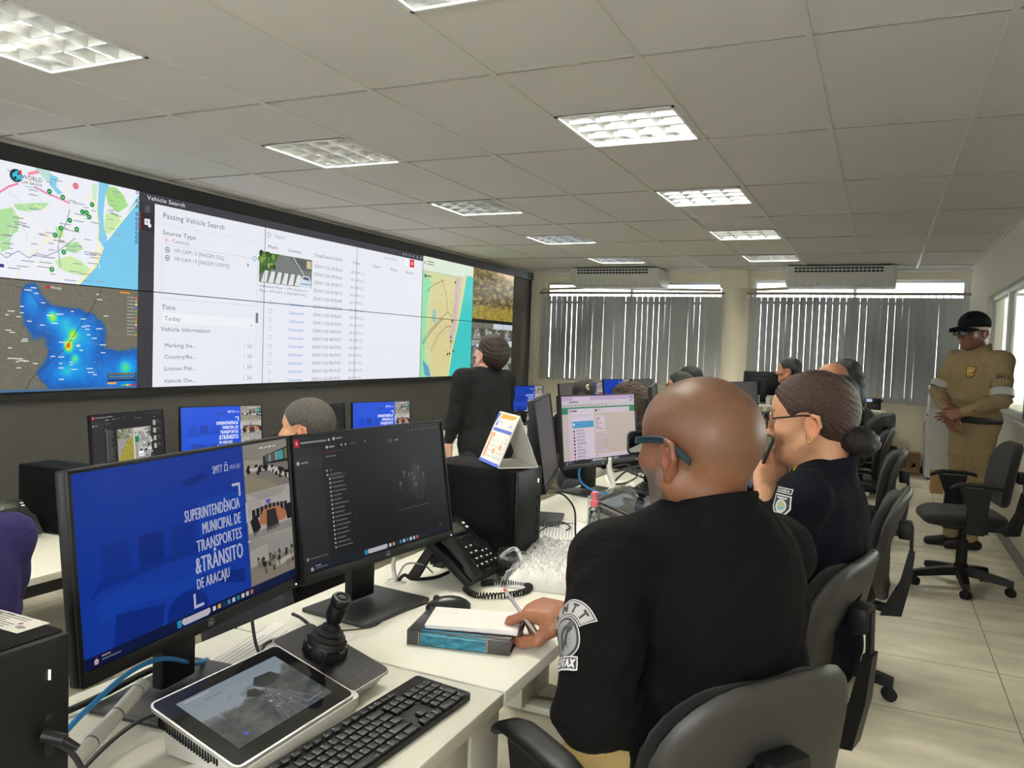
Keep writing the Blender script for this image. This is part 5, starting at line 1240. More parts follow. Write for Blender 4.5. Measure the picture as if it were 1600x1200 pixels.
A = Art(); A.circ(20, 12, 6, (52, 50, 62), 20); A.circ(6, 14, 3, (84, 62, 48), 12); A.circ(33, 13, 3, (70, 60, 58), 12); A.poly([(26, 22), (34, 10), (40, 22)], (150, 108, 70)); A.up(); A.circ(20, 12, 3.4, (70, 74, 96), 18); A.rect(9, 1, 12, 3.4, (220, 180, 60))
A.build('picture', lambda x, y, l: (-.2+x*.01, -.0912-l, .25-y*.01), m_prn, t)
b = MB(); b.box((0, 0, .11), (.12, .2, .22), bev=.003); b.box((0, -.02, .225), (.14, .18, .01), rot=M4.Rotation(R(12), 4, 'Y')); o = b.build('cardboard_box', m_card2); o.location = (.60, 9.6, 0); tag(o, 'plain brown cardboard box behind the legs of the standing officer', 'box')
b = MB(); b.box((0, 0, .03), (.05, .03, .06), bev=.004); b.box((0, -.016, .03), (.02, .004, .03)); o = b.build('wall_socket', m_white); o.location = (.10, YB-.015, .275); tag(o, 'white socket on the wall above the long cardboard box', 'socket')
t = thing('radio_device', 'black radio with a small lit display on the far table', 'radio', (-.08, 10.62, .79)); b = MB(); b.box((0, 0, .11), (.20, .08, .06), bev=.008); b.box((0.02, .02, .04), (.16, .12, .08), bev=.006); b.build('body', m_blk2, t)
A = Art(); A.rect(0, 0, 10, 6, (170, 196, 226)); A.build('display', lambda x, y, l: (-.07+x*.007, -.0412-l, .13-y*.006), m_scrb, t)
for s in (-1, 1): b = MB(); b.cyl((s*.1, 0, .11), (s*.122, 0, .11), .014, n=10); b.build('knob', m_blk2, t)
b = MB(); b.lathe([(0, 0), (.025, 0), (.034, .085), (.031, .085), (.023, .004), (0, .004)], n=18); o = b.build('paper_cup', m_white); o.location = (-1.375, 10.2+.15, .79); o.location = (-1.27, 10.38, .79); tag(o, 'white cup standing before the far dark monitor', 'cup')
t = thing('red_bin', 'red container in the room beyond the glass at the right edge', 'container', (1.75, 8.6, .602)); b = MB(); b.box((0, 0, .25), (.5, .8, .5), bev=.02); b.build('body', mat('red_paint', (150, 36, 48), .5), t)
b = MB(); b.box((0, 0, -.3), (.6, .9, .595)); b.build('plinth', m_cabn, t)

# ------------------------------------------------------------------ chairs
m_fab = mat('chair_fabric', (18, 18, 19), .85, noise=.12, nscale=60, bump=.1, bscale=900, sheen=.1); m_shell = mat('chair_shell', (46, 45, 44), .42, bump=.04, bscale=500)
def chair(label, loc, rz, group='black swivel chairs', arms=True, seat=.46, shell=False, spin=0.):
    """front is local +X"""
    t = thing('office_chair', label, 'chair', loc, rz, group)
    b = MB(); b.lathe([(.038, .085), (.04, .15), (.03, .16)], n=18)
    for k in range(5):
        a = R(72*k+spin); d = V((cos(a), sin(a), 0)); x = V((-sin(a), cos(a), 0))
        rings = []
        for u, wd, z1, z0_ in ((.02, .034, .135, .085), (.12, .030, .125, .078), (.24, .025, .105, .066), (.285, .022, .095, .062)):
            rings.append([d*u+x*wd+V((0, 0, z0_)), d*u+x*wd*.8+V((0, 0, z1)), d*u-x*wd*.8+V((0, 0, z1)), d*u-x*wd+V((0, 0, z0_))])
        b.loft(rings)
    b.build('star_base', m_blk, t, smooth=35)
    for k in range(5):
        a = R(72*k+spin); d = V((cos(a), sin(a), 0)); c = d*.272; x = V((-sin(a+.6), cos(a+.6), 0)); b = MB()
        for s in (-1, 1): b.cyl(c+x*(s*.004)+V((0, 0, .028)), c+x*(s*.024)+V((0, 0, .028)), .028, .024, n=16)
        b.cyl(c+V((0, 0, .05)), c+V((0, 0, .075)), .012, n=8); b.box(c+V((0, 0, .05)), (.03, .03, .02), bev=.006); b.build('caster', m_blk2, t, smooth=40)
    b = MB(); b.cyl((0, 0, .14), (0, 0, .30), .032); b.cyl((0, 0, .29), (0, 0, seat-.08), .022); b.build('gas_column', m_blk2, t)
    b = MB(); b.box((-.02, 0, seat-.065), (.30, .16, .04), bev=.01); b.box((.0, 0, seat-.045), (.36, .34, .016), bev=.006); b.tube([(-.05, .1, seat-.07), (-.05, .24, seat-.075)], .007, n=6, sub=1); b.build('mechanism', m_blk2, t)
    b = MB(); rings = []
    for z, k_ in ((seat-.045, .90), (seat-.035, .97), (seat-.01, 1.0), (seat+.012, .985), (seat+.024, .93), (seat+.03, .75)):
        rings.append([(x*k_+.02, y*k_, z-.022*max(0, (x-.12)/.12)**2*(1 if z > seat-.03 else .4)+(.0)) for x, y in rrect(.46, .48, .13, 6)])
    b.loft(rings); b.build('seat', m_fab, t, smooth=60)
    def panel(w_, h_, x0, zc, th, curve, lean, kx, grow=1.):
        rings = []; n = 26; out = rrect(w_, h_, min(w_, h_)*.36, 7)
        for off, k_ in ((0, .88), (th*.15, .97), (th*.5, 1.), (th*.85, .97), (th, .88)):
            r = []
            for y, z in out:
                yy, zz = y*k_, z*k_; bend = curve*(yy/(w_/2))**2
                r.append((x0+off*kx+bend-lean*(zz), yy, zc+zz))
            rings.append(r)
        return rings
    b = MB(); rg = panel(.43, .40 if not shell else .40, -.255, seat+.27 if not shell else seat+.20, .055, .05, .16, 1); b.loft(rg); b.build('backrest', m_fab, t, smooth=60)
    if shell:
        b = MB(); b.loft(panel(.47, .45, -.285, seat+.195, .035, .055, .16, 1)); b.build('back_shell', m_shell, t, smooth=60)
    b = MB(); b.loft([[(x, y, z) for y, z in ((-.03, zz-.012), (.03, zz-.012), (.03, zz+.012), (-.03, zz+.012))] for x, zz in ((-.10, seat-.07), (-.24, seat-.085), )])
    b.loft([[(-.22+.0, -.04, seat-.11), (-.22, .04, seat-.11), (-.30, .04, seat-.10), (-.30, -.04, seat-.10)], [(-.285, -.035, seat+.03), (-.285, .035, seat+.03), (-.325, .035, seat+.03), (-.325, -.035, seat+.03)], [(-.31, -.028, seat+.16), (-.31, .028, seat+.16), (-.335, .028, seat+.16), (-.335, -.028, seat+.16)]])
    b.loft([[(-.315, -.018, seat+.15), (-.315, .018, seat+.15), (-.328, .018, seat+.15), (-.328, -.018, seat+.15)], [(-.31, -.018, seat+.27), (-.31, .018, seat+.27), (-.325, .018, seat+.27), (-.325, -.018, seat+.27)]]); b.box((-.295, 0, seat+.25), (.05, .09, .07), bev=.01)
    b.build('back_support', m_blk, t, smooth=35)
    if arms:
        for s in (-1, 1):
            b = MB(); y = s*.285
            b.loft([[(-.06, y+s*.02, seat-.06), (.06, y+s*.02, seat-.06), (.06, y, seat-.06), (-.06, y, seat-.06)], [(-.055, y+s*.02, seat+.08), (.05, y+s*.02, seat+.08), (.05, y-s*.012, seat+.08), (-.055, y-s*.012, seat+.08)], [(-.07, y+s*.012, seat+.205), (.10, y+s*.012, seat+.205), (.10, y-s*.012, seat+.205), (-.07, y-s*.012, seat+.205)]])
            b.box((0, s*.24, seat-.06), (.09, .12, .02), bev=.004); p = b.build('armrest', m_blk, t, smooth=35)
            b = MB(); rings = []
            for k in range(9):
                u = k/8; x = -.125+.27*u; wd = .035*(1-.35*(2*u-1)**4); zz = seat+.225-.028*max(0, (u-.7)/.3)**2-.012*max(0, (.3-u)/.3)**2
                rings.append([(x, y+wd*cos(q), zz+.014*sin(q)) for q in [2*pi*j/14 for j in range(14)]])
            b.loft(rings); b.build('arm_pad', m_blk, p, smooth=60)
    return t
chair('empty black swivel chair with armrests in the aisle by the standing officer', (.512, 5.62, 0), R(188), spin=188+40)
chair('black swivel chair with dark shell carrying the bald officer', (-.355, 1.525, -.0), R(145), shell=True, spin=10)
chair('black swivel chair with a grey plastic shell carrying the woman', (-.30, 2.37, 0), R(166), shell=True, spin=20)
chair('black swivel chair directly beyond the woman with the bun', (-.17, 3.62, 0), R(176), shell=True, spin=30)
chair('swivel chair of the person in the grey shirt', (-.14, 5.25, 0), R(180), shell=True, spin=0)
chair('swivel chair of the distant bald man', (-.18, 6.75, 0), R(180), shell=True, spin=25)
chair('tall black swivel chair before the far table', (-.17, 8.75, 0), R(150), shell=True, spin=50)
chair('farthest black swivel chair under the far table radio', (-.28, 9.85, 0), R(95), shell=True, spin=15)
# ------------------------------------------------------------------ bodies grown as one smooth surface each (distance field -> surface)
class Field:
    def __init__(s, k=.02): s.p = []; s.k = k
    def cone(s, a, b, ra, rb=None, k=None, op=0):
        a, b = np.array(a, float), np.array(b, float); rb = ra if rb is None else rb; m = max(ra, rb)
        def f(P):
            pa = P-a; ba = b-a; t = np.clip((pa@ba)/max(1e-9, ba@ba), 0, 1)
            return np.linalg.norm(pa-t[..., None]*ba, axis=-1)-(ra+(rb-ra)*t)
        s.p.append((f, np.minimum(a, b)-m, np.maximum(a, b)+m, s.k if k is None else k, op)); return s
    def chain(s, pts, rs, k=None):
        for i in range(len(pts)-1): s.cone(pts[i], pts[i+1], rs[i], rs[i+1], k)
        return s
    def ell(s, c, r, R=None, k=None, op=0):
        c, r = np.array(c, float), np.array(r, float); R_ = np.eye(3) if R is None else np.array(R, float)   # columns of R = axes
        def f(P):
            q = (P-c)@R_; k0 = np.linalg.norm(q/r, axis=-1); k1 = np.linalg.norm(q/(r*r), axis=-1)
            return np.where(k1 < 1e-6, -r.min(), k0*(k0-1)/np.maximum(k1, 1e-6))
        m = np.abs(R_)@r
        s.p.append((f, c-m, c+m, s.k if k is None else k, op)); return s
    def mesh(s, h, disp=None, cut=None):
        add = [p for p in s.p if p[4] == 0]
        lo = np.min([p[1] for p in add], 0)-.03; hi = np.max([p[2] for p in add], 0)+.03
        n = np.ceil((hi-lo)/h).astype(int)+1
        ax = [lo[i]+h*np.arange(n[i]) for i in range(3)]
        F = np.full(n, 10., np.float32)
        for f, a, b, k, op in s.p:
            pad = k+3*h+.004
            i0 = np.clip(((a-pad-lo)/h).astype(int), 0, n-1); i1 = np.clip(((b+pad-lo)/h).astype(int)+2, 0, n)
            if np.any(i1 <= i0): continue
            G = np.stack(np.meshgrid(*[ax[i][i0[i]:i1[i]] for i in range(3)], indexing='ij'), -1)
            d = f(G); sl = tuple(slice(i0[i], i1[i]) for i in range(3)); A = F[sl]
            if op == 0:
                t = np.clip(.5+.5*(A-d)/k, 0, 1); F[sl] = d*t+A*(1-t)-k*t*(1-t)
            else:
                t = np.clip(.5-.5*(A+d)/k, 0, 1); F[sl] = A*(1-t)-d*t+k*t*(1-t)
        if disp is not None or cut is not None:
            m = np.abs(F) < 6*h+.02; idx = np.argwhere(m); P = lo+idx*h
            if disp is not None: F[m] += disp(P).astype(np.float32)
            if cut is not None:
                G = np.stack(np.meshgrid(*ax, indexing='ij'), -1); F = np.maximum(F, cut(G).astype(np.float32))
        F[0] = F[-1] = 1; F[:, 0] = F[:, -1] = 1; F[:, :, 0] = F[:, :, -1] = 1
        S_ = F < 0; c = [slice(None, -1), slice(1, None)]
        cnt = np.zeros(n-1, np.int16); pos = np.zeros((*(n-1), 3), np.float32)
        off = np.array(np.meshgrid([0, 1], [0, 1], [0, 1], indexing='ij')).reshape(3, -1).T
        V0 = {tuple(o): F[tuple(c[q] for q in o)] for o in off}
        for o in off:
            for a in range(3):
                if o[a]: continue
                o2 = o.copy(); o2[a] = 1; f0, f1 = V0[tuple(o)], V0[tuple(o2)]; x = (f0 < 0) != (f1 < 0)
                t = np.where(x, f0/np.where(x, f0-f1, 1), 0)
                for q in range(3): pos[..., q] += np.where(x, (t if q == a else o[q]), 0)
                cnt += x
        act = cnt > 0; ids = np.full(n-1, -1, np.int64); ids[act] = np.arange(act.sum())
        cell = np.argwhere(act); verts = lo+h*(cell+pos[act]/cnt[act][:, None])
        quads = []
        for a in range(3):
            b, d = (a+1) % 3, (a+2) % 3
            s0 = [slice(1, -1)]*3; s1 = [slice(1, -1)]*3; s0[a] = slice(0, -1); s1[a] = slice(1, None)
            A, B = S_[tuple(s0)], S_[tuple(s1)]; ed = np.argwhere(A != B)
            if not len(ed): continue
            sgn = A[tuple(ed.T)]; base = ed.copy()
            for q in (b, d): base[:, q] += 1
            def cid(db, dd):
                e = base.copy(); e[:, b] += db; e[:, d] += dd; return ids[tuple(e.T)]
            q4 = np.stack([cid(-1, -1), cid(0, -1), cid(0, 0), cid(-1, 0)], 1); q4[~sgn] = q4[~sgn][:, ::-1]
            quads.append(q4)
        return verts, np.concatenate(quads)
def build_surface(name, chunks, m, parent=None, origin=(0, 0, 0), color=None, label=None):
    """chunks: list of (verts, quads, matrix or None, colour function or None)"""
    VS, QS, CS = [], [], []; b = 0
    for v, q, mx, cfn in chunks:
        cc = cfn(v) if cfn is not None else np.tile(np.array((*lin((150, 110, 90)), 1.)), (len(v), 1))
        if mx is not None:
            A = np.array(mx.to_3x3()); v = v@A.T+np.array(mx.translation)
            if np.linalg.det(A) < 0: q = q[:, ::-1]
        VS.append(v-np.array(origin)); QS.append(q+b); CS.append(cc); b += len(v)
    v, q, c = np.concatenate(VS), np.concatenate(QS), np.concatenate(CS)
    me = bpy.data.meshes.new(name); me.vertices.add(len(v)); me.vertices.foreach_set('co', v.ravel())
    me.loops.add(len(q)*4); me.loops.foreach_set('vertex_index', q.ravel()); me.polygons.add(len(q))
    me.polygons.foreach_set('loop_start', np.arange(len(q))*4); me.polygons.foreach_set('loop_total', np.full(len(q), 4)); me.polygons.foreach_set('use_smooth', np.ones(len(q), bool))
    me.update(calc_edges=True); me.validate()
    ca = me.color_attributes.new('Col', 'FLOAT_COLOR', 'POINT'); ca.data.foreach_set('color', c.astype(np.float32).ravel())
    me.materials.append(m); o = bpy.data.objects.new(name, me); COL.objects.link(o)
    if parent: o.parent = parent
    else: o.location = origin
    return tag(o, label=label)
def wobble(P, f, seed=0):
    r = np.random.RandomState(seed); o = 0
    for k in range(6):
        d = r.normal(size=3); d /= np.linalg.norm(d); o = o+np.sin(P@d*f*(1+.35*k)+r.uniform(0, 6.28)+1.3*np.sin(P@r.normal(size=3)*f*.4))
    return o/6
def ridges(P, d, f, seed=0):
    d = np.array(d, float); d /= np.linalg.norm(d); w = P@d*f+1.6*wobble(P, f*.22, seed); return np.clip(np.sin(w), -.2, 1)*np.clip(.5+wobble(P, f*.12, seed+5), 0, 1)

# ---- head in its own axes: x forward, y left, z up; unit scale is a real head
def head_field(fem=False, jaw=1., fat=1., ears=True, nose=1., nx=0., nr=1.):
    H = Field(.02)
    H.ell((-.012, 0, .036), (.100, .079*fat, .084)); H.ell((-.055, 0, .01), (.055, .064*fat, .062), k=.03); H.ell((.028, 0, .03), (.062, .066*fat, .062), k=.03)
    H.ell((.034, 0, -.035), (.058, .060*fat, .082), k=.03)
    for s in (-1, 1):
        H.cone((-.004, s*.056*fat, -.055), (.058, s*.020, -.097), .024*jaw*fat, .019*jaw, k=.025); H.ell((.056, s*.044*fat, -.024), (.026, .024, .022), k=.02)
    H.ell((.070, 0, -.098), (.022, .024, .019), k=.018)
    H.cone((.082, -.026, .025), (.082, .026, .025), .011, k=.014)
    H.cone((.086, 0, .016), (.112*nose, 0, -.028), .0075, .0115, k=.010); H.ell((.104*nose, 0, -.032), (.013, .012, .010), k=.008)
    for s in (-1, 1): H.ell((.096, s*.013, -.034), (.010, .008, .008), k=.006)
    for s in (-1, 1): H.ell((.096, s*.031, .006), (.016, .016, .0115), k=.014, op=1)
    for s in (-1, 1): H.ell((.0755, s*.031, .005), (.0135, .0125, .0118), k=.003); H.cone((.081, s*.019, .0125), (.079, s*.044, .011), .0042, .0040, k=.005)
    H.cone((.084, -.017, -.060), (.084, .017, -.060), .0068, k=.006); H.cone((.084, -.015, -.0735), (.084, .015, -.0735), .0080, k=.006); H.cone((.100, -.022, -.0665), (.100, .022, -.0665), .0042, k=.005, op=1)
    if ears:
        for s in (-1, 1):
            R_ = np.array([[.92, 0, .25], [0, 1, 0], [-.25, 0, .95]]); y = s*.078*fat
            a = np.array([-.016, y, -.016])
            H.ell(a+(0, s*.004, 0), (.017, .0065, .030), R_, k=.005); H.chain([a+(.006, s*.004, .018), a+(-.004, s*.011, .031), a+(-.018, s*.015, .026), a+(-.022, s*.014, .004), a+(-.010, s*.010, -.018), a+(.0, s*.005, -.030)], [.004, .0048, .0052, .0048, .0042, .0058], k=.004)
            H.ell(a+(-.001, s*.012, .000), (.009, .006, .013), k=.004, op=1)
    H.cone((-.030+nx*.5, 0, -.03), (-.046+nx, 0, -.15), (.060*fat if not fem else .05)*nr, (.064*fat if not fem else .052)*nr, k=.03); H.cone((.028, 0, -.07), (-.018, 0, -.16), .035, .045, k=.03)
    return H
def skin_cols(base, scalp=None, beard=None, lips=None, brow=(50, 38, 32), red=.06, stub=0., browz=.030):
    base, L = np.array(lin(base)), lambda c: np.array(lin(c))
    def f(v):
        x, y, z = v[:, 0], v[:, 1], v[:, 2]; c = np.tile(base, (len(v), 1)); n = wobble(v, 60, 3)[:, None]
        c = c*(1+.07*n)
        def mixin(col, t): nonlocal c; t = np.clip(t, 0, 1)[:, None]; c = c*(1-t)+L(col)*t
        if scalp: mixin(scalp, np.minimum((z+.012-.30*np.clip(x, -.2, .2)-.0)*28, 1)*np.clip((.085-x)*30, 0, 1)*np.clip((x*0+.95), 0, 1)*(.55+.25*n[:, 0]))
        ear = np.exp(-((x+.02)/.022)**2-((z+.014)/.034)**2)*(np.abs(y) > .077); mixin(np.clip((base**(1/2.2)*255*np.array((1.10, .86, .80))), 0, 255), ear*.6)
        nose = np.exp(-((x-.115)/.02)**2-((z+.03)/.02)**2-(y/.02)**2); mixin(np.clip((base**(1/2.2)*255*np.array((1.06, .86, .82))), 0, 255), nose*.5)
        if beard:
            t = np.clip((-.028-z+.25*(x-.03)*0)*60, 0, 1)*np.clip((z+.135)*40, 0, 1)*np.clip((x+.004)*60, 0, 1)*(1-np.exp(-((z+.066)/.009)**2-(y/.024)**2)*(x > .07)); t = np.maximum(t, np.clip(1-np.abs(x-.006)/.013, 0, 1)*np.clip((.012-z)*60, 0, 1)*np.clip((z+.10)*60, 0, 1)*(np.abs(y) > .05))
            sp = .5+.5*np.sin(v@np.array([900., 300, 200]))*np.sin(v@np.array([200., 800, 500])); t = t*(.72+.28*sp); mixin(beard, t)
        if lips: mixin(lips, (x > .075)*np.exp(-((z+.0665)/.0095)**2-(y/.022)**2)*.8)
        mixin(brow, (x > .06)*np.exp(-((z-browz)/.0045)**2)*np.clip((np.abs(y)-.012)*300, 0, 1)*np.clip((.05-np.abs(y))*200, 0, 1)*.85)
        eye = (x > .072)*(np.hypot((np.abs(y)-.031)/.0098, (z-.0045)/.0052) < 1); mixin((214, 206, 198), eye*1.); mixin((36, 24, 18), eye*(np.hypot(np.abs(y)-.031, z-.0045) < .0048)*1.)
        return np.concatenate([np.clip(c, 0, 1), np.ones((len(v), 1))], 1)
    return f
def flat_col(c, red=0.):
    a = np.array(lin(c))
    def f(v): return np.concatenate([np.clip(a*(1+.08*wobble(v, 70, 4)[:, None]), 0, 1), np.ones((len(v), 1))], 1)
    return f
def hand_cols(c, nail=(206, 160, 144), tips=()):
    a = np.array(lin(c)); nl = np.array(lin(nail))
    def f(v):
        q = a*(1+.10*wobble(v, 160, 4)[:, None]); 
        for t, r in tips:
            w = np.clip((r-np.linalg.norm(v-np.array(t), axis=1))/.0012, 0, 1)[:, None]; q = q*(1-w)+nl*w
        return np.concatenate([np.clip(q, 0, 1), np.ones((len(v), 1))], 1)
    return f
def hand_field(curl=((25, 35, 20),)*4, thumb=((.028, .026, -.010), (.055, .050, -.018), (.078, .056, -.030), (.098, .054, -.040)), spread=4, fat=1.):
    """x along the fingers, y to the thumb side, z out of the back; returns field and nail spots"""
    H = Field(.008); ky = (.027, .009, -.009, -.026); kx = (.084, .088, .083, .074); L = ((.042, .025, .021), (.046, .029, .022), (.043, .027, .022), (.034, .020, .019)); nails = []
    for i in range(4):
        H.cone((.0, ky[i]*.62, -.002), (kx[i], ky[i], 0), .0155*fat, .0115*fat, k=.014)
        p = np.array((kx[i], ky[i], 0.)); a = 0; r = (.0098, .0092, .0082, .0070) if i < 3 else (.0086, .0080, .0072, .0062); sp = R((1.5-i)*spread)
        for j in range(3):
            a += R(curl[i][j]); d = np.array((cos(a)*cos(sp), cos(a)*sin(sp), -sin(a))); q = p+d*L[i][j]; H.cone(p, q, r[j]*fat, r[j+1]*fat, k=.004); 
            if j == 2: nails.append((p+d*L[i][j]*.85+np.array((sin(a), 0, cos(a)))*r[3]*.95, .0052))
            p = q
    t = [np.array(x) for x in thumb]; H.cone((.01, .012, -.004), t[0], .016*fat, .016*fat, k=.014); H.chain(t, [.0150*fat, .0125*fat, .0112*fat, .0088*fat], k=.007)
    nails.append((t[3]*.9+t[2]*.1+np.array((0, .007, .006)), .0062))
    H.cone((-.075, 0, -.002), (0, 0, -.002), .024*fat, .0225*fat, k=.02); H.ell((.045, 0, -.006), (.045, .034*fat, .0135), k=.014)
    return H, nails
m_skin = mat('skin', (170, 120, 95), .40, noise=.05, nscale=90, bump=.12, bscale=420, attr='Col', spec=.4)
b_ = m_skin.node_tree.nodes['Principled BSDF']; b_.inputs['Subsurface Weight'].default_value = .06; b_.inputs['Subsurface Radius'].default_value = (.012, .005, .003)
def cloth(name, col, rough=.85, noise=.06, bump=.9, sheen=0.): return mat(name, col, rough, noise=noise, nscale=18, bump=bump, bscale=16, spec=.12, sheen=0., stretch=(1, 1, 1.7))
def hairm(name, col, stretch=(1, 1, .12), noise=.45, rough=.45): return mat(name, col, rough, noise=noise, nscale=220, bump=.5, bscale=260, stretch=stretch, spec=.35)
def hmat(c, fwd, up=(0, 0, 1), s=1.05):
    """head axes: x forward, y left, z up"""
    x = V(fwd).normalized(); u = V(up); y = u.cross(x).normalized(); z = x.cross(y)
    m = M4((x, y, z)).transposed().to_4x4() @ M4.Scale(s, 4); m.translation = V(c); return m
def handm(o, x, thumb, s=1.05, left=False):
    """x along fingers, y towards the thumb, z = back of the hand (left hands are mirrored)"""
    x = V(x).normalized(); y = V(thumb); y = (y-x*y.dot(x)).normalized(); z = x.cross(y)
    if left: z = -z
    m = M4((x, y, z)).transposed().to_4x4() @ M4.Scale(s, 4); m.translation = V(o); return m

def figure(name, label, sp):
    """one person: body surface (head, neck, hands, limbs) with clothes and hair as children"""
    f = V(sp['f']).normalized(); l = V((-f.y, f.x, 0)); up = V((0, 0, 1)); g = lambda k: V(sp[k])
    h = sp.get('h', .009); bl = sp.get('bulk', 1.); HM = hmat(sp['head'], sp.get('hf', sp['f']), sp.get('hup', (0, 0, 1)), sp.get('hs', 1.05))
    org = V((g('hip').x, g('hip').y, sp.get('floor', 0)))
    chunks = []; hh = sp.get('hh', .0034)
    hv, hq = head_field(sp.get('fem', False), sp.get('jaw', 1.), sp.get('fat', 1.), nose=sp.get('nose', 1.), nx=sp.get('nx', 0.), nr=sp.get('nr', 1.)).mesh(hh); chunks.append((hv, hq, HM, sp['skin']))
    for hd in sp.get('hands', []):
        F, nails = hand_field(hd.get('curl', ((25, 35, 20),)*4), *([hd['thumb']] if 'thumb' in hd else []), fat=hd.get('fat', 1.)); v, q = F.mesh(hd.get('h', .0024))
        chunks.append((v, q, hd['m'], hand_cols(sp['skinc'], tips=nails, nail=sp.get('nail', (206, 160, 144)))))
    # core body under the clothes
    B = Field(.04); N, C, Pv = g('neck'), g('neck').lerp(g('hip'), .36), g('hip')
    B.cone(N+up*.02, N-up*.05-f*.01, .05, .06); B.ell(C, (.10*bl, .15*bl, .17), np.array([f, l, up]).T); B.ell(Pv+up*.05, (.10*bl, .14*bl, .12), np.array([f, l, up]).T); B.cone(C, Pv+up*.04, .10*bl, .10*bl)
    for s in 'LR':
        B.cone(N-up*.05, g('sh'+s), .05, .045); B.chain([g('sh'+s), g('el'+s), g('wr'+s)], [.042, .034, .024])
        B.chain([Pv+l*(.08 if s == 'L' else -.08), g('kn'+s), g('an'+s)], [.07, .05, .04])
    v, q = B.mesh(.014); chunks.append((v, q, None, flat_col(sp['skinc'])))
    root = build_surface(name, chunks, m_skin, None, org); tag(root, label, 'person', sp.get('group'))
    # shirt or jacket
    T = Field(.045*sp.get('blend', 1.)); wd = sp.get('wid', 1.); tor = np.array([f, l, up]).T
    ax = (N-Pv).normalized(); lat = l; fw = lat.cross(ax); tr = np.array([fw, lat, ax]).T
    T.ell(N.lerp(Pv, .34)+fw*.005, (.125*bl, .185*wd, .20), tr); T.ell(N.lerp(Pv, .62)+fw*.015*bl, (.135*bl, .175*wd*bl, .17), tr); T.ell(N.lerp(Pv, .90), (.135*bl, .175*wd*bl, .13), tr)
    nb = HM@V((-.043+sp.get('nx', 0.), 0, sp.get('collz', -.122))); rn_ = (.064 if not sp.get('fem') else .053)*sp.get('fat', 1.)*sp.get('hs', 1.05)*sp.get('nr', 1.)
    T.cone(nb-V((0, 0, .012)), N-ax*.10, rn_*1.04, .10)
    for s in 'LR':
        sh, el, wr = g('sh'+s), g('el'+s), g('wr'+s); T.cone(N-ax*.03+(sh-N)*.15, sh, .060, .062*bl, k=.05); a = sp.get('arm', 1.)
        T.chain([sh, sh.lerp(el, .5), el], [.066*bl*a, .060*a, .052*a], k=.03); T.chain([el, el.lerp(wr, .45), wr], [.051*a, .046*a, .034*a], k=.02)
    for e in sp.get('extra', []): T.ell(*e)
    fold = sp.get('fold', .0025); bdir = np.array(ax)
    def disp(P):
        d = fold*wobble(P, 38, sp.get('seed', 1))*.8
        for s in 'LR':
            el = np.array(g('el'+s)); e = np.exp(-(np.linalg.norm(P-el, axis=1)/.10)**2); d = d-fold*1.5*e*ridges(P, np.array(g('sh'+s)-g('wr'+s)), 130, 3)
        c0 = np.array(N.lerp(Pv, .70)); e = np.exp(-(np.linalg.norm((P-c0)*np.array((1, 1, 1.5)), axis=1)/.20)**2); d = d-fold*1.7*e*ridges(P, bdir+.25*np.array(l), 95, 8)
        return d
    hem = sp.get('hem', None); cut = None
    if hem is not None:
        hz = Pv.z+hem; cut = lambda G: hz-G[..., 2]
    v, q = T.mesh(h, disp, cut); shirt = build_surface(sp.get('topname', 'shirt'), [(v, q, None, None)], sp['top'], root, org)
    if sp.get('collar', True):
        b = MB(); na = (V(HM.translation)-N).normalized(); cx = HM@V((-.043+sp.get('nx', 0.), 0, sp.get('collz', -.122)))
        rr = (.064 if not sp.get('fem') else .053)*sp.get('fat', 1.)*sp.get('hs', 1.05)*sp.get('nr', 1.)+.012; rings = []
        for zz, k_ in ((-.03, 1.13), (.0, 1.05), (sp.get('collh', .03), .97), (sp.get('collh', .03)+.004, .93), (sp.get('collh', .03)-.004, .89), (-.02, .90)):
            rings.append([cx+(fw*cos(t)*1.02+lat*sin(t))*rr*k_+ax*zz+fw*(-zz*.25)-org-ax*(.018*cos(t)) for t in [2*pi*j/28 for j in range(28)]])
        b.loft(rings, caps=False); b.build('collar', sp['top'], root, smooth=70)
    # trousers and shoes
    Q = Field(.035); Q.ell(Pv+up*.03, (.13*bl, .175*bl, .12), tor)
    for s in 'LR':
        o = l*(.085 if s == 'L' else -.085); kn, an = g('kn'+s), g('an'+s); Q.chain([Pv+o, (Pv+o).lerp(kn, .5), kn], [.098*bl, .086, .068], k=.035); Q.chain([kn, kn.lerp(an, .5), an], [.066, .060, .055], k=.02)
    v, q = Q.mesh(max(h, .010), lambda P: .0035*wobble(P, 40, 9)-.003*ridges(P, (0, .3, 1), 60, 2)); build_surface('trousers', [(v, q, None, None)], sp['bottom'], root, org)
    Sh = Field(.012)
    for s in 'LR':
        an = g('an'+s); t = V(sp.get('toe'+s, f)); t.z = 0; t.normalize(); fl = sp.get('floor', 0)
        z = fl+.035; a = V((an.x, an.y, z)); Sh.cone(a-t*.055, a+t*.05, .036, .042); Sh.cone(a+t*.05, a+t*.155-up*.006, .042, .032); Sh.cone(a-t*.03, V((an.x, an.y, an.z+.01)), .04, .046)
    fl = sp.get('floor', 0); v, q = Sh.mesh(.008, None, lambda G: fl+.002-G[..., 2]); build_surface('shoes', [(v, q, None, None)], sp.get('shoe', m_blk2), root, org)
    return root, shirt, HM, org
def headpart(name, F, h, HM, org, m, parent, cfn=None, disp=None, cut=None, label=None):
    v, q = F.mesh(h, disp, cut); return build_surface(name, [(v, q, HM, cfn)], m, parent, org, label=label)
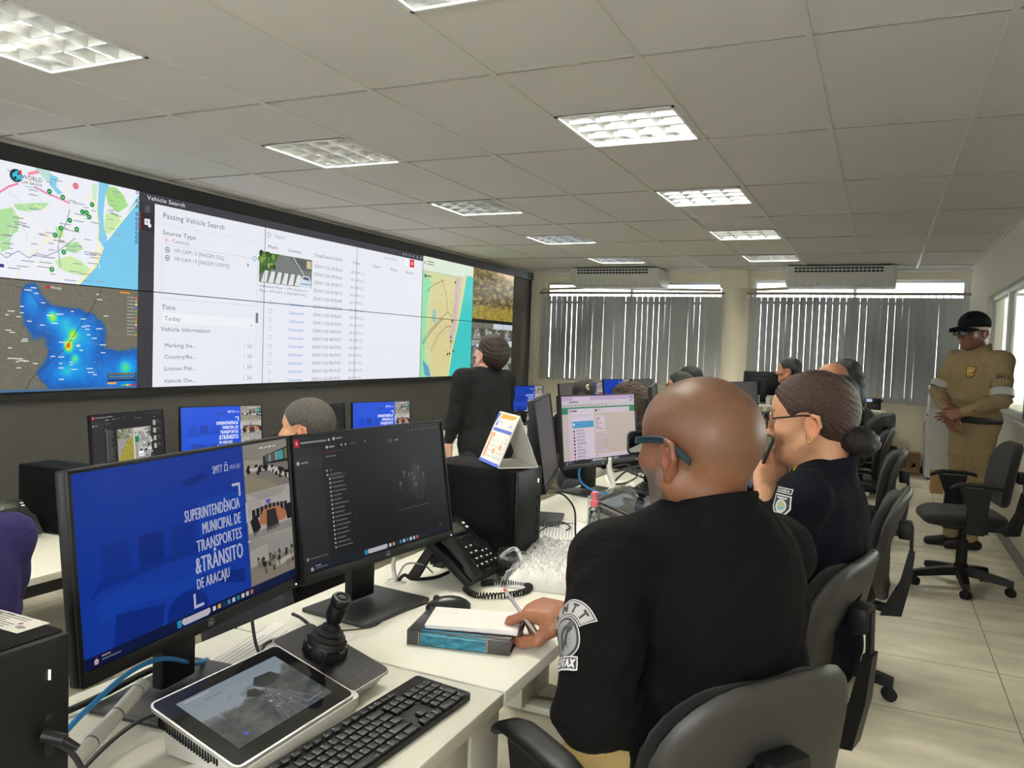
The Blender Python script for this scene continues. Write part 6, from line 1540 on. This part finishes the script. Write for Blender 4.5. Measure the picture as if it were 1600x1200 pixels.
def hair_cap(front=.075, low=-.05, rad=1.0, back=.0, side=.0):
    H = Field(.02); r = rad
    H.ell((-.014, 0, .040), (.106*r, .086*r, .090*r)); H.ell((-.058, 0, .008), (.060*r, .072*r, .074*r), k=.03)
    def cut(G):
        x, y, z = G[..., 0], G[..., 1], G[..., 2]
        # keep above the hairline: forehead at the front, above the ear at the side, low at the nape
        line = np.interp(x, [-.13, -.06, -.035, -.012, .012, .035, .06, .085, .11], [low, low+.005, low+.02, .026+side, .024+side, .012+side, .05, front, front+.02])
        return (line+back-z)*.8
    return H, cut
def glasses(root, HM, org, m_frame, m_lens, round_=False, w_=.026, h_=.019, x0=.108, temple=None, tw=.003, rim=.0016, fat=1.):
    iv = M4.Translation(-org) @ HM; b = MB(); L = MB(); z0 = .003
    for s in (-1, 1):
        pts = []
        for x, y in (rrect(2*w_, 2*h_, .009, 5) if not round_ else [(w_*cos(t), h_*sin(t)) for t in [2*pi*k/24 for k in range(24)]]):
            yy = y; px_ = x0-.10*(abs(s*.034+x)-.012)**2*8; pts.append(iv@V((px_, s*.034+x, z0+yy)))
        b.tube(pts, rim*HM.to_scale().x, n=6, sub=1, closed=True); L.poly(pts)
        o = iv@V((x0-.022, s*(.034+w_), z0+.006)); 
        tp = [o, iv@V((.05, s*(.079*fat+.002), z0+.010)), iv@V((-.005, s*(.0855*fat), z0+.013)), iv@V((-.035, s*(.084*fat+.003), z0+.002)), iv@V((-.062, s*(.078*fat+.003), z0-.020))]
        for k in range(3): b.tube([p+V((0, 0, (k-1)*tw*.7)) for p in tp], tw*.5, n=6, sub=6)
    b.tube([iv@V((x0, -.010, z0+.004)), iv@V((x0+.004, 0, z0+.007)), iv@V((x0, .010, z0+.004))], rim*1.3, n=6)
    g = b.build('glasses', m_frame, root, smooth=60); L.build('lens', m_lens, g, smooth=0); return g
from mathutils.bvhtree import BVHTree
def stick(art, name, target, org, o, ux, uy, m, unit, parent, cells=6, box=(0, 0, 60, 80), eps=.00025, label=None):
    """sew a flat patch onto a garment: every corner is laid on the surface below it"""
    me = target.data; bv = BVHTree.FromPolygons([v.co+org for v in me.vertices], [tuple(p.vertices) for p in me.polygons])
    ux, uy = V(ux).normalized(), V(uy).normalized(); n = ux.cross(uy)*-1; big = Art(); big.L = 0
    nx, ny = cells, cells
    for i in range(nx):
        for j in range(ny):
            c = art.crop((box[0]+(box[2]-box[0])*i/nx, box[1]+(box[3]-box[1])*j/ny, box[0]+(box[2]-box[0])*(i+1)/nx, box[1]+(box[3]-box[1])*(j+1)/ny)); bb = len(big.v)
            big.v += c.v; big.f += [tuple(bb+q for q in fc) for fc in c.f]; big.c += c.c
    cx, cy = (box[0]+box[2])/2, (box[1]+box[3])/2; cache = {}
    def fn(x, y, lft):
        k = (round(x, 3), round(y, 3))
        if k not in cache:
            p = V(o)+ux*(x-cx)*unit+uy*(y-cy)*unit; hit = bv.ray_cast(p+n*.15, -n, .4)
            if hit[0] is None or abs((hit[0]-p).dot(n)) > .06: hit = bv.find_nearest(p)
            cache[k] = (hit[0], hit[1]) if hit[0] is not None else (p, n)
        hp, hn = cache[k]; return hp+n*(.0012+lft)-org
    return big.build(name, fn, m, parent, eps=eps, label=label)
# ------------------------------------------------------------------ the people
c_blk = cloth('shirt_black', (12, 12, 13), sheen=.05); c_navy = cloth('jacket_navy', (13, 16, 23), sheen=.05); c_khaki = cloth('uniform_khaki', (150, 132, 98), .8, .05); c_beige = cloth('trousers_beige', (160, 140, 92), .8, .07)
c_char = cloth('shirt_charcoal', (31, 32, 33), sheen=.08); c_jean = mat('denim_dark', (38, 42, 50), .85, noise=.15, nscale=60, bump=.2, bscale=900); c_ljean = mat('denim_light', (150, 176, 200), .8, noise=.12, nscale=50, bump=.2, bscale=800)
c_purple = cloth('sweater_purple', (44, 40, 84)); c_greyshirt = cloth('shirt_grey', (120, 118, 122)); c_white = cloth('shirt_white', (200, 196, 190))
m_lens = mat('lens_clear', (235, 240, 242), .02, trans=1., ior=1.05); m_lensd = mat('lens_dark', (14, 15, 18), .06, spec=.9)
SK1, SK2, SK3, SK4 = (126, 84, 62), (206, 158, 130), (176, 124, 96), (140, 96, 72)

# bald officer writing at the near desk
hm = handm((-.580, 1.595, .822), (-1, .10, -.02), (0, -.97, -.22), 1.12)
root, shirt, HM, org = figure('person', 'bald officer in a black shirt with arm patches writing, glasses on, seen from behind', dict(
    f=(-.82, .57, 0), nx=.02, nr=.93, head=(-.298, 1.46, 1.228), hf=(-.87, .49, -.06), hs=1.08, fat=1.10, jaw=1.15, hip=(-.215, 1.445, .56), neck=(-.262, 1.475, 1.135), shL=(-.405, 1.318, 1.025), elL=(-.388, 1.172, .83), wrL=(-.33, 1.42, .73),
    shR=(-.178, 1.690, .995), elR=(-.33, 1.80, .81), wrR=(-.560, 1.60, .820), knL=(-.50, 1.42, .56), knR=(-.42, 1.72, .56), anL=(-.56, 1.46, .10), anR=(-.48, 1.76, .10),
    skin=skin_cols((118, 80, 58), scalp=(86, 66, 52), beard=(92, 86, 80), lips=(130, 80, 70)), skinc=(160, 108, 82), bulk=1.06, wid=1.04, h=.0075, hh=.003, fold=.0075, seed=4, arm=1.12, top=c_blk, bottom=c_beige, collh=.045, collz=-.128,
    hands=[dict(m=hm, curl=((26, 34, 16), (44, 52, 30), (54, 60, 35), (58, 62, 35)), thumb=((.028, .030, -.016), (.054, .048, -.036), (.086, .050, -.046), (.113, .043, -.048)), h=.002),
           dict(m=handm((-.34, 1.44, .72), (-.2, .9, -.1), (.8, .2, 0), 1.06, True), h=.004)]))
glasses(root, HM, org, mat('frame_teal', (26, 46, 54), .5, spec=.25), m_lens, w_=.027, h_=.019, tw=.0055, rim=.002, fat=1.10)
G1_, G2_, G3_ = (168, 168, 166), (48, 48, 50), (206, 206, 204)
A = Art()                                     # arm emblem: arch with letters, round badge, ribbon
def arch(r0, r1, a0, a1, col, n=16, cx=30, cy=40):
    for k in range(n):
        t0, t1 = R(a0+(a1-a0)*k/n), R(a0+(a1-a0)*(k+1)/n); A.poly([(cx+r0*cos(t0), cy-r0*sin(t0)), (cx+r1*cos(t0), cy-r1*sin(t0)), (cx+r1*cos(t1), cy-r1*sin(t1)), (cx+r0*cos(t1), cy-r0*sin(t1))], col)
arch(21, 39, 28, 152, G3_); A.up(); arch(22, 38, 29.5, 150.5, G2_); A.up(); arch(23, 37, 31, 149, G1_); A.up()
for k, ch in enumerate('SMTT'):
    t = R(133-29*k); A.text(ch, 30+25.5*cos(t), 40-25.5*sin(t), 9, G2_, al='c', bold=.05, ang=pi/2-t)
A.circ(30, 40, 20, G3_, 30); A.up(); A.circ(30, 40, 19, G2_, 30); A.up(); A.circ(30, 40, 16.5, (140, 140, 138), 30); A.up()
A.poly([(22, 52), (20, 44), (23, 36), (28, 31), (34, 28), (39, 30), (43, 28), (41, 34), (36, 37), (33, 43), (34, 50), (30, 46), (27, 50)], (62, 62, 64)); A.up(); A.poly([(26, 46), (27, 39), (31, 35), (34, 33), (30, 40)], (140, 140, 138)); A.poly([(32, 30), (38, 24), (44, 26), (42, 31)], (84, 84, 84)); A.up()
A.poly([(12, 57), (48, 57), (50, 70), (46, 71), (14, 71), (10, 70)], G3_); A.up(); A.poly([(13, 58.5), (47, 58.5), (48.5, 69), (11.5, 69)], G2_); A.up(); A.text('GOTAX', 30, 68, 8.4, (226, 226, 224), al='c', wid=32, bold=.05)
upv = (V((-.405, 1.318, 1.025))-V((-.405, 1.160, .83))).normalized()
nrm = V((-.42, -.91, .05)); nrm = (nrm-upv*nrm.dot(upv)).normalized()
stick(A, 'arm_patch', shirt, org, V((-.432, 1.19, .935)), upv.cross(nrm), -upv, m_prn, 0.0016, root, 8, (-10, 0, 70, 72), label='grey SMTT and GOTAX arm patch')

# woman with the bun
fW = V((-1, .06, 0))
hl = handm((-.265, 2.225, 1.015), (-.12, .45, .92), (.55, .75, -.2), 1.0, True); hr = handm((-.262, 2.47, 1.05), (-.10, -.42, .9), (-.85, -.5, -.1), .98)
root, shirt, HM, org = figure('person', 'woman in a navy jacket with dark hair bun and black glasses holding a phone', dict(
    f=fW, head=(-.172, 2.345, 1.226), hf=(-.995, .08, -.10), hs=1.05, fem=True, jaw=.9, fat=.98, hip=(-.14, 2.39, .55), neck=(-.125, 2.385, 1.105), shL=(-.170, 2.215, 1.03), elL=(-.235, 2.16, .79), wrL=(-.270, 2.215, .985),
    shR=(-.15, 2.565, 1.015), elR=(-.27, 2.60, .83), wrR=(-.268, 2.485, 1.02), knL=(-.48, 2.33, .55), knR=(-.48, 2.50, .55), anL=(-.5, 2.33, .1), anR=(-.5, 2.5, .1),
    skin=skin_cols((190, 142, 112), lips=(170, 96, 88), brow=(60, 42, 34)), skinc=(206, 156, 126), nail=(236, 220, 210), bulk=1.0, wid=.95, h=.0085, hh=.003, top=c_navy, bottom=c_navy, topname='jacket', collr=.066, collh=.02, fold=.006,
    hands=[dict(m=hl, curl=((8, 12, 8), (12, 14, 10), (16, 18, 10), (22, 20, 12)), thumb=((.030, .030, -.012), (.052, .050, -.020), (.076, .052, -.030), (.098, .044, -.034))), dict(m=hr, curl=((30, 60, 40), (45, 70, 45), (60, 70, 45), (65, 70, 45)), thumb=((.03, .028, -.012), (.055, .042, -.03), (.076, .036, -.044), (.094, .026, -.048)))]))
H, cut = hair_cap(.078, -.085, 1.03); m_brn = hairm('hair_brown', (54, 36, 28), (1, .15, 1))
headpart('hair', H, .004, HM, org, m_brn, root, disp=lambda P: .0012*np.sin((P[:, 2]*1.0-P[:, 0]*.8+.02*wobble(P, 20, 2))*420)*np.clip(1, 0, 1), cut=cut)
H = Field(.02); H.ell((-.122, .0, -.062), (.046, .050, .036)); H.ell((-.10, 0, -.045), (.03, .05, .03)); headpart('hair_bun', H, .004, HM, org, hairm('hair_bun_black', (22, 18, 18), (1, .2, 1)), root, disp=lambda P: .003*np.sin(np.linalg.norm(P-np.array((-.13, 0, -.04)), axis=1)*500+P[:, 1]*90))
glasses(root, HM, org, mat('frame_black', (16, 16, 18), .3), m_lens, round_=True, w_=.024, h_=.022, tw=.002, rim=.0024)
b = MB(); iv = M4.Translation(-org) @ HM
b.tube([iv@V((-.008+.004*cos(t)*1.2, .084+.002*sin(t), -.044+.011*sin(t))) for t in [2*pi*k/14 for k in range(14)]], .0024, n=8, sub=2, closed=True); b.build('earring', mat('gold', (226, 190, 120), .25, metal=1.), root, smooth=60)
b = MB(); p0, p1 = V((-.155, 2.30, 1.083)), V((-.175, 2.20, 1.068)); d = (p1-p0).normalized()
b.tube([V((-.185, 2.335, 1.098))-org, V((-.20, 2.28, 1.095))-org, V((-.195, 2.23, 1.080))-org], .0035, n=6); b.build('shoulder_piping', mat('piping_yellow', (214, 168, 40), .5), root, smooth=60)
A = Art(); A.poly([(6, 0), (54, 0), (54, 14), (6, 14)], (220, 222, 222)); A.up(); A.rect(8, 2, 52, 12, (40, 44, 52)); A.up(); A.text('GUARDA', 30, 10, 6, (220, 222, 222), al='c', wid=34, bold=.03)
A.poly([(4, 18), (56, 18), (58, 50), (46, 68), (30, 76), (14, 68), (2, 50)], (222, 224, 224)); A.up(); A.poly([(7, 21), (53, 21), (54, 49), (44, 64), (30, 71), (16, 64), (6, 49)], (34, 38, 46)); A.up(); A.circ(30, 46, 17, (200, 206, 206), 20); A.up(); A.circ(30, 46, 12, (170, 176, 150), 18); A.up(); A.rect(22, 48, 38, 54, (110, 170, 200)); A.poly([(24, 46), (30, 36), (36, 46)], (196, 176, 110)); A.rect(14, 24, 46, 28, (206, 210, 210)); A.rect(18, 62, 42, 65, (206, 210, 210))
stick(A, 'arm_patch', shirt, org, V((-.235, 2.135, 1.022)), V((.80, -.60, .0)), V((-.1, -.1, -1)), m_prn, .00105, root, 7, (0, 0, 60, 78), label='white shield arm patch')
t = thing('smartphone', 'black smartphone held up by the woman with the bun', 'phone', (-.292, 2.285, 1.105)); Mx = M4((V((-.25, .9, .1)).normalized(), V((.35, -.02, .93)).normalized(), V((.9, .3, -.3)).normalized())).transposed().to_4x4()
xx = V((.35, -.93, -.05)).normalized(); yy = V((.32, .08, .94)); yy = (yy-xx*yy.dot(xx)).normalized(); zz = xx.cross(yy); Mx = M4((xx, yy, zz)).transposed().to_4x4()
b = MB(); b.prism(rrect(.075, .155, .01), -.004, .004, Mx, bev=.0015); b.build('body', m_blk2, t); b = MB(); b.prism(rrect(.069, .149, .008), .0041, .0046, Mx); b.build('glass', m_glass, t)
H = Field(.012); H.ell((0, 0, 0), (.022, .016, .014)); H.ell((.012, .008, .012), (.014, .014, .012)); v, q = H.mesh(.004, lambda P: .003*wobble(P, 200, 3)); o = build_surface('tissue', [(v, q, None, None)], m_paper, None, (0, 0, 0)); o.location = (-.292, 2.395, 1.135); tag(o, 'crumpled white tissue held to the mouth of the woman with the bun', 'tissue')

# standing officer in khaki
hz = handm((.545, 6.595, 1.035), (-.93, .05, -.30), (-.2, .1, .9), 1.05, True); hz2 = handm((.458, 6.66, 1.03), (.18, -.30, -.92), (.5, -.6, .3), 1.05)
fO = V((-.80, -.60, 0))
root, shirt, HM, org = figure('person', 'standing officer in khaki uniform with black cap and sunglasses, hands clasped', dict(
    f=fO, head=(.610, 6.872, 1.628), hf=(-.80, -.60, -.06), hs=1.05, fat=1.12, jaw=1.15, hip=(.655, 6.875, .93), neck=(.640, 6.895, 1.500), shL=(.795, 6.755, 1.415), elL=(.80, 6.66, 1.14), wrL=(.565, 6.598, 1.045),
    shR=(.535, 7.04, 1.415), elR=(.405, 6.985, 1.17), wrR=(.450, 6.68, 1.06), knL=(.690, 6.815, .50), knR=(.575, 6.90, .50), anL=(.665, 6.80, .10), anR=(.545, 6.88, .10), toeL=(-.9, -.35, 0), toeR=(-.9, -.2, 0),
    skin=skin_cols((116, 78, 60), lips=(104, 66, 58)), skinc=(134, 92, 70), bulk=1.14, wid=1.06, h=.009, hh=.004, top=c_khaki, bottom=c_khaki, arm=1.12, fold=.008, hem=.04, collr=.072, collh=.03,
    hands=[dict(m=hz, curl=((15, 25, 15),)*4, h=.003), dict(m=hz2, curl=((30, 45, 25),)*4, h=.003)]))
iv = M4.Translation(-org) @ HM; m_cap = cloth('cap_black', (17, 17, 19))
H = Field(.015); H.ell((-.012, 0, .058), (.114, .098, .098)); headpart('cap', H, .005, HM, org, m_cap, root, cut=lambda G: .040-G[..., 2]-.12*np.maximum(0, -G[..., 0]-.02))
b = MB(); rows = []
for k in range(9):
    u = k/8; x = .075+.105*u; rows.append([iv@V((x-.05*(s*s), s*(.088-.016*u*u), .055-.018*u-.030*s*s)) for s in [q/6 for q in range(-6, 7)]])
top_ = rows; bot_ = [[p+V((0, 0, -.004)) for p in r] for r in rows]
b.loft(top_, caps=False, closed=False); b.loft(bot_, caps=False, closed=False); b.loft([top_[-1], bot_[-1]], caps=False, closed=False); b.build('cap_visor', m_cap, root, smooth=60)
glasses(root, HM, org, m_blk2, m_lensd, w_=.028, h_=.020, tw=.004, rim=.0025, x0=.112)
b = MB(); ring = lambda rx, ry, z, n=30: [(V((.655, 6.875, z))+fO*rx*cos(t)+V((-fO.y, fO.x, 0))*ry*sin(t)-org) for t in [2*pi*k/n for k in range(n)]]
b.loft([ring(.156, .205, .955), ring(.162, .211, .960), ring(.162, .211, 1.0), ring(.156, .205, 1.005)], caps=False); be = b.build('belt', m_blk2, root, smooth=50)
b = MB(); b.box(V((.655, 6.875, .98))+fO*.163-org, (.05, .012, .04), rot=atan2(fO.y, fO.x)+pi/2, bev=.003); b.build('buckle', m_gry, be)
m_refl = mat('reflective_tape', (196, 196, 190), .35)
def cuff(name, a, b0, u0, u1, r, m, par=None):
    a, b0 = V(a), V(b0); d = (b0-a); rot = look(d); M_ = M4.Translation(a-org) @ rot.to_4x4(); Lg = d.length; bb = MB()
    bb.lathe([(r-.004, Lg*u0), (r, Lg*u0+.003), (r, Lg*u1-.003), (r-.004, Lg*u1)], M_, 26); return bb.build(name, m, par or root, smooth=50)
cuff('reflective_band', (.795, 6.755, 1.415), (.80, 6.66, 1.14), .72, .92, .077, m_refl); cuff('reflective_band', (.535, 7.04, 1.415), (.405, 6.985, 1.17), .72, .92, .077, m_refl)
cuff('reflective_band', (.690, 6.815, .50), (.665, 6.80, .10), -.02, .14, .080, m_refl); cuff('reflective_band', (.575, 6.90, .50), (.545, 6.88, .10), -.02, .14, .080, m_refl)
A = Art(); A.poly([(10, 2), (50, 2), (56, 12), (52, 60), (30, 76), (8, 60), (4, 12)], (30, 28, 26)); A.up(); A.poly([(13, 6), (47, 6), (51, 14), (48, 57), (30, 70), (12, 57), (9, 14)], (214, 176, 40)); A.up(); A.poly([(17, 12), (43, 12), (43, 48), (30, 56), (17, 48)], (190, 150, 70)); A.circ(30, 28, 9, (226, 206, 150)); A.rect(26, 22, 34, 46, (120, 90, 60)); A.up(); A.rect(14, 58, 46, 62, (30, 28, 26))
stick(A, 'chest_badge', shirt, org, V((.60, 6.76, 1.33))+V((.03, 0, 0)), V((.6, -.8, 0)), V((0, 0, -1)), m_prn, .00125, root, 5, (0, 0, 60, 78), label='yellow shield chest badge')
A = Art(); A.rect(0, 0, 70, 40, (156, 130, 88)); A.up(); A.text('SMTT', 35, 30, 16, (34, 34, 36), al='c', wid=52, bold=.05); A.rect(12, 6, 48, 10, (60, 56, 48))
stick(A, 'sleeve_print', shirt, org, V((.795, 6.66, 1.31)), V((1, -.12, 0)), V((0, 0, -1)), m_prn, .0017, root, 5, (0, 0, 70, 40), label='dark SMTT sleeve lettering')
b = MB()
for s in (1, -1):
    q = V((.64, 6.895, 1.49))+V((-fO.y, fO.x, 0))*s*.135-org; b.box(q+V((0, 0, -.018)), (.055, .11, .016), rot=M4.Rotation(atan2(fO.y, fO.x), 4, 'Z') @ M4.Rotation(-s*R(24), 4, 'X'), bev=.005)
b.build('epaulette', cloth('epaulette_khaki', (128, 108, 74)), root)
b = MB(); b.box(V((.70, 6.74, .70))-org, (.12, .03, .16), rot=atan2(fO.y, fO.x)-R(30), bev=.01); b.build('cargo_pocket', c_khaki, root)

# man in black looking up at the video wall
fB = V((-.88, .47, 0))
root, shirt, HM, org = figure('person', 'standing man in black shirt leaning back to look up at the video wall', dict(
    f=fB, head=(-2.375, 4.752, 1.345), hf=(-.80, .38, .46), hup=(.35, -.15, .9), hs=1.06, hip=(-2.36, 4.70, .70), neck=(-2.39, 4.715, 1.235), shL=(-2.475, 4.565, 1.175), elL=(-2.500, 4.52, .935), wrL=(-2.535, 4.50, .77), floor=ZLOW,
    shR=(-2.325, 4.885, 1.165), elR=(-2.36, 4.96, .93), wrR=(-2.47, 4.96, .75), knL=(-2.44, 4.60, .22), knR=(-2.40, 4.78, .22), anL=(-2.42, 4.60, ZLOW+.1), anR=(-2.38, 4.78, ZLOW+.1),
    skin=skin_cols((222, 176, 156), lips=(190, 110, 104)), skinc=(216, 168, 146), bulk=1.1, wid=.98, h=.010, hh=.004, top=c_char, bottom=c_jean, fold=.008, hem=-.10, shoe=m_blk2, collr=.062, collh=.022,
    extra=[((-2.36, 4.70, .74), (.155, .20, .17), np.array([fB, V((-fB.y, fB.x, 0)), (0, 0, 1)]).T)],
    hands=[dict(m=handm((-2.538, 4.498, .735), (-.08, .0, -1), (-.9, .4, 0), 1.08, True), curl=((30, 40, 25),)*4, h=.003), dict(m=handm((-2.475, 4.96, .735), (-.2, 0, -1), (-.9, -.3, 0), 1.05), h=.004)]))
H, cut = hair_cap(.085, -.075, 1.07); headpart('hair', H, .005, HM, org, hairm('hair_dark_brown', (44, 34, 28)), root, disp=lambda P: .004*ridges(P, (0, .3, 1), 260, 3)-.002, cut=cut)
glasses(root, HM, org, m_blk2, m_lens, w_=.024, h_=.015)

# grey-haired man at the lower desk
fG = V((-.94, -.33, 0))
root, shirt, HM, org = figure('person', 'grey haired man in profile with a small black microphone at his mouth', dict(
    f=fG, head=(-2.095, 2.545, 1.040), hf=(-.95, -.30, -.04), hs=.95, fat=1.02, hip=(-1.95, 2.55, .30), neck=(-2.05, 2.555, .885), shL=(-2.03, 2.36, .82), elL=(-2.12, 2.32, .56), wrL=(-2.36, 2.36, .55), floor=ZLOW,
    shR=(-2.12, 2.74, .82), elR=(-2.24, 2.74, .56), wrR=(-2.46, 2.66, .55), knL=(-2.36, 2.36, .27), knR=(-2.40, 2.52, .27), anL=(-2.36, 2.36, ZLOW+.1), anR=(-2.4, 2.52, ZLOW+.1),
    skin=skin_cols((212, 160, 130), lips=(180, 110, 100), brow=(80, 72, 66)), skinc=(206, 156, 128), h=.011, hh=.0035, top=c_blk, bottom=c_jean, hands=[dict(m=handm((-2.38, 2.36, .55), (-1, 0, 0), (0, 1, 0), 1.04, True), h=.005), dict(m=handm((-2.48, 2.66, .55), (-1, 0, 0), (0, -1, 0), 1.04), h=.005)]))
H, cut = hair_cap(.072, -.075, 1.035); headpart('hair', H, .004, HM, org, mat('hair_salt_pepper', (74, 70, 66), .55, noise=.9, nscale=320, bump=.7, bscale=300, stretch=(1, 1, .4)), root, disp=lambda P: .0016*wobble(P, 420, 6), cut=cut)
iv = M4.Translation(-org) @ HM; b = MB(); b.ell(iv@V((.138, .024, -.030)), (.019, .019, .021), n=12); b.tube([iv@V((.112, .03, -.068)), iv@V((.07, .072, -.05)), iv@V((0, .088, -.01))], .0022, n=6); b.build('microphone', m_blk2, root, smooth=60)

def sitter(label, head, yaw, fl, skin, top, bottom, hair, hs=1.05, group=None, hyaw=None, fem=False, extra_hair=None, res=.013, lean=.0, drop=0., wid=.95, hup=None, colr=True, bulk=1.):
    """someone seated further off: same build, simple pose with the forearms on the desk"""
    a = R(yaw); f = V((cos(a), sin(a), 0)); l = V((-f.y, f.x, 0)); h = V(head); n = h+V((0, 0, -.155))-f*.03; hip = V((n.x, n.y, 0))-f*(.05+lean); hip.z = max(fl+.50, n.z-.58)
    q = lambda s, df, dl, z: V((n.x, n.y, 0))+f*df+l*(s*dl)+V((0, 0, z))
    ha = R(hyaw if hyaw is not None else yaw); hf = V((cos(ha), sin(ha), 0))
    z0 = n.z
    sp = dict(f=f, head=h, hf=hf, hs=hs, fem=fem, hip=hip, neck=n, floor=fl, skin=skin_cols(skin, lips=(mixc(skin, (190, 90, 90), .5))), skinc=skin, top=top, bottom=bottom, h=res, hh=.0048, group=group, wid=wid, bulk=bulk, collar=colr)
    if hup: sp['hup'] = hup
    for s, k in ((1, 'L'), (-1, 'R')):
        sp['sh'+k] = q(s, 0, .185, z0-.075); sp['el'+k] = q(s, .10, .23, z0-.32); sp['wr'+k] = q(s, .32, .15, max(fl+.77, z0-.36)); sp['kn'+k] = V((hip.x, hip.y, 0))+f*.44+l*(s*.10)+V((0, 0, fl+.52)); sp['an'+k] = V((hip.x, hip.y, 0))+f*.46+l*(s*.10)+V((0, 0, fl+.10))
    sp['hands'] = [dict(m=handm(sp['wr'+k]+f*.01, f, l*(-s), 1.02, s > 0), h=.006) for s, k in ((1, 'L'), (-1, 'R'))]
    root, shirt, HM, org = figure('person', label, sp)
    if hair:
        H, cut = hair_cap(hair.get('front', .078), hair.get('low', -.085), hair.get('rad', 1.05), back=hair.get('back', 0))
        headpart('hair', H, .0055, HM, org, hair['m'], root, disp=hair.get('disp', lambda P: .002*wobble(P, 160, 3)), cut=cut)
        if hair.get('more'): headpart('hair_length' if not hair.get('curl') else 'hair_curls', hair['more'](), .006, HM, org, hair['m'], root, disp=hair.get('disp2', lambda P: .003*wobble(P, 120, 5)))
    return root, shirt, HM, org
m_hb = hairm('hair_black', (24, 22, 22), noise=.3)
sitter('person in a purple sweater and pale jeans cut by the left edge', (-2.275, 1.255, 1.03), 182, ZLOW, SK3, c_purple, c_ljean, dict(m=m_hb), wid=1.05, bulk=1.05)
def ponytail():
    H = Field(.02); H.chain([(-.08, 0, .03), (-.12, 0, -.02), (-.115, 0, -.12), (-.10, 0, -.22)], [.04, .04, .035, .02]); return H
def longhair():
    H = Field(.03); H.chain([(-.07, 0, .05), (-.11, 0, -.06), (-.12, 0, -.2), (-.12, 0, -.32)], [.075, .075, .075, .05]); H.cone((-.03, .07, .02), (-.06, .085, -.2), .03); H.cone((-.03, -.07, .02), (-.06, -.085, -.2), .03); return H
def curls():
    H = Field(.03); H.chain([(-.05, 0, .06), (-.13, 0, .0), (-.17, 0, -.14), (-.16, 0, -.24)], [.085, .085, .09, .05]); H.ell((-.04, .05, .03), (.07, .06, .07)); H.ell((-.04, -.05, .03), (.07, .06, .07)); return H
root, s_, HM, org = sitter('person seen from behind with black hair and a pale flower clip', (-2.255, 6.30, 1.02), 100, ZLOW, SK3, c_blk, c_jean, dict(m=m_hb, more=ponytail, rad=1.1), fem=True)
iv = M4.Translation(-org) @ HM; b = MB()
for k in range(7): b.ell(iv@V((-.115+random.uniform(-.01, .01), -.04+.016*random.uniform(-1.2, 1.2), .065+.016*random.uniform(-1, 1))), (.012, .012, .010), n=8)
b.build('hair_clip', mat('clip_cream', (236, 214, 170), .4), root, smooth=60)
sitter('person with long dark curly hair fading to blond, turned to the left', (-1.62, 5.40, 1.035), 170, ZLOW+.12, SK2, c_white, c_jean, dict(m=mat('hair_curly', (66, 50, 38), .6, noise=.6, nscale=9, bump=.8, bscale=120), more=curls, curl=True, rad=1.12, disp=lambda P: .008*wobble(P, 190, 3), disp2=lambda P: .012*wobble(P, 170, 5)), fem=True)
root, s_, HM, org = sitter('woman with pink rimmed glasses looking left beyond the bald head', (-1.60, 6.93, 1.095), 185, 0, SK2, c_char, c_jean, dict(m=m_hb, more=ponytail), fem=True, hyaw=192)
glasses(root, HM, org, mat('frame_pink', (150, 50, 90), .3), m_lens, round_=True, w_=.026, h_=.023, tw=.003, rim=.0034)
sitter('dark haired person whose head peeks over the woman in pink glasses', (-1.74, 7.95, 1.135), 195, 0, SK2, c_blk, c_jean, dict(m=m_hb), fem=True)
sitter('dark haired person hidden behind the hair of the woman with the bun', (-.86, 8.55, 1.255), 176, 0, SK3, c_char, c_jean, dict(m=m_hb), res=.015)
sitter('person in a grey shirt with dark hair right behind the bun', (-.245, 5.20, 1.165), 178, 0, SK3, c_greyshirt, c_jean, dict(m=m_hb), res=.013, lean=-.06)
sitter('distant bald man with a shiny scalp beyond the grey shirt', (-.345, 6.55, 1.235), 182, 0, (176, 124, 92), c_char, c_jean, None, res=.015)
root, shirt, HM, org = sitter('person in a black shirt with white back lettering and long dark hair', (-.30, 7.65, 1.26), 150, 0, SK3, c_blk, c_jean, dict(m=m_hb, more=longhair), fem=True, res=.013, wid=1.1, bulk=1.05)
A = Art(); A.text('TR...', 0, 20, 14, (226, 226, 226), bold=.04) if False else A.text('TRÂNSITO', 45, 34, 13, (226, 226, 226), al='c', wid=76, bold=.04); A.ring(45, 8, 6, 8, (220, 220, 220)); A.poly([(30, 16), (36, 4), (40, 6), (34, 18)], (220, 220, 220)); A.poly([(60, 16), (54, 4), (50, 6), (56, 18)], (220, 220, 220))
bd = V((cos(R(150)), sin(R(150)), 0)); stick(A, 'back_print', shirt, org, V((-.30, 7.65, .99))-bd*.1, V((bd.y, -bd.x, 0))*1, V((0, 0, -1)), m_prn, .0034, root, 5, (0, 0, 90, 40), label='white lettering on the back')
